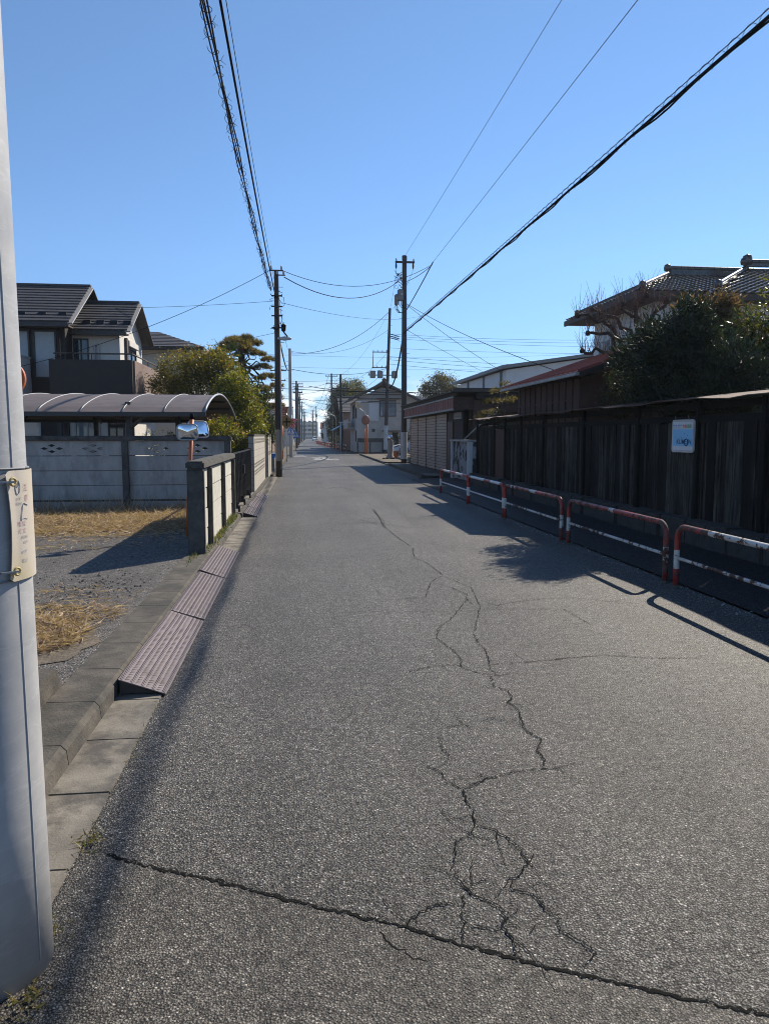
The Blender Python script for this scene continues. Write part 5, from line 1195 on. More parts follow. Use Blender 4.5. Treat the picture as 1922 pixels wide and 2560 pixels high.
B = [((6.35, 13.95, 2.75), (.42, .55, .38)), ((6.25, 13.5, 2.55), (.4, .5, .36)), ((6.5, 14.2, 2.55), (.4, .5, .36)), ((6.4, 13.4, 2.8), (.3, .36, .28)), ((6.2, 14.3, 2.3), (.3, .4, .3)), ((6.4, 14.2, 2.0), (.4, .6, .35))]
tree('garden_shrub', 'small leaved sunlit shrub against the end of the brown shed', 'shrub', (6.4, 14.3, 0), ((6.4, 14.3, 2.0), .06, .03), [((6.4, 14.3, 1.2), c, .025, .008) for c, r in B], lambda lv: crown(lv, B, 240, 22, .075, .05, .5, .35, .4), 'lf_box')
# bare pollarded plum
t = thing('bare_tree', 'leafless pruned tree with crooked limbs and upright twigs above the red roof', 'tree', (9.6, 19.5, 0)); mb = MB(); tw = MB()
limb(mb, (9.6, 19.5, 0), (9.3, 19.5, 3.9), .17, .13, .03, 7, 9)
arms = [((9.3, 19.5, 3.9), (8.2, 19.3, 4.55), (7.3, 19.2, 4.75)), ((9.2, 19.5, 3.7), (8.4, 19.4, 4.15), (7.6, 19.2, 4.3)), ((9.3, 19.5, 3.9), (9.2, 19.5, 4.7), (8.6, 19.3, 5.1)), ((9.25, 19.5, 3.9), (8.6, 19.6, 4.75), (7.9, 19.7, 5.0)), ((9.3, 19.5, 4.0), (9.6, 19.6, 4.9), (9.9, 19.4, 5.2)), ((9.0, 19.5, 3.6), (8.2, 19.4, 3.75), (7.5, 19.3, 3.85)), ((9.3, 19.5, 3.9), (9.0, 19.4, 5.0), (9.3, 19.4, 5.35))]
knobs = []
for a, b, c in arms:
    p1 = limb(mb, a, b, .075, .055, .09); p2 = limb(mb, b, c, .055, .035, .12); knobs += [np.array(p) for p in p2[1:]] + [np.array(p) for p in p1[3:]]
    mb.lathe([(.001, -.07), (.06, -.05), (.075, 0), (.05, .06), (.001, .08)], 8, c)
for kx in knobs:
    for _ in range(int(RNG.integers(5, 10))):
        d = np.array([RNG.normal(0, .34), RNG.normal(0, .3), 1.0]); d /= np.linalg.norm(d); Lh = RNG.uniform(.2, .85); s0 = kx + RNG.normal(size=3) * .03
        tw.tube([s0, s0 + d * Lh * .5 + RNG.normal(size=3) * .02, s0 + d * Lh + RNG.normal(size=3) * .03], [.006, .0045, .0025], 4)
        if RNG.random() < .5:
            s1 = s0 + d * Lh * .3; d2 = RNG.normal(size=3); d2 /= np.linalg.norm(d2); tw.tube([s1, s1 + d2 * .16], [.005, .002], 4)
mb.build('trunk', M['bark'], t, smooth='all'); tw.build('twigs', M['twig'], t)
# trained pine and its prop
PP2 = [((7.0, 25.6, 3.1), (.4, .45, .25)), ((6.7, 25.4, 2.75), (.35, .4, .2)), ((6.4, 25.2, 2.35), (.3, .35, .15)), ((7.3, 25.7, 2.8), (.4, .4, .25)), ((6.15, 25.0, 2.2), (.22, .25, .12)), ((6.9, 25.8, 2.4), (.35, .35, .2)), ((7.2, 25.6, 3.35), (.3, .3, .2))]
tree('pine_tree', 'small trained pine leaning out between the shop and the fence', 'tree', (7.2, 25.8, 0), ((7.1, 25.7, 2.9), .08, .04), [((7.1, 25.7, 2.2), c, .03, .012) for c, r in PP2], lambda lv: pine_pads(lv, PP2, 260, .12, .012), 'lf_pine')
MB().tube([(6.05, 26.9, 1.48), (7.0, 25.9, 2.6)], .035, 8).single('tree_prop', M['trimgrey'], 'slanting grey pole propping the small pine', 'prop', smooth='all')

# ================================================================== POLES, WIRES AND THE FAR STREET
def pole(label, x, y, h, r0, r1, mat='poledark', lean=0.0, group=None, white=None, bands=None, arms=(), boxes=(), rungs=(), lamp=None, base=None):
    t = thing('utility_pole', label, 'utility pole', (x, y, 0), group)
    def ax(z): return (x + lean * z, y, z)
    MB().tube([ax(z) for z in np.linspace(0, h, 9)], list(np.linspace(r0, r1, 9)), 20).build('shaft', M[mat], t, smooth=50)
    def rr_(z): return r0 + (r1 - r0) * z / h
    for z0, z1, m in (bands or ()):
        MB().tube([ax(z0), ax(z1)], [rr_(z0) + .006, rr_(z1) + .006], 20).build('painted_band', M[m], t, smooth=50)
    for z, x0, x1, th in arms:
        a = MB().bar((x + lean * z + x0, y - rr_(z) - th / 2, z), (x + lean * z + x1, y - rr_(z) - th / 2, z), th, th).build('crossarm', M['poledark'], t)
        for xx in ((x0 + .06, x1 - .06) if abs(x0) + abs(x1) < 1.2 else (x0 + .1, x0 + .5, x1 - .5, x1 - .1)):
            MB().lathe([(.02, 0), (.045, .03), (.045, .1), (.02, .16)], 10, (x + lean * z + xx, y - rr_(z) - th / 2, z + th / 2)).build('insulator', M['insul'], a, smooth=True)
    for (dx, dy, z, w, d, hh) in boxes:
        b = MB().box(x + lean * z + dx - w / 2, x + lean * z + dx + w / 2, y + dy - d / 2, y + dy + d / 2, z - hh / 2, z + hh / 2).build('transformer_box', M['steeldull'], t, bevel=.05)
        MB().lathe([(.001, -.012), (w * .16, -.012), (w * .16, .012), (.001, .012)], 14, (x + lean * z + dx + w * .15, y + dy - d / 2 - .012, z + hh * .05), axis='y').build('dial', M['insul'], b)
        for k in (-.25, .1, .35): MB().tube([(x + lean * z + dx + w * k, y + dy, z - hh / 2), (x + lean * z + dx + w * k, y + dy, z - hh / 2 - .2), (x + lean * z + dx + w * k + .15, y + dy, z - hh / 2 - .38), (x + lean * z, y - rr_(z), z - hh / 2 - .42)], .018, 6).build('lead', M['black'], b, smooth=True)
    if rungs:
        a, b_, n = rungs
        for i in range(n):
            z = a + (b_ - a) * i / (n - 1); s_ = 1 if i % 2 else -1
            MB().bar((x + lean * z + s_ * rr_(z) * .5, y - .02, z), (x + lean * z + s_ * (rr_(z) + .16), y - .02, z), .016, .016).build('step_bolt', M['poledark'], t)
    if lamp:
        z, dx = lamp
        l = MB().lathe([(.001, -.05), (.06, -.045), (.085, 0), (.06, .04), (.001, .05)], 14, (0, 0, 0)).v
        lm = MB(); lm.lathe([(.001, -.28), (.05, -.24), (.085, 0), (.05, .24), (.001, .28)], 14, (x + dx, y - .1, z), axis='x'); lm.build('street_light', M['insul'], t, smooth='all')
    return t
# left pole
lp = pole('slim dark utility pole at the left kerb with a grey band and a lamp arm', -0.80, 29.5, 7.93, .135, .088, 'poledark', 0, None, None, ((.62, 1.85, 'polegrey'),), ((7.90, -.26, .26, .05), (7.73, -.02, .34, .04)), (), (2.6, 7.3, 10), (5.35, .28))
MB().tube([(-.70, 29.36, .3), (-.69, 29.36, 5.4)], .03, 8).build('conduit', M['polegrey'], lp, smooth='all')
MB().lathe([(.001, -.16), (.08, -.12), (.10, .1), (.001, .18)], 10, (-.55, 29.4, 5.75)).build('closure', M['black'], lp, smooth=True)
MB().bar((-.55, 29.4, 5.6), (-.40, 29.4, 5.42), .05, .05).build('speaker_horn', M['black'], lp)
for z in (6.95, 6.55, 6.2, 5.75):
    MB().bar((-1.0, 29.36, z), (-.58, 29.36, z), .05, .05).build('cable_bracket', M['poledark'], lp)
q = random.Random(4)
mb = MB()
for i in range(14):
    z = q.uniform(5.4, 7.3); p = [(-.8 + q.uniform(-.15, .2), 29.34, z)]
    for _ in range(4): p.append((p[-1][0] + q.uniform(-.12, .14), 29.34 - q.uniform(0, .05), p[-1][2] + q.uniform(-.2, .12)))
    mb.tube(p, .009, 5)
mb.build('cable_loops', M['black'], lp, smooth='all')
# right pole
rp = pole('tall dark utility pole with a white painted foot and metering boxes on the right', 6.0, 42.5, 11.46, .175, .135, 'poledark', 0, None, None, ((.28, 1.82, 'polewhite'),), ((11.3, -.55, .55, .10),), ((-.24, -.12, 9.5, .34, .3, .62), (-.46, -.02, 9.25, .2, .3, .62)), (3, 10.2, 12))
mb = MB()
for i in range(16):
    z = q.uniform(9.9, 10.7); p = [(5.85 - q.uniform(0, .3), 42.3, z)]
    for _ in range(4): p.append((p[-1][0] + q.uniform(-.2, .2), 42.3 - q.uniform(0, .05), p[-1][2] + q.uniform(-.25, .15)))
    mb.tube(p, .012, 5)
mb.build('cable_loops', M['black'], rp, smooth='all')
for x in (5.5, 6.46): MB().lathe([(.02, -.32), (.045, -.28), (.055, -.16), (.045, -.05), (.02, 0)], 10, (x, 42.3, 11.25)).build('strain_insulator', M['black'], rp, smooth=True)
MB().lathe([(.138, 11.44), (.145, 11.48), (.145, 11.68), (.12, 11.70)], 18, (6.0, 42.5, 0)).build('pole_cap', M['poledark'], rp, smooth=30)
# leaning pole beyond
p2 = pole('leaning dark utility pole with a white foot before the gabled house', 8.2, 71.0, 13.6, .19, .12, 'poledark', 0.033, None, None, ((.3, 2.6, 'polewhite'),), ((9.5, -1.55, -.1, .08), (8.05, -1.55, -.1, .08), (7.35, -1.9, .9, .09)), (), (2, 12, 14))
for i, dx in enumerate((-1.45, -.75, .62)):
    MB().box(8.43 + dx - .26, 8.43 + dx + .26, 70.5, 70.9, 7.05, 7.75).build('transformer_box', M['steeldull'], p2, bevel=.06)
MB().tube([(8.5 - 1.45, 70.8, 9.5), (8.5 - 1.5, 70.8, 8.05)], .035, 6).build('cable_riser', M['black'], p2, smooth='all')
for z in (11.2, 11.0, 10.85):
    MB().bar((8.6, 70.8, z), (9.5, 70.8, z - .22), .05, .07).build('sleeve', M['black'], p2)
pole('light grey concrete utility pole at the left corner of the crossing', -0.62, 56.7, 8.1, .15, .10, 'pole', 0, None, None, None, (), (), (2, 7.8, 10))
# far poles, left and right of the street
FP = []
for (x, y, h, kind, lab) in ((-.35, 98, 8.0, 0, 'nearest dark pole left of the far street'), (-.3, 102, 9.0, 1, 'dark pole with crossarms just behind the nearest far left pole'), (4.35, 78, 8.0, 2, 'plain dark pole right of the far street beside the awning house'), (4.8, 110, 10.7, 1, 'dark pole with crossarms in front of the bamboo'), (-.1, 130, 10.5, 1, 'second crossarm pole on the left of the far street'), (0.2, 165, 11, 1, 'third crossarm pole on the left of the far street'), (4.6, 200, 9.6, 3, 'grey pole with a box standing alone right of the far street'), (0.8, 205, 11, 1, 'fourth crossarm pole on the left of the far street'), (1.6, 255, 11, 1, 'crossarm pole well down the far street on the left'), (5.0, 270, 11, 1, 'crossarm pole well down the far street on the right'), (2.4, 310, 11.5, 1, 'one of the last crossarm poles on the left near the apartment block'), (6.0, 340, 11.5, 1, 'last crossarm pole on the right near the apartment block'), (-1.9, 64, 6.0, 4, 'dark stub pole rising behind the left garden trees'), (-2.2, 84, 9.2, 1, 'crossarm pole standing back on the left behind the traffic signs')):
    arms = {0: ((7.7, -.25, .25, .08),), 1: ((h - .4, -.9, .9, .1), (h - 1.5, -.8, .8, .1), (h - 2.6, -.5, .5, .08)), 2: ((6.5, -.9, .9, .1),), 3: ((h - .3, -1.9, .05, .07), (h - 1.4, -1.4, .05, .06)), 4: ()}[kind]
    pole(lab, x, y, h, .16, .11, 'steeldull' if kind == 3 else 'poledark', 0, 'utility poles down the far street', None, None, arms, ((0.0, -.3, h - 2.6, .5, .4, .8),) if kind in (3,) or y in (130, 205) else (), ())

# ---- wires
G1 = 'overhead wires'
def bundle_path(y): return (-1.0, y, 6.45 + .75 * ((y - 10) / 19.5) ** 2 * (1 if y > 10 else .35))
mb = MB(); P = [bundle_path(y) for y in np.linspace(-6, 29.35, 90)]
mb.tube(P, .008, 6)
for k, (off, r) in enumerate((((.025, -.03), .011), ((-.02, -.05), .009), ((.0, -.07), .010))):
    mb.tube([(p[0] + off[0] + .016 * math.sin(i * .55 + k * 2), p[1], p[2] + off[1] + .016 * math.cos(i * .43 + k)) for i, p in enumerate(P)], r, 6)
t = thing('cable_bundle', 'sagging cable bundle wrapped in curly wire hangers along the left kerb', 'cable', (-1, 12, 6.45), G1)
mb.build('cables', M['black'], t, smooth='all')
hm = MB(); q = random.Random(12); y = -5.5; i = 0
while y < 29:
    x, _, z = bundle_path(y); L_ = .30; a0 = q.uniform(-.3, .3) + (i % 2) * math.pi
    pts = []
    for k in np.linspace(0, 2 * math.pi * 1.25, 22):
        rad = .055 + .022 * math.sin(k * .5 + i); pts.append((x + rad * math.cos(k + a0), y + L_ * k / 7.85, z - .04 + rad * .9 * math.sin(k + a0)))
    hm.tube(pts, .0038, 5)
    e_ = pts[-1]; sgn = 1 if i % 2 else -1
    hm.tube([e_, (e_[0] + sgn * .06, e_[1] + .03, e_[2] + .03), (e_[0] + sgn * .10, e_[1] + .01, e_[2] + .09)], [.0035, .0035, .002], 4)
    hm.tube([(e_[0] + sgn * .06, e_[1] + .03, e_[2] + .03), (e_[0] + sgn * .12, e_[1] + .05, e_[2] - .01)], [.0035, .002], 4)
    y += q.uniform(.38, .55); i += 1
hm.build('wire_hangers', M['black'], t, smooth='all')
MB().tube([(-.86, y, 6.67 + .36 * ((y - 13) / 16.5) ** 2) for y in np.linspace(-6, 29.4, 40)], .017, 8).single('overhead_cable', M['black'], 'smooth black cable running beside the curly bundle on the left', 'cable', G1, smooth='all')
MB().tube([(-.80, y, 6.72 + .42 * ((y - 13) / 16.5) ** 2) for y in np.linspace(-6, 29.4, 40)], .005, 6).single('overhead_wire', M['wire'], 'hair thin wire just right of the smooth left cable', 'wire', G1, smooth='all')
# right trunk cable
RC = [(5.46, -6, 6.25), (5.55, 4, 6.42), (5.6, 8.8, 6.53), (5.63, 11.9, 6.64), (5.68, 16.4, 6.8), (5.79, 26.3, 6.98), (5.9, 36, 7.2), (5.95, 42.3, 7.45)]
def interp(P, n):
    ys = np.array([p[1] for p in P]); Y_ = np.linspace(ys[0], ys[-1], n); c2 = [np.polyfit(ys, [p[k] for p in P], 3) for k in (0, 2)]
    return [(float(np.polyval(c2[0], y)), float(y), float(np.polyval(c2[1], y))) for y in Y_]
RP = interp(RC, 110)
t = thing('cable_bundle', 'thick black cable with a spiral hanger wire sweeping to the upper right', 'cable', (5.7, 15, 6.6), G1)
MB().tube([(p[0], p[1], p[2]) for p in RP], .024, 10).build('cable', M['black'], t, smooth='all')
MB().tube([(p[0] + .03 * math.sin(i), p[1], p[2] - .034 + .008 * math.sin(i * 1.7)) for i, p in enumerate(RP)], .015, 8).build('cable', M['black'], t, smooth='all')
MB().tube([(p[0] - .01, p[1], p[2] + .085) for p in RP], .006, 6).build('messenger_wire', M['wire'], t, smooth='all')
sp_ = MB(); pts = []
for i in range(1400):
    u = i / 1399 * (len(RP) - 1); a = int(min(u, len(RP) - 2)); f = u - a; p = Vector(RP[a]).lerp(Vector(RP[a + 1]), f); k = i * .62
    pts.append((p.x + .045 * math.cos(k), p.y, p.z + .028 + .075 * math.sin(k)))
sp_.tube(pts, .0042, 4); sp_.build('spiral_hanger', M['wire'], t, smooth='all')
MB().tube([Vector((5.95, 42.4, 7.45)).lerp(Vector((8.35, 70.8, 6.9)), u) - Vector((0, 0, 1.6 * 4 * u * (1 - u))) for u in np.linspace(0, 1, 30)], .05, 8).single('overhead_cable', M['black'], 'thick cable sagging from the tall right pole to the leaning pole', 'cable', G1, smooth='all')
W = [((5.97, 42.4, 11.6), (5.9, -8, 11.3), .15, .0075, 'thin high wire from the tip of the right pole to the top of the view'),
     ((5.92, 33, 9.2), (5.95, -8, 9.2), .05, .0075, 'thin wire running on from the midair splice to the upper right'),
     ((6.05, 42.4, 8.6), (5.92, 33, 9.2), .05, .026, 'twisted lashed cable from the right pole up to the midair splice'),
     ((-.55, 29.4, 7.9), (5.92, 33.1, 9.12), .75, .011, 'upper cross street wire from the left pole top to the splice'),
     ((-.5, 29.4, 7.66), (5.9, 42.3, 10.45), .95, .017, 'lower sagging cable crossing from the left pole to the right pole'),
     ((5.95, 42.3, 10.2), (5.9, 33.2, 9.1), .1, .014, 'short cable from the cable loops to the splice'),
     ((-1.05, 29.4, 7.9), (-9.6, 27.1, 3.95), .35, .010, 'service drop from the left pole to the brown house'),
     ((-.95, 29.4, 6.75), (-20, 35, 7.6), .4, .007, 'thin wire leaving the left pole toward the far left'),
     ((-.9, 29.4, 5.55), (-12, 33, 4.7), .3, .007, 'low service wire from the left pole behind the pine'),
     ((-.62, 29.4, 6.7), (10.3, 60, 11.3), .5, .008, 'long thin wire from the left pole passing behind the right pole'),
     ((-.8, 29.6, 7.8), (-.62, 56.7, 8.0), .9, .009, 'thin wire from the left pole to the grey corner pole'),
     ((-.75, 29.7, 5.6), (-.6, 56.6, 6.7), .7, .030, 'cable bundle from the left pole to the grey corner pole'),
     ((-.6, 56.7, 7.7), (8.5, 70.8, 13.2), 1.0, .020, 'rising cable from the grey corner pole to the leaning pole top'),
     ((-.6, 56.7, 7.9), (8.5, 70.8, 11.6), .9, .012, 'second rising wire from the grey corner pole to the leaning pole'),
     ((-.6, 56.7, 6.6), (8.4, 70.8, 8.0), .5, .020, 'nearly level cable from the grey corner pole to the leaning pole'),
     ((-.6, 56.7, 6.9), (-8, 50, 6.2), .4, .012, 'cable from the grey corner pole to the left gardens'),
     ((6.1, 42.4, 9.0), (11.9, 43.2, 5.4), .15, .012, 'service drop from the right pole down to the warehouse'),
     ((6.1, 42.4, 9.05), (8.6, 22, 3.3), .25, .012, 'service drop from the right pole toward the brown shed'),
     ((8.7, 70.8, 11.2), (40, 62, 10.4), .5, .013, 'topmost of three wires from the leaning pole to the right'),
     ((8.7, 70.8, 11.0), (40, 62, 10.1), .5, .013, 'middle of three wires from the leaning pole to the right'),
     ((8.7, 70.8, 10.8), (40, 62, 9.7), .5, .013, 'lowest of three wires from the leaning pole to the right'),
     ((8.6, 70.8, 9.9), (40, 60, 8.9), .4, .013, 'fourth wire from the leaning pole to the right'),
     ((8.5, 70.8, 9.1), (40, 60, 7.3), .4, .016, 'fifth wire with black sleeves from the leaning pole to the right'),
     ((8.5, 70.8, 8.8), (40, 60, 6.7), .4, .016, 'sixth wire with black sleeves from the leaning pole to the right'),
     ((8.5, 70.8, 8.4), (40, 60, 6.0), .4, .016, 'seventh wire from the leaning pole to the right'),
     ((8.4, 70.8, 5.9), (40, 66, 4.9), .4, .035, 'low cable bundle from the leaning pole past the round tree'),
     ((8.4, 70.8, 5.9), (1.0, 73, 6.4), .25, .035, 'low cable bundle from the leaning pole across the street'),
     ((6.1, 42.4, 7.6), (30, 75, 4.0), .6, .010, 'thin wire falling from the right pole past the warehouse'),
     ((5.5, 42.2, 10.9), (8.5, 70.8, 13.4), .6, .008, 'high wire from the crossarm end to the leaning pole'),
     ((6.46, 42.2, 10.9), (8.6, 70.8, 13.4), .5, .008, 'high wire from the other crossarm end to the leaning pole'),
     ((8.5, 70.8, 13.2), (4.35, 78, 7.9), .8, .008, 'slanting wire from the leaning pole to the plain dark pole'),
     ((8.4, 70.8, 9.5), (4.8, 110, 10.3), 1.6, .012, 'wire from the leaning pole to the bamboo pole'),
     ((8.4, 70.8, 8.1), (4.8, 110, 9.2), 1.8, .012, 'second wire from the leaning pole to the bamboo pole'),
     ((-10, 66, 6.2), (30, 69, 6.0), .6, .03, 'heavy cable crossing the far crossing from left to right'),
     ((-10, 68, 5.5), (30, 71, 4.7), .5, .02, 'lower cable crossing the far crossing from left to right'),
     ((-10, 60, 8.3), (30, 66, 9.3), .6, .008, 'fine wire crossing high above the far crossing'),
     ((-12, 58, 7.2), (30, 64, 7.9), .5, .008, 'second fine wire crossing above the far crossing'),
     ((-8, 72, 7.5), (4.35, 78, 7.4), .4, .015, 'wire from the far left to the plain dark pole')]
for a, b, sag, r, lab in W: wire(a, b, sag, r, lab, group=G1)
far = [(-.35, 98, 7.6), (-.1, 130, 10.0), (0.2, 165, 10.5), (.8, 205, 10.5), (1.6, 255, 10.5), (2.4, 310, 11)]
for i, (a, b) in enumerate(zip(far, far[1:])):
    for k, dz in enumerate((0, -1.1, -2.2, -3.2)):
        wire((a[0] + .3 * k - .4, a[1], a[2] + dz * (.5 if i == 0 else 1)), (b[0] + .3 * k - .4, b[1], b[2] + dz), .8, .02 if k else .014, 'wire between two crossarm poles on the left of the far street', group='far street wires', n=8)
far = [(8.4, 71, 8.8), (4.8, 110, 10.2), (4.6, 200, 9.0), (5.0, 270, 10.5), (6, 340, 11)]
for i, (a, b) in enumerate(zip(far[1:], far[2:])):
    for k, dz in enumerate((0, -.9, -1.8)):
        wire((a[0] - .5 + .4 * k, a[1], a[2] + dz), (b[0] - .5 + .4 * k, b[1], b[2] + dz), 1.2, .02, 'wire between two poles on the right of the far street', group='far street wires', n=8)
for i, (a, b) in enumerate((((-.3, 102, 8.2), (4.8, 110, 9.6)), ((.2, 165, 9.5), (4.6, 200, 8.8)), ((-.1, 130, 9.0), (4.8, 110, 8.8)), ((-.1, 130, 7.6), (8, 150, 6.5)), ((.8, 205, 8.6), (9, 215, 7)), ((-.3, 102, 7.0), (8, 112, 6.0)))):
    wire(a, b, .4, .02, 'wire slung across the far street between poles', group='far street wires', n=8)

# ---- signs and small things at the crossing
def sign_post(label, x, y, h, mat='insul', name='traffic_sign', r=.03):
    t = thing(name, label, 'traffic sign', (x, y, 0)); MB().tube([(x, y, 0), (x, y, h)], r, 10).build('post', M[mat], t, smooth='all'); return t
def flat(mb, pts, y, th): mb.prism(pts, 'y', y, y + th); return mb
yel = plain('sign yellow', (.20, .13, .04), .6); sred = plain('stop red', (.50, .04, .05), .4); sblu = plain('crossing blue', (.05, .17, .45), .4); wht = plain('sign paint white', (.7, .7, .7), .4)
t = sign_post('yellow diamond crossroads sign on a grey post by the left pole', -.76, 46.2, 3.0)
flat(MB(), [(-.76, 2.0), (-.31, 2.45), (-.76, 2.9), (-1.21, 2.45)], 46.12, .03).build('face', yel, t)
MB().box(-.80, -.72, 46.105, 46.119, 2.2, 2.72).box(-1.0, -.52, 46.108, 46.119, 2.42, 2.5).build('cross_symbol', M['black'], t)
t = sign_post('red inverted triangle stop sign beyond the diamond sign', -.5, 54, 3.1)
flat(MB(), [(-.5, 2.05), (-.06, 2.85), (-.94, 2.85)], 53.93, .03).build('face', sred, t)
flat(MB(), [(-.5, 2.17), (-.13, 2.82), (-.87, 2.82)], 53.915, .0145).build('border', wht, t); flat(MB(), [(-.5, 2.21), (-.17, 2.80), (-.83, 2.80)], 53.905, .0095).build('field', sred, t)
text_mesh('止まれ', .17, wht, 'lettering', t, lambda u, v, z: (-.5 + u, 53.90, 2.66 + v)); text_mesh('STOP', .09, wht, 'lettering', t, lambda u, v, z: (-.5 + u, 53.90, 2.5 + v))
def crossing_sign(label, x, y, z, s):
    t = sign_post(label, x, y, z + s * .5)
    tri = [(-.5, -.42), (.5, -.42), (.5, -.25), (0, .55), (-.5, -.25)]
    flat(MB(), [(x + a * s, z + b * s) for a, b in tri], y - .07, .03).build('face', sblu, t)
    flat(MB(), [(x + a * s, z + b * s) for a, b in ((-.36, -.3), (.36, -.3), (0, .36))], y - .085, .0145).build('triangle', wht, t)
    mb = MB(); q_ = lambda a, b: (x + a * s, y - .095, z + b * s)
    for p, r_ in (([q_(0, .14), q_(0, -.06)], .05), ([q_(0, -.06), q_(.1, -.26)], .03), ([q_(0, -.06), q_(-.09, -.26)], .03), ([q_(-.1, .0), q_(0, .1), q_(.1, .02)], .022), ([q_(0, .19), q_(0, .24)], .05)): mb.tube(p, r_ * s * 1.2, 6)
    mb.build('walking_symbol', sblu, t); return t
crossing_sign('blue pentagon pedestrian crossing sign below the red triangle', -.60, 55.5, 2.0, .72)
crossing_sign('smaller blue pedestrian crossing sign farther down the left side', -.35, 78, 1.75, .85)
t = sign_post('orange post carrying a rust red board behind the left pole', -1.15, 50, 2.9, 'orange', 'sign_board', .10)
MB().box(-1.5, -.75, 49.82, 49.88, 2.75, 3.5).build('board', plain('rust red board', (.26, .085, .055), .6, var=.2), t)
mb = MB()
for z in (2.9, 3.05, 3.2): mb.box(-1.35, -.9, 49.81, 49.819, z, z + .07)
mb.build('writing', plain('faded board writing', (.42, .24, .20), .6), t)
t = thing('banner', 'crumpled cream cloth banner hanging beside the orange post', 'banner', (-1.02, 44, .5))
mb = MB(); nx, nz_ = 10, 16
for j in range(nz_ + 1):
    for i in range(nx + 1): mb.v.append((-1.18 + .32 * i / nx, 44 + .05 * math.sin(i * 1.3 + j * .4) + .02 * math.sin(j), .75 + .85 * j / nz_))
for j in range(nz_):
    for i in range(nx): p = j * (nx + 1) + i; mb.f.append((p, p + 1, p + nx + 2, p + nx + 1)); mb.m.append(0)
mb.build('cloth', M['cream'], t, smooth='all'); MB().tube([(-1.2, 44, .02), (-1.2, 44, 1.7)], .015, 8).tube([(-1.2, 44, 1.62), (-.85, 44, 1.62)], .01, 6).build('pole', M['steel'], t)
mb = MB()
for i in range(8): mb.box(-3.2, -1.30, 36, 36.03, .35 + i * .15, .35 + i * .15 + .12)
t = thing('slat_fence', 'grey brown horizontal slat fence behind the left pole', 'fence', (-2.2, 36, 0.05)); mb.build('slats', plain('weathered slat', (.20, .17, .14), .8, var=.2, stretch=(.4, 1, 4)), t)
for x in (-3.1, -2.2, -1.36): MB().box(x - .04, x + .04, 36.03, 36.1, .05, 1.58).build('post', M['wallpost'], t)
t = thing('plastic_tub', 'bright blue plastic tub on a grey stand beyond the block walls', 'tub', (-1.24, 33, .05))
MB().prism([(-1.40, .60), (-1.08, .60), (-1.02, .80), (-1.46, .80)], 'y', 32.75, 33.2).build('tub', M['blue'], t, bevel=.03); MB().prism([(-1.46, .80), (-1.02, .80), (-1.0, .83), (-1.48, .83)], 'y', 32.7, 33.25).build('rim', M['blue'], t)
MB().box(-1.42, -1.08, 32.8, 33.15, .05, .6).single('storage_box', M['steeldull'], 'grey box carrying the blue tub', 'box', bevel=.02)
# corner mirror post
t = thing('traffic_mirror', 'orange corner mirror post with a round and a square mirror at the crossing', 'traffic mirror', (5.78, 63.8, 0))
MB().tube([(5.78, 63.8, 0), (5.80, 63.8, 2.9)], .075, 12).build('post', M['orange'], t, smooth='all'); MB().tube([(5.6, 63.9, 0.05), (5.62, 63.9, 2.2)], .05, 10).build('post', plain('dull orange', (.33, .10, .04), .6), t, smooth='all')
MB().tube([(5.78, 63.8, 2.7), (5.6, 63.9, 3.6), (5.1, 63.8, 4.0)], .03, 8).build('arm', M['steel'], t, smooth=True)
def disc(mb, c, r, nrm, back):
    n_ = Vector(nrm).normalized(); u = n_.cross(Vector((0, 0, 1))).normalized(); w = u.cross(n_); c = Vector(c); k = len(mb.v)
    for s_, d in ((1, 0), (1.0, .04), (.75, .09), (.4, .12)):
        for j in range(28): a = 2 * math.pi * j / 28; mb.v.append(tuple(c + (u * math.cos(a) + w * math.sin(a)) * r * s_ + n_ * d * back))
    for i in range(3):
        for j in range(28): j2 = (j + 1) % 28; mb.f.append((k + i * 28 + j, k + i * 28 + j2, k + (i + 1) * 28 + j2, k + (i + 1) * 28 + j)); mb.m.append(0)
    mb.f += [tuple(range(k + 83, k + 111)) if False else tuple(k + 84 + j for j in range(28)), tuple(k + j for j in range(27, -1, -1))]; mb.m += [0, 0]
mb = MB(); disc(mb, (5.66, 63.68, 2.95), .42, (.55, -1, -.05), 1); mb.build('mirror_back', plain('mirror back brown', (.20, .075, .045), .5, var=.2), t, smooth=True)
MB().tube([Vector((5.66, 63.68, 2.95)) + (Vector((.55, -1, -.05)).normalized().cross(Vector((0, 0, 1))).normalized() * math.cos(a) + Vector((0, 0, 1)) * math.sin(a)) * .43 for a in np.linspace(0, 6.2832, 32)], .035, 6).build('mirror_rim', M['steel'], t, smooth='all')
rm = rrect(.46, .58, .06); nrm = (Matrix.Rotation(R(-20), 3, 'Z') @ Matrix.Rotation(R(14), 3, 'X'))
mb = MB(); n = len(rm); mb.add([Vector((5.05, 63.6, 4.25)) + nrm @ Vector((x, -.05, z)) for x, z in rm] + [Vector((5.05, 63.6, 4.25)) + nrm @ Vector((x, .05, z)) for x, z in rm], [tuple(range(n)), tuple(range(2 * n - 1, n - 1, -1))] + [(i, (i + 1) % n, n + (i + 1) % n, n + i) for i in range(n)]); mb.build('mirror', M['mirror'], t)
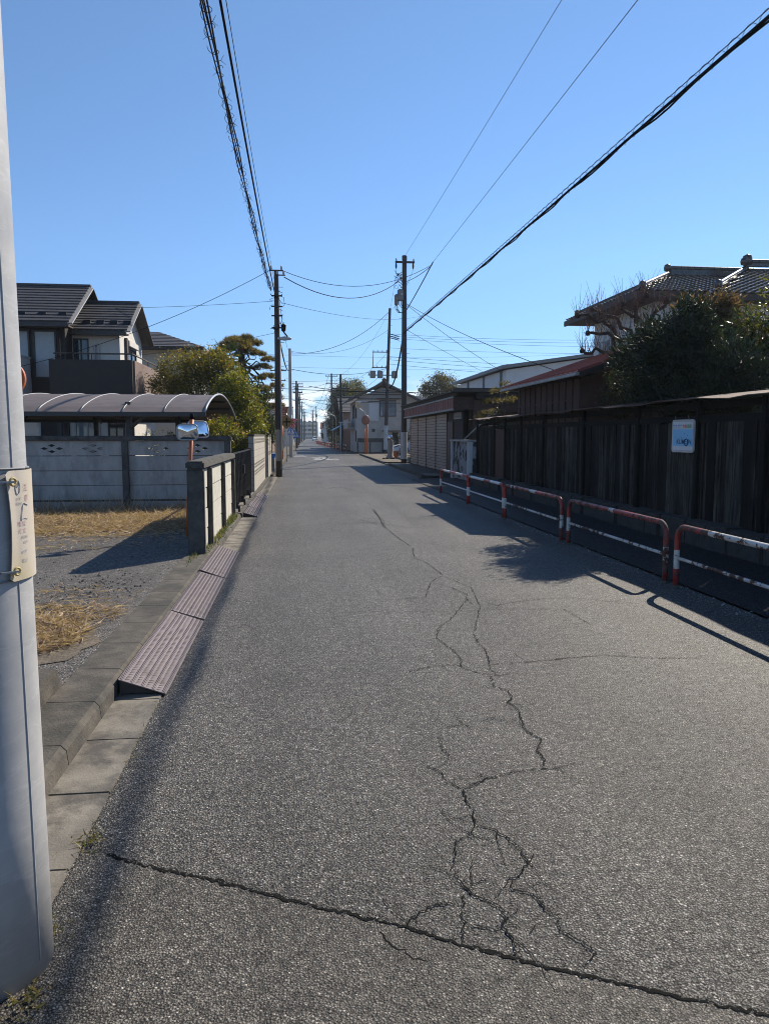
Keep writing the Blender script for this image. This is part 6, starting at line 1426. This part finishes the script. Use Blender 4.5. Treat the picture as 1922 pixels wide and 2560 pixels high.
# stone pillar with a silver ball, plant pot, stakes
MB().lathe([(.30, 0), (.28, .12), (.185, .2), (.175, .7), (.165, 1.1), (.175, 1.22), (.16, 1.25)], 10, (6.0, 49, .09)).single('stone_pillar', M['stonepost'], 'rough stone pillar at the gravel corner under a silver ball', 'pillar', smooth=50)
MB().lathe([(.02, -.165), (.11, -.13), (.165, -.03), (.168, .03), (.13, .11), (.06, .155), (.005, .168)], 22, (6.0, 49, 1.50)).single('gazing_ball', M['silver'], 'mirror finished silver ball on top of the stone pillar', 'ball', smooth='all')
q = random.Random(6); mb = MB()
for _ in range(14): pebble(mb, 5.75 + q.uniform(-.25, .5), 48.8 + q.uniform(-.3, .3), .09, q.uniform(.05, .14))
mb.stuff('corner_stones', M['stone'], 'dark rocks heaped round the foot of the stone pillar', 'rocks')
t = thing('plant_pot', 'orange plant pot beside the stone pillar', 'plant pot', (6.63, 51, .09)); MB().lathe([(.001, 0), (.15, .0), (.21, .40), (.24, .41), (.24, .47), (.19, .47), (.18, .40), (.001, .38)], 18, (6.63, 51, .09)).build('pot', M['pot'], t, smooth=40)
for i, (x, y, h) in enumerate(((6.9, 50.5, 2.3), (7.0, 52, 1.2))): MB().tube([(x, y, .09), (x + .02, y, h)], .018, 6).single('garden_stake', M['trimgrey'], ('tall thin stake on the gravel corner', 'short thin stake behind the orange pot')[i], 'stake')

# ---- cars
def car(label, paint, L_=3.9, Wd=1.68, Hh=1.5):
    # front towards -x, centred on the origin
    t = thing('parked_car', label, 'car', (0, 0, 0)); h = L_ / 2
    prof = [(-h, .32), (-h - .02, .55), (-h + .08, .74), (-h + .55, .86), (-h + 1.05, .94), (-h + 1.75, Hh - .06), (-h + 2.4, Hh), (h - .7, Hh - .06), (h - .12, .98), (h, .72), (h, .34), (h - .1, .24), (-h + .1, .22)]
    wheels = (-h + .78, h - .72); mb = MB(); W2 = Wd / 2
    sec = [(1.0, .0), (.97, .0)]
    n = len(prof)
    def wy(z): return W2 * (1 - .16 * max(0, (z - .85) / (Hh - .85)) - .03 * max(0, (.5 - z) / .3))
    for s_ in (-1, -.93, .93, 1):
        for x, z in prof: mb.v.append((x * (1 if abs(s_) < .95 else .985), s_ * wy(z) * (1 if abs(s_) > .95 else 1.0), z if abs(s_) < .95 else z * .985 + .008))
    for k in range(3):
        for i in range(n): j = (i + 1) % n; mb.f.append((k * n + i, k * n + j, (k + 1) * n + j, (k + 1) * n + i)); mb.m.append(0)
    mb.f += [tuple(range(n)), tuple(3 * n + i for i in range(n - 1, -1, -1))]; mb.m += [0, 0]
    mb.build('body', M[paint], t, smooth=35)
    mb = MB()
    for s_ in (-1, 1):
        o = lambda x, z: (x, s_ * (wy(z) + .004), z)
        for p in ([(-h + 1.2, .98), (-h + 1.78, Hh - .12), (-h + 2.25, Hh - .08), (-h + 2.25, .98)], [(-h + 2.32, .98), (-h + 2.32, Hh - .08), (h - .85, Hh - .13), (h - .4, 1.02)]): mb.add([o(*v) for v in p], [(0, 1, 2, 3)])
    mb.build('side_window', M['glass'], t)
    mb = MB(); a, b = (-h + 1.08, .985), (-h + 1.70, Hh - .10)
    mb.add([(a[0], -wy(a[1]) * .9, a[1]), (a[0], wy(a[1]) * .9, a[1]), (b[0], wy(b[1]) * .9, b[1]), (b[0], -wy(b[1]) * .9, b[1])], [(0, 1, 2, 3)]); mb.v = [(x - .012, y, z + .012) for x, y, z in mb.v]; mb.build('windscreen', M['glass'], t)
    for x in wheels:
        for s_ in (-1, 1):
            w = MB().lathe([(.20, -.11), (.30, -.10), (.315, 0), (.30, .10), (.20, .11)], 24, (x, s_ * (W2 - .085), .315), axis='y').build('wheel', M['tyre'], t, smooth=40)
            MB().lathe([(.001, -.115), (.19, -.115), (.20, -.09), (.20, .09), (.19, .115), (.001, .115)], 20, (x, s_ * (W2 - .082), .315), axis='y').build('rim', M['steel'], w, smooth=40)
            MB().tube([(x + .38 * math.cos(a), s_ * (W2 + .002), .315 + .38 * math.sin(a)) for a in np.linspace(-.1, math.pi + .1, 16)], .03, 6).build('wheel_arch', M['tyre'], t, smooth='all')
    for s_ in (-1, 1): 
        MB().prism([(-h - .01, .62), (-h + .03, .74), (-h + .42, .84), (-h + .34, .72)], 'y', s_ * (W2 - .02), s_ * (W2 + .012)).build('headlight', M['glassblue'], t); MB().box(h - .2, h + .012, s_ * (W2 - .2), s_ * (W2 - .04), .72, .98).build('tail_light', M['red'], t, bevel=.02)
        MB().box(-h + 1.25, -h + 1.42, s_ * (W2 - .02), s_ * (W2 + .16), .98, 1.12).build('wing_mirror', M[paint], t, bevel=.03)
    return t
c1 = car('white hatchback parked behind the tall right pole', 'carwhite'); c1.location = (9.1, 57, .09)
c2 = copy_tree(c1); c2['label'] = 'small white car far down the street on the right'; c2.location = (5.35, 250, 0); c2.rotation_euler.z = R(90)

# ---- gabled house at the crossing
t = thing('house', 'two storey pink beige house with a tiled gable facing the crossing', 'house', (8.5, 78, 0))
hx0, hx1, hy0 = 5.6, 9.65, 72.0
MB().prism([(hx0, 0), (12.6, 0), (12.6, 5.2), (8.0, 6.35), (hx0, 5.1)], 'y', hy0 + .3, 82).build('wall', M['stuccob'], t)
MB().box(hx0 - .02, hx1, hy0, hy0 + .31, 1.35, 5.12).box(hx0, hx1, hy0 + .06, hy0 + .31, 0, 1.35).build('front_wall', M['stuccob'], t)
mb = MB()
for a, b in (((4.7, 5.0), (8.15, 6.72)), ((11.9, 4.9), (8.15, 6.72))):
    mb2 = [(a[0], 71.4, a[1]), (b[0], 71.4, b[1]), (b[0], 82.5, b[1]), (a[0], 82.5, a[1])]
    n_ = 14
    for i in range(n_):
        u0, u1 = i / n_, (i + 1) / n_; p0 = (a[0] + (b[0] - a[0]) * u0, a[1] + (b[1] - a[1]) * u0); p1 = (a[0] + (b[0] - a[0]) * u1, a[1] + (b[1] - a[1]) * u1)
        mb.hexa([(p0[0], 71.4, p0[1]), (p1[0], 71.4, p1[1]), (p1[0], 82.5, p1[1]), (p0[0], 82.5, p0[1]), (p0[0], 71.4, p0[1] + .13), (p1[0], 71.4, p1[1] + .09), (p1[0], 82.5, p1[1] + .09), (p0[0], 82.5, p0[1] + .13)])
mb.build('roof', M['slate'], t); MB().tube([(8.15, 71.3, 6.86), (8.15, 82.6, 6.86)], .13, 8).build('ridge', M['tile'], t); MB().lathe([(.001, -.2), (.2, -.15), (.24, .05), (.001, .25)], 12, (8.15, 71.3, 6.95)).build('ridge_end', M['tile'], t)
for a, b in (((4.75, 4.93), (8.15, 6.62)), ((11.85, 4.83), (8.15, 6.62))): MB().bar((a[0], 71.42, a[1]), (b[0], 71.42, b[1]), .06, .14).build('verge_board', M['soffit'], t)
MB().box(hx0, hx1, 71.93, 72.0, 5.12, 5.2).box(6.4, 9.9, 71.93, 72.3, 5.55, 5.62).build('gable_trim', M['soffit'], t)
MB().prism([(hx0, 5.2), (10.6, 5.2), (8.1, 6.3)], 'y', 72.15, 72.3).build('gable_board', M['verge'], t)
window(t, 'y', 7.85, 9.3, 3.55, 5.0, 72.0, -1, .07, 'glassblue', 'soffit'); MB().box(6.72, 7.70, 71.88, 71.999, 3.05, 4.85).build('shutter_box', plain('pale storm shutter', (.55, .55, .55), .5, var=.04), t, bevel=.02)
MB().box(6.64, 7.78, 71.93, 71.999, 4.86, 4.95).build('shutter_trim', M['soffit'], t)
MB().box(7.5, 10.2, 71.5, 71.999, 5.16, 5.24).build('window_canopy', M['soffit'], t); MB().box(8.0, 10.4, 71.6, 71.999, 2.05, 2.13).build('door_canopy', M['soffit'], t)
MB().box(7.02, 7.3, 71.96, 71.999, 2.0, 2.3).build('vent', M['soffit'], t)
MB().box(9.0, 9.6, 71.97, 71.999, .1, 1.95).build('door', M['browndark'], t)
for (a, b, z0, z1) in ((72.6, 74.2, 3.4, 4.7), (75.5, 77.5, 3.4, 4.7), (73, 74, 1.1, 2.1)): window(t, 'x', a, b, z0, z1, hx0, -1, .06, 'glass', 'soffit')
MB().box(4.85, 5.58, 75, 81.5, 2.35, 2.5).box(4.85, 4.92, 75, 81.5, 2.5, 3.3).build('balcony', M['verge'], t)
mb = MB()
for i in range(3):
    a = hx0 + .05 + i * 1.22; mb.box(a, a + 1.18, 71.7, 71.76, .05, .33); mb.box(a, a + 1.18, 71.7, 71.76, .35, .66); mb.box(a, a + 1.18, 71.7, 71.76, .68, 1.0)
w = thing('panel_wall', 'dark stained concrete panel wall below the gabled house', 'wall', (7.4, 71.7, 0)); mb.build('panels', M['wallconc'], w, bevel=.01)
MB().box(hx0, 9.3, 71.66, 71.8, 1.0, 1.38).build('coping', M['wallpost'], w); 
for i in range(4): a = hx0 + i * 1.22; MB().box(a - .06, a + .05, 71.64, 71.82, 0, 1.0).build('post', M['wallpost'], w)
# ---- other houses of the town
def town_house(label, x, y, w, d, eave, ridge_, wall, roof, along='x', rot=0, group=None, awn=False):
    t = thing('house', label, 'house', (0, 0, 0), group)
    a, b = (w, d) if along == 'y' else (d, w)
    P = lambda u, v, z: (u, v, z) if along == 'y' else (v, u, z)
    def hx(mb, p): mb.hexa([P(*q_) for q_ in p])
    mb = MB(); mb.prism([(-a / 2, 0), (a / 2, 0), (a / 2, eave), (0, ridge_ - .15), (-a / 2, eave)], 'y' if along == 'y' else 'x', -b / 2, b / 2); mb.build('wall', M[wall], t)
    mb = MB()
    for s_ in (-1, 1):
        e0, e1, r1, r0 = P(s_ * (a / 2 + .55), -b / 2 - .5, eave - .15), P(s_ * (a / 2 + .55), b / 2 + .5, eave - .15), P(0, b / 2 + .5, ridge_), P(0, -b / 2 - .5, ridge_); shingles(mb, e0, e1, r1, r0, 10)
    rf = mb.build('roof', M[roof], t); MB().tube([P(0, -b / 2 - .55, ridge_ + .05), P(0, b / 2 + .55, ridge_ + .05)], .13, 8).build('ridge', M['tile'], rf)
    for z in (1.0, 3.5):
        if z + 1.3 > eave: continue
        for u in np.arange(-w / 2 + 1.2, w / 2 - 1, 2.6): window(t, 'y', u, u + 1.4, z, z + 1.2, -d / 2, -1, .06, 'glass', 'soffit')
        for u in np.arange(-d / 2 + 1.0, d / 2 - 1, 2.8):
            window(t, 'x', u, u + 1.4, z, z + 1.2, -w / 2, -1, .06, 'glassblue', 'soffit'); window(t, 'x', u, u + 1.4, z, z + 1.2, w / 2, 1, .06, 'glassblue', 'soffit')
    if awn: MB().hexa([(-w / 2 - 1.1, -d / 2, 2.25), (-w / 2, -d / 2, 2.85), (-w / 2, d / 2 - 1, 2.85), (-w / 2 - 1.1, d / 2 - 1, 2.25), (-w / 2 - 1.1, -d / 2, 2.33), (-w / 2, -d / 2, 2.93), (-w / 2, d / 2 - 1, 2.93), (-w / 2 - 1.1, d / 2 - 1, 2.33)]).build('awning', plain('pale blue awning', (.22, .42, .48), .5), t)
    t.location = (x, y, 0); t.rotation_euler.z = R(rot); return t
TH = [('dark two storey house with a pale blue awning beyond the gabled house', 7.6, 88.5, 5.2, 9, 4.4, 6.1, 'sidingmid', 'slate', 'x', 0, True),
      ('brown house hidden behind the awning house', 9.5, 101, 6.5, 9, 4.6, 6.6, 'stuccob', 'slate', 'y', 0, False),
      ('pale blue grey gabled house right of the far street', 8.6, 176, 6, 9, 4.8, 6.6, 'cream', 'slate', 'y', 0, False),
      ('low house with a brown wall left beyond the crossing', -6.2, 80, 7, 9, 3.2, 4.9, 'sidingmid', 'slate', 'x', 0, False),
      ('beige house left of the far street behind the first far pole', -5.8, 104, 7, 10, 4.8, 6.4, 'stuccob', 'slate', 'y', 0, False),
      ('white house left of the far street halfway down', -5.0, 128, 7, 9, 4.6, 6.4, 'cream', 'slate', 'x', 0, False),
      ('grey roofed house left farther down the street', -4.6, 150, 7, 9, 3.4, 5.2, 'stuccob', 'slate', 'y', 0, False),
      ('red roofed house left far down the street', -3.6, 215, 7, 9, 4.2, 5.8, 'cream', 'redroof', 'x', 0, False),
      ('house with a red roof right far down the street', 10.2, 235, 6, 9, 4.0, 5.6, 'stuccob', 'redroof', 'x', 0, False),
      ('cream house right far beyond the hedge', 11, 262, 6.5, 9, 4.8, 6.6, 'cream', 'slate', 'y', 0, False),
      ('beige house at the end of the left row', -2.4, 262, 7, 10, 4.8, 6.4, 'stuccob', 'slate', 'y', 0, False),
      ('brown walled house at the right of the crossing', 24, 84, 9, 9, 4.8, 6.6, 'sidingmid', 'slate', 'x', 0, False),
      ('cream house far right behind the warehouse', 34, 78, 9, 9, 5, 6.8, 'cream', 'slate', 'y', 0, False),
      ('beige house at the left of the crossing', -16, 82, 9, 9, 5, 6.8, 'stuccob', 'slate', 'x', 0, False),
      ('white house far left behind the cream hipped house', -20, 58, 9, 9, 5, 6.8, 'cream', 'slate', 'y', 0, False)]
for lab, x, y, w, d, e_, r_, wl, rf, al, rt, aw in TH: town_house(lab, x, y, w, d, e_, r_, wl, rf, al, rt, 'houses along the far street', aw)
t = thing('apartment_block', 'grey apartment block with banded balconies closing the far end of the street', 'building', (6, 420, 0))
MB().box(-7, 10.5, 420, 432, 0, 9.6).build('wall', plain('hazy apartment wall', (.36, .38, .42), .8), t); MB().box(-4, 2, 424, 430, 9.6, 11.2).build('stair_tower', plain('apartment tower', (.34, .36, .40), .8), t)
for k in range(4): 
    MB().box(-7, 10.5, 418.8, 420, .9 + k * 2.35, 1.9 + k * 2.35).build('balcony', M['cream'], t)
    for i in range(6): MB().box(-6.5 + i * 2.9, -4.8 + i * 2.9, 419.9, 419.999, 2.0 + k * 2.35, 3.1 + k * 2.35).build('window', M['glass'], t)
# ---- far trees and hedge
def grove(lv):
    for (x, y, z, r, h) in ((6.9, 122, 6.5, 2.0, 3.2), (8.6, 124, 7.4, 2.2, 3.0), (10.2, 126, 6.6, 2.0, 3), (6.0, 121, 4.3, 1.5, 2.6), (7.8, 122, 4, 2.2, 3), (11.6, 127, 5.4, 1.8, 3), (7.5, 122, 9.0, 1.0, 1.6), (9.5, 125, 9.4, 1.1, 1.6), (6.4, 121.5, 7.9, .7, 1.4)): crown(lv, [((x, y, z), (r, r, h))], 55, 26, .42, .34, .28, -.1, .4)
t = thing('bamboo_grove', 'tall feathery bamboo grove right of the far street', 'bamboo', (8, 123, 0)); mb = MB()
for i in range(26): x, y = RNG.uniform(5.8, 11.5), RNG.uniform(121, 127); mb.tube([(x, y, 0), (x + RNG.normal(0, .2), y, 4.5), (x + RNG.normal(0, .7), y, 8.6)], [.05, .045, .02], 6)
mb.build('stems', M['bark'], t); lv = Leaves(); grove(lv); lv.build('foliage', M['lf_bamboo'], t)
B = [((14.2, 75, 6.3), (1.7, 1.6, 1.5)), ((13.2, 75, 5.6), (1.1, 1.2, 1.2)), ((15.3, 75, 5.5), (1.2, 1.2, 1.2)), ((14.2, 75, 4.6), (1.9, 1.6, 1.0)), ((14.6, 75, 7.0), (1.1, 1.0, .8))]
tree('round_tree', 'tall rounded tree with thin dull foliage behind the shop roof', 'tree', (14.2, 75, 0), ((14.2, 75, 4.2), .22, .16), [((14.2, 75, 3.6 + .04 * i), (14.2 + 2.0 * math.cos(i * .9) * .8, 75 + RNG.normal(0, .5), 4.6 + 2.6 * abs(math.sin(i * .71))), .09, .015) for i in range(22)], lambda lv: crown(lv, B, 85, 26, .26, .15, .5, .3, .6), 'lf_winter')
hedge = [(5.4, y, .6) for y in range(86, 150, 4)]
for i, y in enumerate((86, 100, 114, 132)):
    bl = [((5.6 + bend(y) + RNG.uniform(-.2, .3), y + dy, .75 + RNG.uniform(-.1, .35)), (.7, 1.6, .6)) for dy in (0, 2.6, 5.2, 7.8, 10.4)]
    tree('hedge', ('dark hedge behind the nearest far guard rails', 'dark hedge below the dark pole by the bamboo', 'dark hedge in front of the bamboo grove', 'dark hedge beyond the bamboo grove')[i], 'hedge', (5.6 + bend(y), y + 5, 0), ((5.6 + bend(y), y + 5, .7), .05, .03), [], lambda lv, bl=bl: crown(lv, bl, 40, 24, .2, .13, .5, .2, .4), 'lf_dark')
for i, (x, y, lab) in enumerate(((-3.2, 62, 'dark garden tree left behind the thin sign post'), (-3.0, 92, 'bushy tree left of the far street'), (9.5, 63.8, 'green bush between the leaning pole and the tall right pole'), (-8, 48, 'dark evergreen in the gardens left of the road'), (7.4, 196, 'dark tree right of the lone grey pole'), (-2.3, 185, 'bushy tree far down the left side'), (7.2, 150, 'dark tree beside the pale gabled house'))):
    h = (4.0, 3.0, 2.3, 5.0, 4.0, 4.0, 3.6)[i]; bl = [((x + dx * h * .2, y + dy, h * z), (h * .26, h * .26, h * .24)) for dx, dy, z in ((0, 0, .75), (1, .3, .55), (-1, -.2, .55), (.3, .5, .4), (-.4, 0, .35))]
    tree('garden_tree', lab, 'tree', (x, y, 0), ((x, y, h * .6), .1, .05), [((x, y, h * .4), c, .04, .01) for c, r in bl], lambda lv, bl=bl, y=y: crown(lv, bl, 60, 24, .18, .11 if y < 100 else .22, .5, .2, .4), 'lf_dark')
# ---- far guard rails and posts
first = None
for i in range(17):
    y = 76 + i * 5.0; x = 4.62 - .013 * (y - 76)
    if first is None:
        first = thing('guard_rail', 'red and white guard rail in the row along the right of the far street', 'guard rail', (x, y, 0), 'far guard rails'); o = (x, y, 0)
        pts = [(x, y - 2, 0), (x, y - 2, .6), (x, y - 1.9, .7), (x, y, .7), (x, y + 1.9, .7), (x, y + 2, .6), (x, y + 2, 0)]
        MB().tube(pts, .045, 8, [0, 1, 1, 0, 1, 0]).build('frame', [M['red'], M['white']], first, smooth=True); MB().tube([(x, y - 2, .35), (x, y + 2, .35)], .03, 6).build('lower_bar', M['white'], first)
    else:
        c = copy_tree(first); c.location = (x, y, 0)
t = thing('sign_post', 'slim white post with a cross bar in front of the awning house', 'post', (3.95, 71.6, 0)); MB().tube([(3.95, 71.6, 0), (3.97, 71.6, 2.95)], .06, 10).build('post', M['insul'], t, smooth='all'); MB().box(3.75, 4.9, 71.57, 71.63, 2.85, 2.95).build('bar', M['steel'], t)
t = thing('street_lamp', 'thin lamp post with a curved arm and pale lamp before the bamboo', 'street lamp', (4.75, 96, 0)); MB().tube([(4.75, 96, 0), (4.75, 96, 3.6), (4.6, 96, 4.1), (4.2, 96, 4.3)], .05, 8).build('post', M['steel'], t, smooth=True); MB().lathe([(.001, -.25), (.1, -.2), (.12, 0), (.08, .25), (.001, .3)], 12, (4.0, 96, 4.33), axis='x').build('lamp_head', plain('lamp lens', (.75, .72, .55), .3), t, smooth='all')
MB().tube([(4.3, 92, 0), (4.3, 92, 1.6)], .07, 8).single('reflector_post', M['red'], 'short red post among the far guard rails', 'post')
t = thing('pinwheel', 'silver star shaped reflector on a pole by the far hedge', 'reflector', (4.4, 90, 0)); MB().tube([(4.4, 90, 0), (4.4, 90, 2.0)], .035, 8).build('post', M['white'], t)
MB().prism([(4.4 + (.32 if i % 2 == 0 else .13) * math.cos(i * math.pi / 5 + 1.57), 2.2 + (.32 if i % 2 == 0 else .13) * math.sin(i * math.pi / 5 + 1.57)) for i in range(10)], 'y', 89.95, 89.98).build('star', M['steel'], t)

# ---- light winter haze along the street
hz = MB().box(-2500, 2500, -90, 3100, -1.2, 18).build('haze', None, fix=True)
hz.data.materials.clear(); hm_ = bpy.data.materials.new('haze air'); hm_.use_nodes = True; hm_.node_tree.nodes.clear()
ho = hm_.node_tree.nodes.new('ShaderNodeOutputMaterial'); hv = hm_.node_tree.nodes.new('ShaderNodeVolumePrincipled')
hv.inputs['Color'].default_value = (0.80, 0.90, 1.0, 1); hv.inputs['Density'].default_value = 0.0003; hv.inputs['Anisotropy'].default_value = 0.3
hm_.node_tree.links.new(hv.outputs[0], ho.inputs['Volume']); hz.data.materials.append(hm_); tag(hz, 'thin pale blue winter haze over the street', 'haze', kind='stuff')
